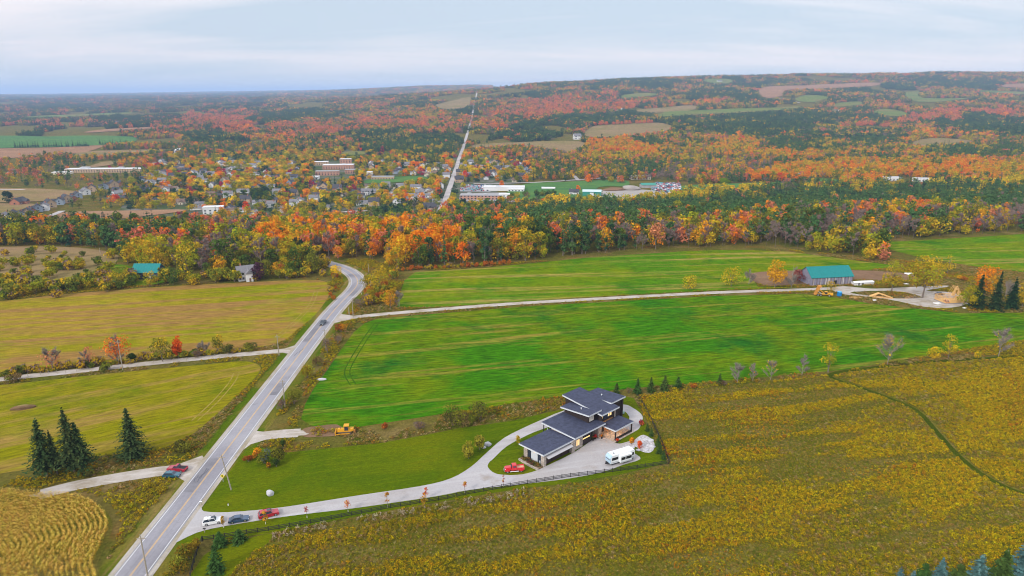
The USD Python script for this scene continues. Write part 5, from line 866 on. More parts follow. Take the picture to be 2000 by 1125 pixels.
rA = house_roof(-0.5, 13.3, -0.2, 10.2, 4.25, 3.85); rB = house_roof(12.5, 27.0, -0.8, 13.6, 4.95, 4.95); rC = house_roof(21.6, 27.9, 1.7, 13.9, 8.35, 7.1); rD = house_roof(26.0, 34.9, 0.1, 17.2, 7.6, 8.75); rE = house_roof(33.8, 41.2, 2.6, 14.5, 8.35, 7.45); rF = house_roof(26.7, 36.0, -5.0, 1.3, 3.95, 3.75)
def wall(m, *b, name='wall'): return part(house, name, m, box(*b))
# garage: stone corner piers, dark tall windows and a pale panel on the end, three dark doors under an awning
wall(M_dark, 0.35, 12.2, 0.75, 8.3, 0, 3.6); wall(M_stone, 0, 0.9, 0.0, 1.3, 0, 4.05, name='stone_pier'); wall(M_stone, 0.0, 0.5, 7.0, 8.5, 0, 3.9, name='stone_pier'); wall(M_stone, 11.7, 13.0, -0.35, 1.2, 0, 4.1, name='stone_pier')
part(house, 'stucco_panel', M_stucco, box(0.22, 0.5, 2.9, 5.6, 0, 3.9)); g1 = part(house, 'tall_window', M_glass, box(0.27, 0.5, 1.4, 2.85, 0.3, 3.7)); obj('frame', join([box(0.24, 0.3, 1.34, 1.42, .25, 3.75), box(0.24, 0.3, 2.80, 2.88, .25, 3.75), box(0.24, 0.3, 1.34, 2.88, 1.95, 2.03)]), M_black, g1)
g2 = part(house, 'tall_window', M_glass, box(0.27, 0.5, 5.65, 6.95, 0.3, 3.6)); obj('frame', join([box(0.24, 0.3, 5.6, 5.68, .25, 3.7), box(0.24, 0.3, 6.9, 6.98, .25, 3.7), box(0.24, 0.3, 5.6, 6.98, 1.95, 2.03)]), M_black, g2)
part(house, 'wall_lamp', M_warm, box(0.12, 0.24, 4.1, 4.4, 3.0, 3.25))
for a, b in ((1.2, 3.6), (4.1, 7.6), (8.1, 11.5)):
    d = part(house, 'garage_door', M_garage, box(a, b, 0.66, 0.78, 0, 2.55))
    for z in (0.62, 1.26, 1.90): obj('panel', box(a + .06, b - .06, 0.625, 0.668, z - .55, z + .02), M_garage, d)
part(house, 'awning', M_awn, slab([(0.95, -0.95, 2.78), (11.65, -0.95, 2.78), (11.65, 0.8, 3.25), (0.95, 0.8, 3.25)], 0.12))
# single-storey wing
wall(M_stone, 13.0, 17.3, 0.25, 9.5, 0, 4.8); wall(M_dark, 17.3, 21.6, 0.55, 9.5, 0, 4.8); wall(M_dark, 21.6, 27.6, 2.6, 12.8, 0, 4.8); wall(M_stone, 24.6, 26.2, 0.2, 2.6, 0, 4.75, name='stone_pier')
for x in (14.3, 15.1):
    w = part(house, 'window', M_warm, box(x, x + .5, 0.2, 0.3, 1.3, 3.2)); obj('frame', join([box(x - .07, x, 0.17, 0.27, 1.23, 3.27), box(x + .5, x + .57, 0.17, 0.27, 1.23, 3.27)]), M_trim, w)
w = part(house, 'window', M_warm, box(17.6, 20.9, 0.5, 0.58, 2.1, 2.55)); obj('frame', join([box(17.5, 21.0, 0.46, 0.54, 1.98, 2.1), box(17.5, 21.0, 0.46, 0.54, 2.55, 2.68)]), M_dark, w)
for x in (13.0, 16.0, 19.5, 22.5): part(house, 'porch_post', M_black, box(x, x + .22, 12.9, 13.12, 0, 4.8))
# upper storey
wall(M_dark, 22.9, 27.3, 2.9, 13.2, 4.8, 7.15); wall(M_dark, 26.8, 34.3, 2.2, 16.4, 0, 7.55); wall(M_dark, 34.3, 40.5, 3.4, 13.8, 0, 7.3); wall(M_dark, 26.8, 27.3, 0.9, 2.3, 4.2, 7.5); wall(M_dark, 39.9, 40.45, 2.9, 3.5, 0, 7.9, name='corner_post')
for (x0, x1, y, z0, z1, lit) in [(23.4, 24.5, 2.9, 5.4, 6.9, 0), (24.7, 25.3, 2.9, 5.4, 6.9, 0), (27.5, 28.4, 2.2, 4.8, 7.1, 1), (28.6, 29.0, 2.2, 4.8, 7.1, 1), (31.6, 32.3, 2.2, 4.6, 7.1, 1), (32.6, 33.3, 2.2, 4.6, 7.1, 1)]:
    w = part(house, 'window', M_warm if lit else M_trim, box(x0, x1, y - .05, y + .1, z0, z1)); obj('frame', join([box(x0 - .08, x0, y - .09, y + .05, z0 - .08, z1 + .08), box(x1, x1 + .08, y - .09, y + .05, z0 - .08, z1 + .08), box(x0, x1, y - .09, y - .03, z0 - .08, z0)]), M_trim, w)
part(house, 'balcony_door', M_glass, box(29.3, 31.3, 2.1, 2.25, 4.3, 6.9)); part(house, 'white_post', M_trim, box(34.0, 34.2, 1.2, 1.4, 3.9, 7.6))
# entrance porch with warm lamp light on its timber ceiling
part(house, 'porch_floor', M_stone, box(26.4, 36.2, -5.1, 2.2, 0.02, 0.16)); part(house, 'porch_back_wall', M_soffit, box(27.4, 33.8, 1.95, 2.17, 0.16, 3.6)); part(house, 'front_door', M_dark, box(28.3, 29.5, 1.86, 1.95, 0.16, 2.5))
for x, y in ((27.2, -4.6), (35.4, -4.6), (35.4, 0.6)): part(house, 'porch_post', M_dark, box(x, x + .34, y, y + .34, 0.16, 3.7))
rl = part(house, 'porch_railing', M_dark, box(27.6, 35.4, -4.55, -4.47, 0.95, 1.05)); obj('infill', box(27.6, 35.4, -4.53, -4.49, 0.2, 0.95), M_dark, rl)
for x in (28.6, 31.0, 33.4): part(house, 'ceiling_lamp', M_glow, cyl((x, -1.6, 3.44), (x, -1.6, 3.52), 0.2, 10))
for x, y, rx in ((24.0, 7.0, 0), (36.5, 9.0, 1)): zz = (8.35 - (y - 1.7) * 0.1025) if not rx else (8.35 - (y - 2.6) * 0.0756); v = part(house, 'roof_vent', M_steel, cyl((x, y, zz), (x, y, zz + .45), 0.14, 8)); obj('cap', cyl((x, y, zz + .45), (x, y, zz + .53), 0.24, 8), M_lamp, v)
part(house, 'down_pipe', M_fascia, box(12.35, 12.5, 10.6, 10.75, 0, 3.9)); part(house, 'utility_meter', M_fascia, box(0.1, 0.26, 1.7, 2.0, 0.5, 1.3))
# planter wall, flowers, patio and boulders
pl = thing('planter', 'low curved dry-stone planter at the end wall of the garage', 'planter', hw(-2.2, 4.2, HZ), HA)
rr_ = np.random.default_rng(3)
for i in range(26):
    y = -4.0 + i * 0.31; x = -0.5 + 0.02 * (y ** 2)
    for z in (0.0, 0.3): s = rr_.uniform(.8, 1.1); obj('stone', box(x - .24 * s, x + .24 * s, y - .15 * s, y + .15 * s, z, z + .29 * s), M_stone, pl)
part(pl, 'soil', M_soil, box(-0.2, 1.8, -4.0, 4.0, 0.0, 0.42))
pv, pf, pt = [], [], []
for i in range(34):
    (v, f), t = tuft(1700 + i % 5, [((0.10, 0.12, 0.02), (0.30, 0.20, 0.03), (0.16, 0.07, 0.05))[i % 3], (0.05, 0.07, 0.015)], 30, 1.0, 0.9, 0.2); pv.append((v + [rr_.uniform(0, 1.6), rr_.uniform(-3.8, 3.8), 0.4], f)); pt.append(t)
obj('plants', join(pv), M_weed, pl, tint=np.vstack(pt))
def flower_pot(lab, x, y, col, s=1.0):
    t = thing('flower_pot', lab, 'flower pot', hw(x, y, HZ + 0.16 if y > -5 and x > 26.4 else HZ + .1)); obj('pot', cyl((0, 0, 0), (0, 0, .5 * s), .24 * s, 10, .34 * s), M_dark, t)
    st, (v, f, tt) = bush(int(1800 + x * 7), 1.1 * s, 1.5 * s, col, 160, 0.16, (0.06, 0.09, 0.02), 0.2); obj('flowers', (v + [0, 0, .45 * s], f), M_leaf, t, tint=tt)
flower_pot('pot of scarlet flowers left of the house entrance', 22.4, 0.4, (0.62, 0.015, 0.02), 1.2); flower_pot('second pot of scarlet flowers by the entrance, nearer the stone pier', 23.6, 0.6, (0.62, 0.015, 0.02), 1.1); flower_pot('orange flowers in front of the stone pier at the entrance', 25.3, -0.7, (0.60, 0.20, 0.01)); flower_pot('orange-red flowers at the foot of the porch post', 26.9, -5.6, (0.55, 0.09, 0.01))
sheet('patio', G['patio'], mat('patio_stone', (0.40, 0.385, 0.40), 0.9, var=0.6, scale=1.8), 0.12, 1.5, label='pale stone patio with boulders beside the travel trailer', cat='patio')
M_rock = mat('boulder', (0.42, 0.42, 0.45), 0.9, var=0.25, scale=2.5)
def boulder(seed, s):
    m = trimesh.creation.icosphere(2, 1.0); v = np.array(m.vertices); v = v * (0.75 + 0.5 * meshkit.noise(v * 1.4 + seed * 9, seed)[:, None]) * s; v[:, 2] += s[2] * 0.45; return v, np.array(m.faces)
for i, (u, v, s, lab) in enumerate([(528, 967, (1.0, 0.7, 1.1), 'pale upright boulder alone on the lawn near the road'), (953, 870, (1.1, 0.9, 0.8), 'grey boulder beside the yellow-green lawn trees'), (945, 875, (.7, .6, .5), 'smaller boulder next to the one by the lawn trees'), (1262, 860, (1.2, .7, .4), 'flat boulder at the back of the patio'), (1271, 862, (1.0, .7, .5), 'dark-topped boulder at the back right of the patio'), (1273, 873, (1.1, .8, .5), 'boulder at the right edge of the patio'), (1262, 880, (1.0, .7, .4), 'boulder at the front right of the patio'), (1247, 880, (.8, .5, .4), 'small boulder at the front of the patio'), (1236, 875, (.7, .5, .4), 'small grey stone at the left of the patio'), (629, 742, (1.8, .8, .5), 'pale rock pile at the edge of the green field')]):
    t = thing('boulder', lab, 'boulder', at(u, v)); obj('stone', boulder(i, np.array(s)), M_rock, t, smooth=True)
cy = thing('propane_tank', 'pale green tank at the back corner of the house', 'tank', at(1216, 808), 0.4); obj('tank', cyl((0, -.6, .7), (0, .6, .7), .45, 12), mat('tank_green', (.35, .52, .48), .4), cy); obj('stand', box(-.3, .3, -.5, .5, 0, .3), M_black, cy)
# ------------------------------------------------------------------ board fence
M_fence = mat('black_boards', (0.022, 0.021, 0.020), 0.8, var=0.3)
def fence(lab, pts, h=1.25, every=2.5):
    l = LineString(pxy(pts)); n = int(l.length / every); o = l.interpolate(0); z0 = float(H(o.x, o.y)[0]); t = thing('board_fence', lab, 'fence', (o.x, o.y, z0))
    q = np.array([[l.interpolate(i * l.length / n).x - o.x, l.interpolate(i * l.length / n).y - o.y] for i in range(n + 1)])
    for i, (x, y) in enumerate(q):
        obj('post', box(x - .08, x + .08, y - .08, y + .08, -.1, h + .1), M_fence, t)
        if i < n:
            d = q[i + 1] - q[i]; L = np.hypot(*d); a = math.atan2(d[1], d[0])
            for z in (0.3, 0.72, 1.12): obj('rail', turn(box(0, L, -.10, -.085 + .05, z - .07, z + .07), a, (x, y, 0)), M_fence, t)
fence('long black board fence between the driveway and the meadow', [(396, 1056), (440, 1050), (481, 1043), (529, 1036), (600, 1024), (645, 1015), (755, 994), (815, 984), (872, 975), (907, 967), (962, 957), (1025, 946), (1112, 932), (1180, 924), (1240, 916), (1306, 906)])
fence('black board fence climbing from the patio corner to the small spruces', [(1307, 905), (1296, 877), (1284, 848), (1272, 824), (1261, 801), (1251, 784), (1244, 776)])
fence('short black fence running down beside the golden bushes', [(395, 1057), (388, 1072), (380, 1098), (372, 1128)])
# ------------------------------------------------------------------ utility poles, signs
M_pole = mat('pole_wood', (0.30, 0.26, 0.21), 0.9, var=0.25, scale=3)
POLES = [(452, 957, 888, 'tall pole on the lawn by the road with a lean'), (289, 1128, 1104, 'pole top at the bottom edge of the picture by the road'), (557, 795, 742, 'pole on the right bank of the road above the bush'), (240, 723, 665, 'pale pole in front of the orange-red maple'), (545, 695, 655, 'pole at the junction of the gravel lane'), (637, 686, 643, 'pole on the right bank below the lane mouth'), (690, 620, 586, 'pole at the mouth of the lane to the barn'), (725, 571, 547, 'pole among yellow bushes at the bend'), (720, 533, 515, 'distant pole beyond the bend'), (682, 615, 600, 'short pole beside the lane mouth'), (196, 495, 485, 'white forked pole on the dry scrub hill')]
for i, (u, v, vt, lab) in enumerate(POLES):
    h = max(4.0, height(u, v, vt)) if i != 1 else 11.0; t = thing('utility_pole', lab, 'utility pole', at(u, v)); lean = np.array([-1.3, -0.4, 0]) if i == 0 else np.zeros(3)
    obj('pole', tube([(0, 0, -.3), lean * .5 + (0, 0, h / 2), lean + (0, 0, h)], np.array([.19, .16, .12]), 8), M_pole, t)
    if h > 7: obj('insulator', cyl(lean + (0, 0, h), lean + (0, 0, h + .35), .06, 6), M_steel, t); obj('crossarm', box(*(lean[0] + np.array([-1.0, 1.0])), lean[1] - .06, lean[1] + .06, h - .75, h - .6), M_pole, t)
sg = thing('road_sign', 'yellow diamond road sign standing beside the pole on the lawn', 'sign', at(436, 941)); obj('post', box(-.05, .05, -.05, .05, 0, 2.0), M_steel, sg)
M_signy = mat('sign_yellow', (0.75, 0.60, 0.02), 0.5, var=0.03); q = .62; ps = obj('plate', (np.array([(0, -.07, 1.9 - q), (q, -.07, 1.9), (0, -.07, 1.9 + q), (-q, -.07, 1.9), (0, -.1, 1.9 - q), (q, -.1, 1.9), (0, -.1, 1.9 + q), (-q, -.1, 1.9)]), np.array([(0, 1, 2), (0, 2, 3), (4, 6, 5), (4, 7, 6), (0, 4, 5), (0, 5, 1), (1, 5, 6), (1, 6, 2), (2, 6, 7), (2, 7, 3), (3, 7, 4), (3, 4, 0)])), M_signy, sg)
obj('dark_back', box(-.22, .22, -.115, -.102, 1.68, 2.12), M_black, ps)
for u, v, lab in [(394, 987, 'grey mailbox at the mouth of the driveway'), (707, 619, 'dark mailbox at the start of the lane to the barn'), (400, 1040, 'low dark marker on the grass by the driveway mouth')]:
    t = thing('mailbox', lab, 'mailbox', at(u, v)); obj('post', box(-.06, .06, -.06, .06, 0, 1.0), M_pole, t); obj('box', cyl((-.3, 0, 1.12), (.3, 0, 1.12), .17, 10), M_black if 'dark' in lab else M_steel, t)
for k, (u, v) in enumerate([(713.5, 552), (713.5, 562.5), (709, 538), (706, 575)]):
    t = thing('marker_post', 'white reflector post on the outside of the road bend', 'marker post', at(u, v), group='reflector posts at the bend'); obj('post', box(-.07, .07, -.05, .05, 0, 1.2), M_white, t); obj('reflector', box(-.06, .06, -.062, -.05, .85, 1.1), M_black, t)
mb = thing('delineator', 'small white marker on the lawn near the pole', 'marker post', at(446, 988)); obj('post', box(-.08, .08, -.08, .08, 0, .7), M_white, mb); obj('cap', box(-.09, .09, -.09, .09, .7, .76), M_black, mb)

# ------------------------------------------------------------------ vehicles
def paint(name, c): return mat('paint_' + name, c, 0.25, var=0.02, spec=0.6, coat_weight=0.6, coat_roughness=0.05)
def wheel(t, x, y, rad=.36, w=.26):
    wv = obj('wheel', cyl((x, y - w / 2, rad), (x, y + w / 2, rad), rad, 16), M_tyre, t); s = 1 if y > 0 else -1
    obj('rim', cyl((x, y + s * w * .42, rad), (x, y + s * (w / 2 + .012), rad), rad * .62, 12), M_rim, wv)
def body_shell(prof, w, inset=.06):
    """side profile extruded, its outer faces drawn in a little so that the flanks round off"""
    a = np.array(prof, float); n = len(a); c = a.mean(0); rings = [(-w / 2, .94), (-w / 2 + inset, 1.0), (w / 2 - inset, 1.0), (w / 2, .94)]
    V = [np.c_[c[0] + (a[:, 0] - c[0]) * (1 - (1 - s) * .3), np.full(n, y), c[1] + (a[:, 1] - c[1]) * s] for y, s in rings]; F = []
    for k in range(3):
        for i in range(n): j = (i + 1) % n; F += [(k * n + i, (k + 1) * n + i, (k + 1) * n + j), (k * n + i, (k + 1) * n + j, k * n + j)]
    tri = trimesh.creation.triangulate_polygon(Polygon(a), engine='earcut'); tv = np.array(tri[0]); idx = [int(np.argmin(np.hypot(*(a - q).T))) for q in tv]; tf = np.array([[idx[q] for q in f] for f in tri[1]])
    return np.vstack(V), np.vstack([F, tf[:, ::-1], tf + 3 * n])
def car(label, kind, col, loc, rz, L=4.6, W=1.86, Hh=1.68, cat='car'):
    t = thing({'pickup': 'pickup_truck'}.get(kind, 'parked_car'), label, cat, loc, rz); p = paint(*col); h = L / 2
    belt = Hh * .60; k = {'suv': (0.20, .30, -.40, -.47), 'sedan': (.16, .32, -.20, -.40), 'hatch': (.18, .34, -.34, -.46), 'pickup': (.12, .27, -.08, -.12)}[kind]
    hood = belt * .93
    prof = [(-h, .38), (-h + .12, .24), (h - .12, .24), (h, .40), (h - .02, hood * .80), (h - .35, hood * .95), (h * .36, belt), (-h * .97, belt), (-h, belt * .85)] if kind != 'sedan' else [(-h, .36), (-h + .12, .22), (h - .12, .22), (h, .38), (h - .03, hood * .76), (h - .45, hood * .93), (h * .34, belt), (-h * .55, belt), (-h * .95, belt * .97), (-h, belt * .75)]
    obj('body', body_shell(prof, W), p, t)
    x_f0, x_f1, x_b1, x_b0 = L * k[1] * .62, L * k[0] * .5, L * k[2], L * k[3]
    cab = frustum((x_b0, x_f0, -W * .46, W * .46), (x_b1, x_f1, -W * .37, W * .37), belt - .02, Hh - .05); gl = obj('windows', cab, M_glass, t)
    obj('roof', frustum((x_b1 - .03, x_f1 + .03, -W * .385, W * .385), (x_b1 + .08, x_f1 - .10, -W * .34, W * .34), Hh - .055, Hh + .01), p, t)
    def lerp(a, b, s): return a + (b - a) * s
    for sy in (-1, 1):
        for xb, xt in ((x_f0, x_f1), (x_b0, x_b1), (lerp(x_b0, x_f0, .5), lerp(x_b1, x_f1, .5))):
            obj('pillar', tube([(xb, sy * W * .462, belt - .02), (xt, sy * W * .372, Hh - .05)], .045, 4), p, t)
        wheel(t, h * .63, sy * (W / 2 - .10)); wheel(t, -h * .60, sy * (W / 2 - .10))
        obj('headlight', box(h - .10, h - .005, sy * W * .36 - .2, sy * W * .36 + .2, hood * .62, hood * .78), M_lamp, t); obj('tail_light', box(-h - .012, -h + .08, sy * W * .40 - .12, sy * W * .40 + .12, belt * .68, belt * .92), M_tail, t)
        obj('mirror', box(x_f0 - .2, x_f0 - .02, sy * W * .52 - .09, sy * W * .52 + .09, belt, belt + .15), p, t)
    if kind == 'pickup': obj('cargo_bed', join([box(-h + .08, x_b0 - .08, -W * .40, W * .40, belt + .003, belt + .02)]), M_black, t)
    if kind == 'suv': obj('sunroof', box(-.35, .55, -.45, .45, Hh + .012, Hh + .02), M_glass, t); obj('roof_rails', join([box(-1.2, .7, s * W * .33 - .03, s * W * .33 + .03, Hh + .012, Hh + .06) for s in (-1, 1)]), M_black, t)
    obj('bumper', join([box(h - .06, h + .05, -W * .42, W * .42, .34, .52), box(-h - .05, -h + .06, -W * .42, W * .42, .34, .52)]), M_black, t)
    return t
def heading(a, b): d = at(*b)[:2] - at(*a)[:2]; return math.atan2(d[1], d[0])
def up(p, dz=.1): return p + np.array([0, 0, dz])
WHITE, NAVY, RED, TEAL, MAROON = ('white', (.72, .73, .75)), ('navy', (.03, .06, .12)), ('red', (.40, .015, .03)), ('teal', (.01, .085, .13)), ('maroon', (.32, .010, .03))
car('white suv parked first on the driveway by the road', 'suv', WHITE, up(at(416, 1022)), heading((400, 1026), (450, 1017)), 4.7, 1.9, 1.72)
car('dark blue sedan parked between the white and the red car', 'sedan', NAVY, up(at(467, 1018)), heading((450, 1020), (500, 1012)), 4.9, 1.86, 1.46)
car('red suv parked last in the row on the driveway', 'suv', RED, up(at(525, 1008)), heading((500, 1014), (552, 1000)) , 5.0, 1.95, 1.82)
car('dark red pickup parked on the stony track by the road', 'pickup', MAROON, up(at(347, 919)), heading((375, 922), (320, 918)), 5.6, 1.98, 1.85, 'pickup')
car('teal-blue hatchback parked in front of the dark red pickup', 'hatch', TEAL, up(at(336, 931)), heading((300, 931), (350, 930)), 4.6, 1.85, 1.5)
car('dark pickup with its lights on driving along the country road', 'pickup', ('charcoal', (.03, .04, .05)), up(at(631, 633), .12), math.radians(-93), 5.4, 1.95, 1.85, 'pickup')
car('black car parked at the building site', 'sedan', ('black', (.012, .012, .014)), up(at(1835, 576)), .2, 4.8, 1.85, 1.5)
car('red car parked in front of the timber frame', 'hatch', ('scarlet', (.35, .02, .03)), up(at(1848, 591)), 1.2, 4.4, 1.8, 1.5)
# old red truck on the lawn
t = thing('vintage_truck', 'old bright red truck with rounded fenders standing on the lawn', 'truck', at(1004, 920), heading((1022, 919), (984, 922))); pr = paint('fire_red', (.52, .010, .018))
obj('hood', body_shell([(0.9, .75), (2.75, .70), (2.85, 1.0), (2.7, 1.45), (2.3, 1.58), (.9, 1.7)], 1.25, .25), pr, t); cb = obj('cab', frustum((-.75, .95, -.88, .88), (-.65, .60, -.72, .72), .75, 2.25), pr, t)
obj('roof', frustum((-.68, .64, -.74, .74), (-.50, .45, -.56, .56), 2.25, 2.38), pr, cb); obj('windscreen', slab([(.995, -.70, 1.62), (.995, .70, 1.62), (.70, .62, 2.12), (.70, -.62, 2.12)][::-1], .03), M_glass, cb)
for s in (-1, 1):
    obj('side_window', box(-.45, .35, s * .83 - .02, s * .83 + .02, 1.6, 2.05), M_glass, cb); obj('fender', body_shell([(1.25, .45), (1.35, .85), (1.7, 1.12), (2.2, 1.12), (2.6, .85), (2.75, .5), (2.45, .5), (2.2, .85), (1.75, .85), (1.5, .5)], .42, .12), pr, t) if False else obj('fender', turn(body_shell([(1.25, .55), (1.45, 1.0), (1.8, 1.15), (2.2, 1.15), (2.6, .95), (2.78, .6)], .44, .14), 0, (0, s * .82, 0)), pr, t)
    obj('rear_fender', turn(body_shell([(-2.55, .5), (-2.4, .95), (-2.05, 1.1), (-1.7, 1.0), (-1.45, .5)], .34, .1), 0, (0, s * .98, 0)), pr, t); wheel(t, 2.0, s * .88, .42, .24); wheel(t, -2.0, s * .88, .42, .24); obj('headlight', cyl((2.55, s * .62, 1.12), (2.72, s * .62, 1.12), .16, 10), M_lamp, t)
    obj('running_board', box(-1.3, 1.3, s * 1.0 - .13, s * 1.0 + .13, .45, .52), M_white, t)
obj('cargo_box', join([box(-2.9, -.85, -.95, .95, .72, .85), box(-2.9, -.85, -.95, -.86, .85, 1.55), box(-2.9, -.85, .86, .95, .85, 1.55), box(-2.9, -2.8, -.86, .86, .85, 1.55)]), pr, t); obj('bed_floor', box(-2.8, -.85, -.86, .86, .86, 1.2), mat('pale_wood', (.55, .34, .22), .8), t); obj('grille', box(2.82, 2.88, -.35, .35, .8, 1.4), M_rim, t); obj('bumper', box(2.9, 3.0, -.9, .9, .5, .66), M_rim, t)
# travel trailer with its slide-out
t = thing('travel_trailer', 'white travel trailer with an extended slide-out on the driveway apron', 'trailer', up(at(1211, 901)), heading((1196, 901), (1236, 889)))
M_rv = mat('trailer_white', (.70, .72, .75), .35, var=.03); M_rvg = mat('trailer_grey', (.38, .39, .42), .4); M_rvb = mat('trailer_cap_blue', (.36, .50, .62), .3)
obj('body', turn(extrude_x([(-4.3, .75), (4.3, .75), (4.3, 3.15), (4.1, 3.35), (-3.7, 3.35), (-4.3, 2.5)], -1.25, 1.25), 0), M_rv, t); obj('front_cap', extrude_x([(-4.5, 1.0), (-4.302, .8), (-4.302, 2.5), (-3.72, 3.34), (-3.8, 3.40), (-4.52, 2.55)], -1.2, 1.2), M_rvb, t); obj('roof_skin', box(-3.6, 4.05, -1.15, 1.15, 3.352, 3.38), M_rv, t)
so = obj('slide_out', box(-1.4, 2.6, -2.15, -1.252, .85, 2.95), M_rv, t); obj('slide_roof', box(-1.45, 2.65, -2.2, -1.25, 2.95, 3.02), M_rv, so)
for x0, x1 in ((-1.1, .2), (.6, 1.3), (1.5, 2.4)): obj('window', box(x0 - .1, x1 + .1, -2.17, -2.152, 1.65, 2.55), M_black, so)
for x0, x1 in ((-3.9, -1.7), (2.9, 4.0)): obj('window', box(x0, x1, -1.272, -1.252, 1.75, 2.6), M_black, t)
obj('front_window', slab([(-4.53, -1.0, 2.0), (-4.53, 1.0, 2.0), (-4.49, 1.0, 2.45), (-4.49, -1.0, 2.45)], .03), M_black, t); obj('stripe', join([box(-4.2, -1.5, -1.275, -1.253, 1.0, 1.2), box(2.7, 4.2, -1.275, -1.253, 1.0, 1.2), box(-1.3, 2.5, -2.175, -2.153, 1.0, 1.2)]), M_rvg, t)
for x in (-.45, .55):
    for s in (-1, 1): wheel(t, x + .3, s * 1.02, .36, .24)
obj('hitch', join([tube([(-4.3, -.7, .7), (-5.4, 0, .6)], .07, 5), tube([(-4.3, .7, .7), (-5.4, 0, .6)], .07, 5), box(-5.1, -4.7, -.3, .3, .6, 1.15)]), M_black, t); obj('skirt', box(-4.2, 4.2, -1.1, 1.1, .45, .75), M_black, t)
for x, y, s in ((-2.6, -.2, .18), (1.6, .3, .42), (3.2, -.3, .25)): obj('roof_vent', box(x - s, x + s, y - s, y + s, 3.38, 3.52), M_rv if s > .2 else M_black, t)
# bulldozer
M_cat = mat('machine_yellow', (.62, .30, .015), .5, var=.12, scale=2); M_rust = mat('rusty_yellow', (.48, .21, .04), .8, var=.3, scale=2); M_track = mat('track_steel', (.10, .07, .05), .8, var=.3)
def crawler(t):
    for s in (-1, 1):
        tk = obj('track', turn(extrude_x([(-2.2, .45), (-1.9, .06), (1.7, .06), (2.05, .5), (1.75, .92), (-1.9, .95)], -.28, .28), 0, (0, s * 1.15, 0)), M_track, t); obj('track_frame', box(-1.6, 1.5, s * 1.44 - .015 if s > 0 else s * 1.44 - .015, s * 1.44 + .015, .35, .68), M_cat, tk)
    obj('hood', frustum((.1, 2.3, -.62, .62), (.1, 2.25, -.52, .52), .8, 1.75), M_cat, t); obj('hull', box(-2.1, .3, -.85, .85, .6, 1.25), M_cat, t)
    c = obj('cab', frustum((-1.25, .15, -.8, .8), (-1.2, .05, -.72, .72), 1.25, 2.75), M_glass, t); obj('roof', box(-1.4, .25, -.9, .9, 2.75, 2.92), M_cat, c)
    for x in (-1.22, .1):
        for s in (-1, 1): obj('pillar', box(x - .07, x + .07, s * .78 - .07, s * .78 + .07, 1.25, 2.76), M_cat, c)
    obj('exhaust', cyl((1.3, .3, 1.72), (1.3, .3, 2.5), .06, 8), M_black, t); obj('rear_tank', box(-2.75, -1.5, -.8, .8, 1.1, 1.75), M_cat, t); obj('ripper', join([box(-3.2, -2.7, -.6, .6, .7, 1.0), box(-3.25, -3.1, -.5, -.35, .15, 1.0), box(-3.25, -3.1, .35, .5, .15, 1.0)]), M_rust, t)
    obj('blade', extrude_x([(2.75, .1), (2.95, .1), (2.85, .6), (3.0, 1.15), (2.85, 1.15), (2.68, .6)], -1.7, 1.7), M_cat, t); obj('push_arm', join([box(-.2, 2.8, s * 1.55 - .07, s * 1.55 + .07, .35, .55) for s in (-1, 1)]), M_cat, t)
t = thing('bulldozer', 'yellow bulldozer with a cab standing at the edge of the green field', 'bulldozer', at(674, 846), heading((692, 846), (656, 848))); crawler(t)
# yellow scraper by the barn
t = thing('scraper', 'yellow earth-moving scraper with a raised rusty elevator beside the lane', 'construction machine', at(1607, 578), heading((1590, 577), (1625, 579)), scale=.82)
for x in (-3.2, -1.6, 3.6):
    for s in (-1, 1): wheel(t, x, s * 1.2, .8, .6)
obj('engine_hood', frustum((2.6, 6.0, -.9, .9), (2.6, 5.9, -.75, .75), 1.0, 2.3), M_cat, t); obj('radiator', box(6.0, 6.12, -.6, .6, 1.1, 2.1), M_black, t); obj('main_frame', join([box(-4.0, 3.0, -.35, .35, 1.0, 1.5), box(-1.0, 2.8, -1.1, 1.1, 1.3, 1.55)]), M_cat, t)
c = obj('cab', box(1.0, 2.4, -.7, .7, 1.55, 2.9), M_glass, t); obj('roof', box(.8, 2.6, -.9, .9, 2.9, 3.1), M_cat, c); obj('elevator', extrude_x([(-5.6, .8), (-4.2, .9), (-2.2, 6.2), (-3.6, 6.6)], -1.3, 1.3), M_rust, t); obj('elevator_head', box(-3.7, -1.6, -1.4, 1.4, 6.0, 6.9), M_rust, t)
for s in (-1, 1): obj('lift_arm', tube([(-2.6, s * .9, 4.4), (1.0, s * .9, 1.6)], .16, 6), M_cat, t); obj('lift_ram', tube([(-3.6, s * .9, 3.2), (-1.0, s * .9, 1.5)], .12, 6), M_steel, t)
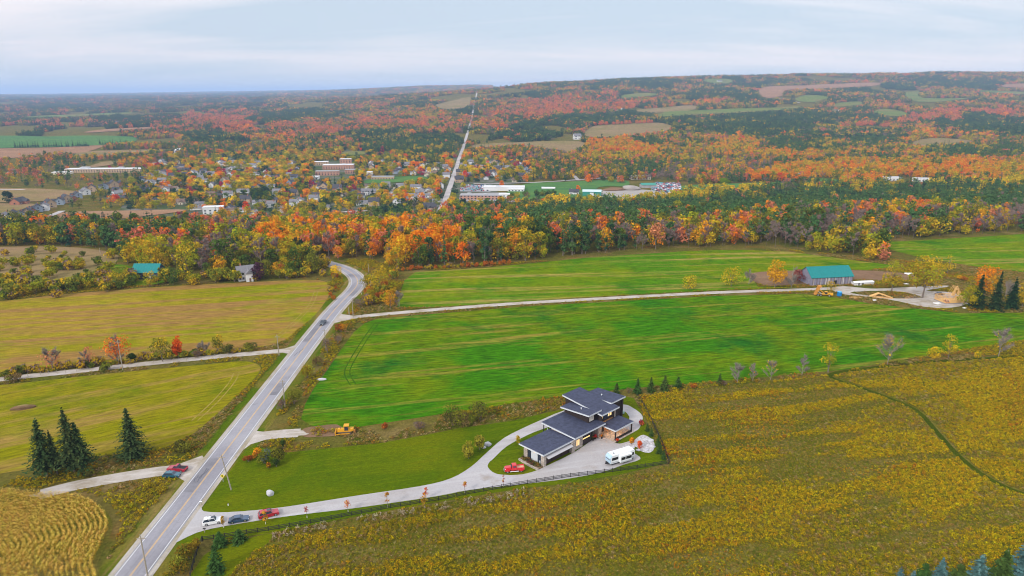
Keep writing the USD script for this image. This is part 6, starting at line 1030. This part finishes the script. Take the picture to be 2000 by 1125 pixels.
# ------------------------------------------------------------------ barns, farmhouse and the building site
M_teal = mat('teal_metal_roof', (.004, .175, .175), .45, var=.06, scale=.6); M_barn = board_mat('weathered_boards', (.20, .17, .18), 1.1); M_barnd = board_mat('dark_boards', (.045, .055, .085), 1.3, var=.25); M_plywood = mat('new_timber', (.62, .38, .15), .8, var=.15, scale=2)
def gable(t, L, W, He, Hr, mw, mr, over=.5, gutter=None, boards=0):
    """barn along x: wall part(s), two roof slopes with standing ribs"""
    for i, (a, b) in enumerate((((-L / 2, -W / 2), (L / 2, -W / 2)), ((L / 2, W / 2), (-L / 2, W / 2)))):
        s = -1 if i == 0 else 1
        if boards:
            n = int(L / boards)
            for k in range(n):
                x = -L / 2 + k * L / n; d = random.uniform(-.03, .03); obj('board', box(x + .02, x + L / n - .02, s * (W / 2 + d) - .03, s * (W / 2 + d) + .03, random.uniform(-.05, .1), He - random.uniform(0, .12)), mw[k % len(mw)] if isinstance(mw, list) else mw, t)
    core = mw[0] if isinstance(mw, list) else mw
    v = np.array([(x, y, z) for x in (-L / 2 + .05, L / 2 - .05) for y, z in ((-W / 2 + .06, -.6), (W / 2 - .06, -.6), (W / 2 - .06, He), (0, Hr - .15), (-W / 2 + .06, He))]); f = [(0, 1, 2), (0, 2, 4), (4, 2, 3), (5, 7, 6), (5, 9, 7), (9, 8, 7)] + [q for i in range(5) for q in ((i, i + 5, (i + 1) % 5 + 5), (i, (i + 1) % 5 + 5, (i + 1) % 5))]
    obj('wall', (v, np.array(f)), core, t); sl = (Hr - He) / (W / 2)
    for s in (-1, 1):
        yo, zo = s * (W / 2 + over), He - sl * over; c = [(-L / 2 - over, yo, zo), (L / 2 + over, yo, zo), (L / 2 + over, 0, Hr), (-L / 2 - over, 0, Hr)]; rf = obj('roof', slab(c if s < 0 else c[::-1], .12), mr, t)
        for x in np.arange(-L / 2, L / 2 + .1, 1.6):
            obj('rib', slab([(x - .04, yo, zo + .05), (x + .04, yo, zo + .05), (x + .04, 0, Hr + .05), (x - .04, 0, Hr + .05)][::1 if s < 0 else -1], .06), mr, rf)
a0, a1, a2 = at(1583.5, 558.5), at(1664, 554.5), at(1567, 552); L = float(np.hypot(*(a1 - a0)[:2])); rz = math.atan2(*(a1 - a0)[:2][::-1]); W = 12.0; ctr = (a0 + a1) / 2 + np.array([-math.sin(rz), math.cos(rz), 0]) * W / 2
barn = thing('barn', 'old grey timber barn with a teal metal roof by the building site', 'barn', ctr, rz); M_b2 = mat('grey_board_pale', (.34, .30, .29), .9, var=.2); M_b3 = mat('grey_board_dark', (.16, .14, .16), .9, var=.2); M_b4 = mat('grey_board_blue', (.21, .20, .26), .9, var=.2)
gable(barn, L, W, 5.0, 9.6, [M_b4, M_b3, M_b2, M_b4, M_b4, M_b3, M_b4], M_teal, .5, boards=.62)
for x in (-3.9, -2.1): obj('door_board', box(x, x + .35, -W / 2 - .09, -W / 2 - .05, .2, 4.2), M_trim, barn)
obj('white_board', box(L * .27, L * .27 + .3, -W / 2 - .09, -W / 2 - .05, .4, 4.4), M_trim, barn); obj('open_door', box(1.2, 3.0, -W / 2 - .08, -W / 2 - .05, 0, 2.6), M_black, barn); obj('stone_foot', box(-L / 2 - .1, L / 2 + .1, -W / 2 - .16, -W / 2 + .1, -.8, .25), M_stone, barn)
b0, b1 = at(261, 547), at(306, 546); rz = math.atan2(*(b1 - b0)[:2][::-1]) - .10; L2 = float(np.hypot(*(b1 - b0)[:2])) + 2; ctr = (b0 + b1) / 2 + np.array([0, 5.0, 0]); barn2 = thing('barn', 'dark blue-grey barn with a teal roof half hidden by trees', 'barn', ctr, rz); gable(barn2, L2, 9.5, 4.6, 8.6, [M_barnd], M_teal, .5, boards=.9); obj('sliding_door', box(-1.5, 1.5, -4.86, -4.78, 0, 3.0), M_black, barn2); obj('white_door', box(2.4, 3.3, -4.86, -4.78, 0, 2.1), M_trim, barn2)
tp = thing('tarpaulin_shelter', 'small teal-covered shelter left of the dark barn', 'shelter', at(217, 552), .1); obj('cover', extrude_x([(-2.4, 0), (2.4, 0), (2.2, 1.6), (0, 2.4), (-2.2, 1.6)], -1.5, 1.5), M_teal, tp); obj('pole', cyl((0, -1.5, 0), (0, -1.5, 2.4), .05, 6), M_pole, tp)
M_sid = mat('white_siding', (.62, .62, .63), .7, var=.05); M_rg = mat('grey_roof', (.17, .165, .18), .85, var=.2); M_rb = mat('brown_roof', (.16, .105, .08), .85, var=.2); M_rd = mat('charcoal_roof', (.055, .055, .065), .85, var=.2); M_brick = mat('red_brick', (.33, .14, .09), .9, var=.2); M_cream = mat('cream_siding', (.56, .50, .38), .8); M_bluesid = mat('blue_grey_siding', (.26, .31, .38), .8); M_tan = mat('tan_brick', (.42, .30, .20), .9, var=.15)
def village_house(t, L, W, He, Hr, mw, mr, wing=True, chimney=True, storeys=1):
    gable(t, L, W, He, Hr, mw, mr, .45)
    if wing: v = frustum((-L * .1, L * .28, -W / 2 - 3.0, -W / 2 + .1), (-L * .1, L * .28, -W / 2 - 3.0, -W / 2 + .1), -.4, He * .92); obj('wing', v, mw, t); x0, x1 = -L * .13, L * .31; xm = (x0 + x1) / 2; y0 = -W / 2 - 3.4; obj('wing_roof', (np.array([(x0, y0, He * .88), (x1, y0, He * .88), (xm, y0, He * .88 + (x1 - x0) * .42), (x0, 0, He * .88), (x1, 0, He * .88), (xm, 0, He * .88 + (x1 - x0) * .42)]), np.array([(0, 1, 2), (3, 5, 4), (0, 2, 5), (0, 5, 3), (1, 4, 5), (1, 5, 2), (0, 3, 4), (0, 4, 1)])), mr, t)
    if chimney: obj('chimney', box(-L * .3, -L * .3 + .8, .6, 1.4, He, Hr + .9), M_brick, t)
    for st in range(storeys):
        z = 1.0 + st * 2.7
        for x in (-L * .38, -L * .22, L * .36): w = obj('window', box(x - .6, x + .6, -W / 2 - .05, -W / 2 + .04, z, z + 1.3), M_glass, t); obj('frame', join([box(x - .72, x - .6, -W / 2 - .08, -W / 2, z - .1, z + 1.4), box(x + .6, x + .72, -W / 2 - .08, -W / 2, z - .1, z + 1.4)]), M_sid, w)
        for s in (-1, 1): obj('window', box(s * L / 2 - .05, s * L / 2 + .05, -.6, .6, z, z + 1.3), M_glass, t)
    obj('door', box(L * .06, L * .06 + 1.0, *((-W / 2 - 3.06, -W / 2 - 2.97) if wing else (-W / 2 - .06, -W / 2 + .04)), 0, 2.1), M_rb, t)
fh = thing('farmhouse', 'white farmhouse half hidden among trees left of the road', 'house', at(482, 545), .5); village_house(fh, 10, 8, 5.4, 8.4, M_sid, M_rg, storeys=2)
sh = thing('shed', 'long low white shed with two dark openings right of the barn', 'shed', (at(1667, 558) + at(1706, 556)) / 2 + np.array([0, 1.6, 0]), math.atan2(*(at(1706, 556) - at(1667, 558))[:2][::-1])); obj('wall', box(-6, 6, -1.6, 1.6, -.3, 1.6), M_sid, sh); obj('roof', join([slab([(-6.3, -1.9, 1.6), (6.3, -1.9, 1.6), (6.3, 0, 2.2), (-6.3, 0, 2.2)], .1), slab([(-6.3, 0, 2.2), (6.3, 0, 2.2), (6.3, 1.9, 1.6), (-6.3, 1.9, 1.6)], .1)]), M_sid, sh)
for x in (-3.6, -1.2): obj('opening', box(x, x + .8, -1.64, -1.58, .1, 1.3), M_black, sh)
tk = thing('water_tank', 'bright blue water tank standing beside the yellow scraper', 'tank', at(1639, 578)); obj('tank', cyl((0, 0, 0), (0, 0, 2.3), 1.25, 18), mat('blue_plastic', (.01, .16, .42), .4), tk, smooth=40); obj('lid', cyl((0, 0, 2.3), (0, 0, 2.55), 1.2, 18, .9), mat('light_blue_plastic', (.10, .38, .62), .4), tk)
# roof trusses and planks stacked for the new house
tr = thing('truss_stack', 'long stack of new timber roof trusses on the grass island', 'timber stack', (at(1702, 580) + at(1740, 582)) / 2, math.atan2(*(at(1740, 582) - at(1702, 579))[:2][::-1]))
for k in range(9): y = -1.2 + k * .3; obj('truss', join([box(-5.5, 5.5, y - .045, y + .045, .1, .3), tube([(-5.5, y, .25), (-1.5, y, 2.4)], .09, 4), tube([(5.5, y, .25), (-1.5, y, 2.4)], .09, 4), tube([(-3.5, y, .25), (-2.2, y, 2.0)], .07, 4), tube([(1, y, .25), (-.2, y, 1.9)], .07, 4), tube([(3, y, .25), (1.8, y, 1.3)], .07, 4)]), M_plywood, tr)
ps = thing('plank_stack', 'low spread of new planks beside the gravel lane', 'timber stack', at(1671, 581), .1)
for k in range(14): obj('plank', turn(box(-2.6, 2.6, -.12, .12, 0, .12), random.uniform(-.15, .15), (random.uniform(-.6, .6), -1.4 + (k % 7) * .42, .02 + (k // 7) * .14)), M_plywood, ps)
bp = thing('brush_pile', 'heap of cut branches and logs beside the large yellow tree', 'brush pile', at(1776, 582)); rb = np.random.default_rng(44)
for k in range(46): a, e = rb.uniform(0, 6.28), rb.uniform(.05, .9); o = rb.normal(size=2) * [2.2, .9]; d = np.array([math.cos(a), math.sin(a) * .6, e]) * rb.uniform(1.2, 2.6); obj('branch', tube([(o[0], o[1], .1), (o[0] + d[0], o[1] + d[1], .1 + d[2])], np.array([.12, .03]), 4), M_bark if k % 3 else M_plywood, bp)
# the timber-framed new house
fo = at(1866, 592); nf = thing('timber_frame', 'half-built house of bare yellow timber behind the dark cedars', 'house under construction', fo, .15); obj('foundation', box(-6.5, 8, -1.0, 7, -.8, .4), mat('grey_blockwork', (.20, .21, .25), .9), nf); obj('deck', box(-6.5, 8, -1.0, 7, .42, .6), M_plywood, nf)
for k in range(17): x = -6.4 + k * .78; obj('stud', box(x, x + .14, -.95, -.81, .6, 3.1), M_plywood, nf); obj('stud', box(x, x + .14, 6.8, 6.94, .6, 3.1), M_plywood, nf)
for k in range(9): y = -.8 + k * .9; obj('stud', box(-6.45, -6.31, y, y + .14, .6, 3.1), M_plywood, nf)
obj('wall_plate', join([box(-6.5, 7.0, -.98, -.8, 3.1, 3.25), box(-6.5, 7.0, 6.77, 6.96, 3.1, 3.25), box(-6.5, -6.3, -.8, 6.77, 3.1, 3.25)]), M_plywood, nf); obj('sheathing', join([box(-4.0, 3.0, -1.06, -1.0, .6, 2.2), box(1.0, 7.0, 2.0, 2.1, .6, 3.2)]), M_plywood, nf)
gx = 2.2; obj('gable_frame', join([tube([(gx - 2.6, 3, 3.2), (gx, 3, 8.2)], .2, 4), tube([(gx + 2.6, 3, 3.2), (gx, 3, 8.2)], .2, 4), box(gx - 2.4, gx - .6, 2.9, 3.05, 3.2, 5.2), box(gx + .6, gx + 2.4, 2.9, 3.05, 3.2, 5.2), box(gx - 1.2, gx + 1.2, 2.9, 3.05, 6.1, 7.0), box(gx - 1.5, gx - .6, 2.9, 3.05, 5.2, 6.1), box(gx + .6, gx + 1.5, 2.9, 3.05, 5.2, 6.1)]), M_plywood, nf)
for k in range(3): y = 3.6 + k * 1.1; obj('rafter', join([tube([(gx - 2.6, y, 3.2), (gx, y, 8.0)], .1, 4), tube([(gx + 2.6, y, 3.2), (gx, y, 8.0)], .1, 4)]), M_plywood, nf)
for u, v, s, lab in [(1830, 593, 1.6, 'white sheets lying on the gravel of the building site'), (1838, 588, 1.0, 'small white pallet on the gravel by the red car'), (1775, 535, 2.2, 'white sheeting at the edge of the bare brown soil'), (1770, 555, 1.2, 'white round bale between the two yellow trees'), (1708, 587, .9, 'few pale boards lying in the grass below the lane'), (1884, 602, 1.0, 'white bundle beside the dark foundation')]:
    t = thing('sheet_pile', lab, 'building material', at(u, v), .3)
    for k in range(3): obj('sheet', turn(box(-s, s, -s * .6, s * .6, 0, .09), random.uniform(-.4, .4), (random.uniform(-.3, .3), 0, .08 + .1 * k)), M_white, t)
tb = thing('beehive_stand', 'white wooden crates near the paddock left of the dark barn', 'crates', at(161, 558)); obj('crate', box(-.9, -.1, -.4, .4, 0, 1.3), M_sid, tb); obj('crate', box(.1, .9, -.4, .4, 0, 1.1), M_sid, tb)
dp = thing('soil_heap', 'long heap of earth and dead grass in the near hay field', 'soil heap', at(46, 798), .35); obj('earth', boulder(61, np.array([3.6, 1.2, .9])), M_soil, dp, smooth=True); obj('dry_grass', boulder(62, np.array([2.2, .9, 1.0])), M_farhay, dp, smooth=True)
# small posts along the gravel lane
post_u = [(30, 736), (55, 733.5), (80, 731), (95, 729), (112, 728), (128, 726), (150, 724), (171, 721), (215, 717), (300, 708), (340, 704), (365, 702), (420, 696), (432, 695), (446, 693)]
for u, v in post_u: p = at(u, v + 2); t = thing('fence_post', 'thin weathered fence post along the gravel lane between the hay fields', 'fence post', p, group='fence posts along the gravel lane'); obj('post', cyl((0, 0, -.2), (0, 0, 1.5), .07, 6), M_pole, t)

# ------------------------------------------------------------------ the town in the valley
r = np.random.default_rng(77); random.seed(5)
def hproto(name, L, W, He, Hr, mw, mr, **k):
    p = proto(name); village_house(p, L, W, He, Hr, mw, mr, **k); return p
HK = [('white two-storey house with a grey gable roof', hproto('white_house_kind', 11, 8, 5.6, 8.6, M_sid, M_rg, storeys=2)), ('red brick house with a charcoal roof', hproto('brick_house_kind', 13, 9, 3.4, 6.6, M_brick, M_rd)), ('cream house with a brown roof', hproto('cream_house_kind', 12, 8.5, 3.4, 6.3, M_cream, M_rb)),
      ('blue-grey house with a dark roof', hproto('blue_house_kind', 11.5, 8, 5.2, 8.2, M_bluesid, M_rd, storeys=2)), ('pale bungalow with a grey roof', hproto('bungalow_kind', 15, 9, 3.0, 5.4, M_sid, M_rg, wing=False)), ('tan brick house with a steep charcoal roof', hproto('tan_house_kind', 12, 10, 5.4, 9.4, M_tan, M_rd, storeys=2))]
def side(u, v): return ('left ' if u < 420 else 'central ' if u < 650 else 'right-hand ') + ('near edge of the town' if v > 392 else 'part of the town' if v > 345 else 'far side of the town')
for x, y, z in HOUSE_LOTS[:230]:
    lab, pr = HK[(0, 0, 4, 4, 1, 2, 3, 5)[int(r.integers(8))]]; u, v = to_px(np.array([x, y, z])); w = side(u, v)
    copy_of(pr, 'town_house', f'{lab} in the {w}', 'house', (x, y, z), r.choice([0.1, 1.67, -1.47, 3.24]) + r.normal() * .12, r.uniform(.95, 1.25), f'{lab}s in the {w}')
for i, (u, v) in enumerate(ROW):
    lab, pr = HK[(0, 5, 3, 5, 1, 3)[i % 6]]; p = at(u, v); copy_of(pr, 'town_house', f'{lab} in the row of new houses at left', 'house', p, -0.9 + r.normal() * .15, 1.25, f'{lab}s in the row of new houses')
def block(name, label, cat, u, v, L, W, hgt, mw, mr, rz=0.0, win=True, parts=()):
    p = at(u, v); t = thing(name, label, cat, p, rz); obj('wall', box(-L / 2, L / 2, -W / 2, W / 2, -2, hgt), mw, t); obj('roof', box(-L / 2 - .3, L / 2 + .3, -W / 2 - .3, W / 2 + .3, hgt + .01, hgt + .5), mr, t)
    if win:
        for k in range(max(2, int(L / 5))):
            x = -L / 2 + (k + .5) * L / max(2, int(L / 5))
            for z in np.arange(1.0, hgt - 1.6, 3.2): obj('window', box(x - 1.1, x + 1.1, -W / 2 - .06, -W / 2 + .05, z, z + 1.6), M_glass, t)
    for (x, y, sx, sy, sz) in parts: obj('roof_unit', box(x - sx, x + sx, y - sy, y + sy, hgt + .5, hgt + .5 + sz), M_steel, t)
    return t
M_brick = mat('soft_brick', (.40, .22, .16), .9, var=.15); M_flat = mat('flat_roof_pale', (.58, .58, .60), .8, var=.08, scale=.2); M_flatg = mat('flat_roof_grey', (.30, .29, .30), .85, var=.15, scale=.2); M_green_r = mat('green_metal', (.03, .22, .17), .5, var=.05)
block('shop_block', 'long brick shop row with a pale roof in the centre of the town', 'shops', 662, 330, 62, 22, 9, M_brick, M_flat, .1, parts=((10, 2, 3, 2, 1.5),)); block('shop_block', 'brick shop row in front of the long one in the town centre', 'shops', 640, 342, 44, 16, 8, M_brick, M_flatg, .1); block('shop_block', 'small pinkish brick block beside the square tower-like building', 'shops', 690, 338, 30, 16, 7, M_brick, M_flatg, .1)
block('shop_block', 'white-roofed shop at the left end of the town centre', 'shops', 628, 322, 30, 18, 7, M_tan, M_flat, .1); block('shop_block', 'pale low shop block below the town centre', 'shops', 605, 350, 34, 16, 5, M_sid, M_flat, .05); block('apartment_block', 'tall pale corner building in the town centre', 'building', 676, 322, 24, 16, 13, M_brick, M_flat, .1)
block('white_hall', 'cream square building by the town sports ground', 'building', 723, 348, 10, 9, 12, M_cream, M_flat, 0); block('flat_roof_hall', 'low wide pale building beside the cream square one', 'building', 748, 350, 40, 14, 5, M_tan, M_flatg, .05)
block('school', 'long white-roofed school at the left edge of the town', 'school', 208, 336, 150, 22, 7, M_tan, M_flat, .06, parts=((-40, 0, 8, 5, 3), (30, 0, 5, 4, 2.5))); block('low_hall', 'small white-roofed hall left of the long school', 'building', 122, 340, 34, 16, 4, M_cream, M_flat, .05)
block('arena', 'long white-roofed arena behind the car park by the park', 'arena', 985, 371, 66, 24, 5.5, M_sid, M_flat, -.03, win=False, parts=((-10, 0, 3, 3, 1.5),)); block('supermarket', 'brick and grey store with a flat roof in front of the car park', 'store', 940, 388, 62, 22, 6, M_brick, M_flatg, -.04, parts=((-18, 3, 3, 2, 1.6), (6, -3, 2, 2, 1.4))); block('low_store', 'white round-ended building at the right end of the brick store', 'store', 985, 388, 16, 14, 7, M_sid, M_flat, -.04)
block('apartment_block', 'white three-storey block at the near edge of the town', 'building', 418, 417, 24, 14, 9, M_sid, M_flat, .25); block('apartment_block', 'long brown low block right of the white three-storey one', 'building', 442, 415, 20, 12, 5, M_tan, M_rb, .25); block('flat_roof_hall', 'white long roof behind the trees at the right of the valley', 'building', 1738, 352, 34, 14, 5, M_sid, M_flat, .05); block('flat_roof_hall', 'second pale roof right of the first in the right valley', 'building', 1800, 354, 26, 12, 5, M_sid, M_flat, -.2)
block('flat_roof_hall', 'cream industrial hall behind the park street', 'building', 1250, 350, 36, 18, 6, M_cream, M_flatg, .05); block('pavilion', 'flat white slab roof in the town park', 'pavilion', 1071, 369, 22, 12, 2.0, M_sid, M_flat, -.05, win=False); block('flat_roof_hall', 'white building at the left edge of the park', 'building', 1008, 373, 26, 16, 4, M_sid, M_flat, -.05)
p = at(1156, 381); t = thing('warehouse', 'teal-walled warehouse with a pale blue roof beside the park', 'warehouse', p, -.12); obj('wall', box(-14, 14, -10, 10, -2, 6.5), M_green_r, t); obj('roof', join([slab([(-14.5, -10.5, 6.5), (14.5, -10.5, 6.5), (14.5, 0, 8.6), (-14.5, 0, 8.6)], .2), slab([(-14.5, 0, 8.6), (14.5, 0, 8.6), (14.5, 10.5, 6.5), (-14.5, 10.5, 6.5)], .2)]), mat('pale_blue_roof', (.45, .56, .60), .5), t); obj('door', box(-3, 3, -10.08, -9.95, 0, 5), M_flat, t)
p = at(1265, 366); t = thing('warehouse', 'green-roofed shed at the edge of the scrapyard', 'warehouse', p, .05); obj('wall', box(-12, 12, -8, 8, -2, 5), M_flatg, t); obj('roof', join([slab([(-12.5, -8.5, 5), (12.5, -8.5, 5), (12.5, 0, 7.5), (-12.5, 0, 7.5)], .2), slab([(-12.5, 0, 7.5), (12.5, 0, 7.5), (12.5, 8.5, 5), (-12.5, 8.5, 5)], .2)]), M_green_r, t)
p = at(1121, 379); t = thing('park_house', 'grey house with a dark roof at the edge of the park', 'house', p, -.1); village_house(t, 15, 11, 4, 8, M_sid, M_rd)
p = at(352, 299); t = thing('storage_dome', 'white dome-shaped storage building on the far side of the town', 'dome', p); m = trimesh.creation.icosphere(3, 1.0); v = np.array(m.vertices); v = v[:, :] * [17, 17, 13]; obj('dome', (np.c_[v[:, 0], v[:, 1], np.maximum(v[:, 2], -3)], np.array(m.faces)), M_flat, t, smooth=True); obj('entrance', box(-3, 3, -18, -14, -1, 5), M_flatg, t)
car_small = []
for i, c in enumerate([(.6, .6, .62), (.03, .03, .04), (.3, .02, .03), (.05, .09, .2), (.3, .3, .32), (.02, .25, .3)]):
    m = join([frustum((-2.2, 2.2, -.9, .9), (-2.1, 2.1, -.85, .85), .25, .85), frustum((-1.6, .9, -.8, .8), (-1.2, .4, -.65, .65), .85, 1.45)]); car_small.append((m, np.tile(c, (len(m[0]), 1))))
M_lacq = usdkit.material(stage, '/World/Looks/car_lacquer', {'a': ('attribute', {'attribute': 'tint'}), 'p': ('principled_bsdf', {'roughness': .3})}, [('a.color', 'p.base_color')], surface='p.BSDF')
def car_lot(name, label, cat, pts, sx, sy, prob, jitter, floor):
    g = poly(pts); sheet('car_park', g, floor, 0.35, 8, label=label.replace('cars', 'gravel under the cars'), cat='car park'); x0, y0, x1, y1 = g.bounds; gx, gy = np.meshgrid(np.arange(x0, x1, sx), np.arange(y0, y1, sy)); q = np.c_[gx.ravel(), gy.ravel()]; q = q[shapely.contains_xy(g, q[:, 0], q[:, 1])]; q = q[r.random(len(q)) < prob]; q = q + r.normal(size=q.shape) * jitter
    scatter(name, label, cat, car_small, M_lacq, r.integers(0, 6, len(q)), np.c_[q, H(q[:, 0], q[:, 1]) + .35], math.pi / 2 + r.normal(size=len(q)) * (.05 if jitter < .5 else 1.0), np.ones(len(q)) * 1.1, tints=True)
M_lot = mat('car_park_asphalt', (.27, .265, .28), .9, scale=.1); M_yardg = mat('scrapyard_ground', (.30, .27, .25), .95, scale=.1)
car_lot('parked_cars', 'rows of parked cars in front of the long white arena', 'cars', [(898, 374), (900, 362), (962, 361), (958, 375)], 3.2, 11, .8, .2, M_lot); car_lot('scrap_cars', 'jumble of scrapped cars in the yard beside the green-roofed shed', 'cars', [(1272, 372), (1280, 357), (1326, 358), (1332, 370), (1310, 378)], 3.6, 4.6, .9, 1.0, M_yardg); car_lot('parked_cars', 'parked cars behind the park street', 'cars', [(1230, 345), (1240, 339), (1280, 339), (1285, 345)], 4, 8, .7, .6, M_lot)
sheet('yard_gravel', poly([(1160, 384), (1175, 372), (1225, 368), (1275, 372), (1320, 380), (1250, 388), (1180, 390)]), M_yardg, .28, 8, label='pale gravel yard between the teal warehouse and the scrapyard', cat='yard'); sheet('car_park', poly([(895, 392), (900, 378), (1005, 376), (1018, 390), (1000, 397)]), M_lot, .25, 8, label='paved ground around the brick store', cat='car park')
gp = thing('gravel_heap', 'grey heap of gravel beside the teal warehouse', 'gravel heap', at(1232, 371)); m = boulder(33, np.array([14, 8, 5.0])); obj('gravel', m, M_yardg, gp, smooth=True); gp = thing('gravel_heap', 'long low grey-brown heap behind the park lawn', 'gravel heap', at(1200, 372)); obj('gravel', boulder(35, np.array([18, 8, 3.0])), M_soil, gp, smooth=True)
gp = thing('gravel_heap', 'grassy green-topped heap right of the scrapyard', 'gravel heap', at(1381, 357)); obj('gravel', boulder(36, np.array([14, 7, 5.0])), M_mead, gp, smooth=True); gp = thing('gravel_heap', 'second green-topped heap further right', 'gravel heap', at(1415, 358)); obj('gravel', boulder(37, np.array([11, 7, 6.5])), M_lawn, gp, smooth=True)
# trees that stand apart in the valley
round_p = [tree_proto(f'round_tree_kind_{i}', deciduous(2100 + i, 11, 11, c, 420, .85, .08, 10, a, .3)) for i, (c, a) in enumerate([(PAL['olive'], PAL['green']), (PAL['green'], PAL['dark']), (PAL['orange'], PAL['amber']), (PAL['crimson'], PAL['crimson']), (PAL['gold'], PAL['lime']), (PAL['pink'], PAL['orange'])])]
dark_p = [tree_proto(f'dark_tree_kind_{i}', deciduous(2200 + i, 18, 15, (0.022, 0.052, 0.034), 700, 1.1, .05, 12, PAL['dark'], .4)) for i in range(2)]
for i, (u, v, k, s, lab) in enumerate([(1000, 386, 0, .8, 'first round tree of the row in the park'), (1010, 386, 4, .8, 'second round tree of the park row'), (1027, 385, 0, .95, 'olive round tree of the park row, third from the left'), (1048, 384, 1, 1.0, 'dark green round tree in the middle of the park row'), (1060, 383, 0, .85, 'small olive tree of the park row'), (1070, 383, 1, .9, 'green round tree of the park row, second from the right'), (1081, 382, 1, .9, 'last green round tree of the park row'), (1149, 356, 2, 1.3, 'narrow flame-orange tree on the park street'), (1212, 358, 5, 1.3, 'pinkish-red tree at the right end of the park street'), (1194, 356, 4, 1.0, 'yellowish tree on the park street'), (1129, 372, 2, .8, 'orange tree beside the grey park house'), (1178, 353, 1, .8, 'small green tree on the park street'),
        (560, 388, 3, 1.1, 'magenta-red tree in the near part of the town'), (432, 367, 3, 1.0, 'magenta tree in the left part of the town'), (608, 367, 3, 1.2, 'tall magenta tree in the middle of the town'), (568, 344, 3, 1.2, 'pair-like magenta tree before the town centre'), (310, 330, 3, 1.3, 'magenta tree right of the long school'), (288, 326, 3, 1.0, 'small magenta tree behind the long school'), (215, 334, 3, 1.0, 'magenta bush-like tree in front of the school'), (352, 430, 3, 1.0, 'crimson tree by the white houses at the near edge of town'), (20, 452, 3, 1.1, 'magenta tree at the lower left of the valley'), (1010, 328, 3, 1.4, 'purple-red tree right of the straight road'), (704, 397, 3, .9, 'dark red tree by the near street'), (160, 455, 2, 1.7, 'big bright orange maple behind the dark pines at left'), (905, 367, 4, .9, 'golden tree by the car park'), (980, 364, 2, .9, 'orange tree behind the arena')]):
    copy_of(round_p[k], 'round_tree', lab, 'tree', at(u, v), i * 1.3, s)
for u, v, s, lab in [(755, 430, .95, 'huge dark evergreen, left half of the pair above the maple woods'), (775, 432, 1.0, 'huge dark evergreen, right half of the pair above the maple woods'), (17, 398, 1.0, 'lone dark tree in the brown field at the left edge'), (905, 412, .9, 'dark tree beside the lower end of the straight road'), (190, 445, .8, 'dark round tree near the front of the left town edge')]: copy_of(dark_p[int(u) % 2], 'evergreen_tree', lab, 'tree', at(u, v), u, s)
# cedars in a row on the far plain
cr = [at(u, v) for u, v in [(x, 289 - x * .014) for x in list(range(30, 80, 5)) + list(range(86, 122, 5)) + [130, 134, 143] + list(range(149, 176, 4))] + [(x, 283 - (x - 195) * .012) for x in range(196, 242, 5)]]
rowp = tree_proto('field_cedar_kind', conifer(2300, 15, 9, PAL['dark'], tiers=9, per=7, k=4, size=1.6, z0=.05), M_needle)
for i, p in enumerate(cr): copy_of(rowp, 'cedar_tree', 'dark cedar in the broken row along the far green field', 'tree', p, i, r.uniform(.8, 1.35), 'row of dark cedars on the far plain')
rowo = round_p[5]
for i, u in enumerate([1158, 1172, 1184, 1198, 1206, 1214, 1222, 1230, 1244, 1250, 1258, 1266, 1272, 1310, 1316, 1332]):
    copy_of(rowo, 'round_tree', 'orange maple in the row along the upper edge of the pale hillside meadow', 'tree', at(u, (246 - (u - 1158) * .045) if u < 1300 else 256 + (u - 1310) * .1), u, r.uniform(1.2, 1.7), 'maples along the hillside meadow')
# lone houses and farms on the slopes
for i, (u, v, k, s, lab) in enumerate([(1127, 272, 0, 2.0, 'large white house with a dark roof below the hillside meadow'), (1216, 217, 0, 1.7, 'white farm building on the slope above the pines'), (1206, 217, 4, 1.5, 'pale farm shed next to the white one above the pines'), (1632, 221, 0, 2.0, 'white house among dark pines on the right slope'), (1602, 184, 4, 2.2, 'long pale barn below the ridge'), (1768, 209, 4, 2.2, 'pale farmhouse by the oval clearing'), (1615, 201, 3, 1.6, 'small blue-grey house on the right slope'), (850, 225, 4, 2.2, 'long pale building left of the straight road on the hill'), (945, 315, 1, 1.4, 'brick house right of the straight road'), (1563, 349, 0, 1.2, 'white house at the paddock in the right valley'), (1332, 306, 0, 1.4, 'white cottage in the woods at the centre right'), (38, 399, 1, 1.5, 'brick house with a pale roof in the brown field at left'), (245, 244, 4, 2.5, 'white farm buildings on the far plain'), (232, 245, 0, 2.2, 'pale farmhouse on the far plain'), (1655, 182, 0, 1.8, 'grey farmhouse near the tan field'), (1930, 170, 0, 2.0, 'white house at the far right of the ridge'), (25, 338, 4, 1.4, 'white building at the left edge of the valley'), (985, 168, 4, 2.0, 'white house near the top of the hill right of the straight road'), (1405, 160, 4, 2.4, 'pale buildings near the skyline'), (540, 206, 4, 2.6, 'pale farm far out on the plain'), (85, 210, 4, 2.6, 'tiny white farm on the left plain')]):
    copy_of(HK[k][1], 'lone_house', lab, 'house', at(u, v), .2 + i * .7, s)
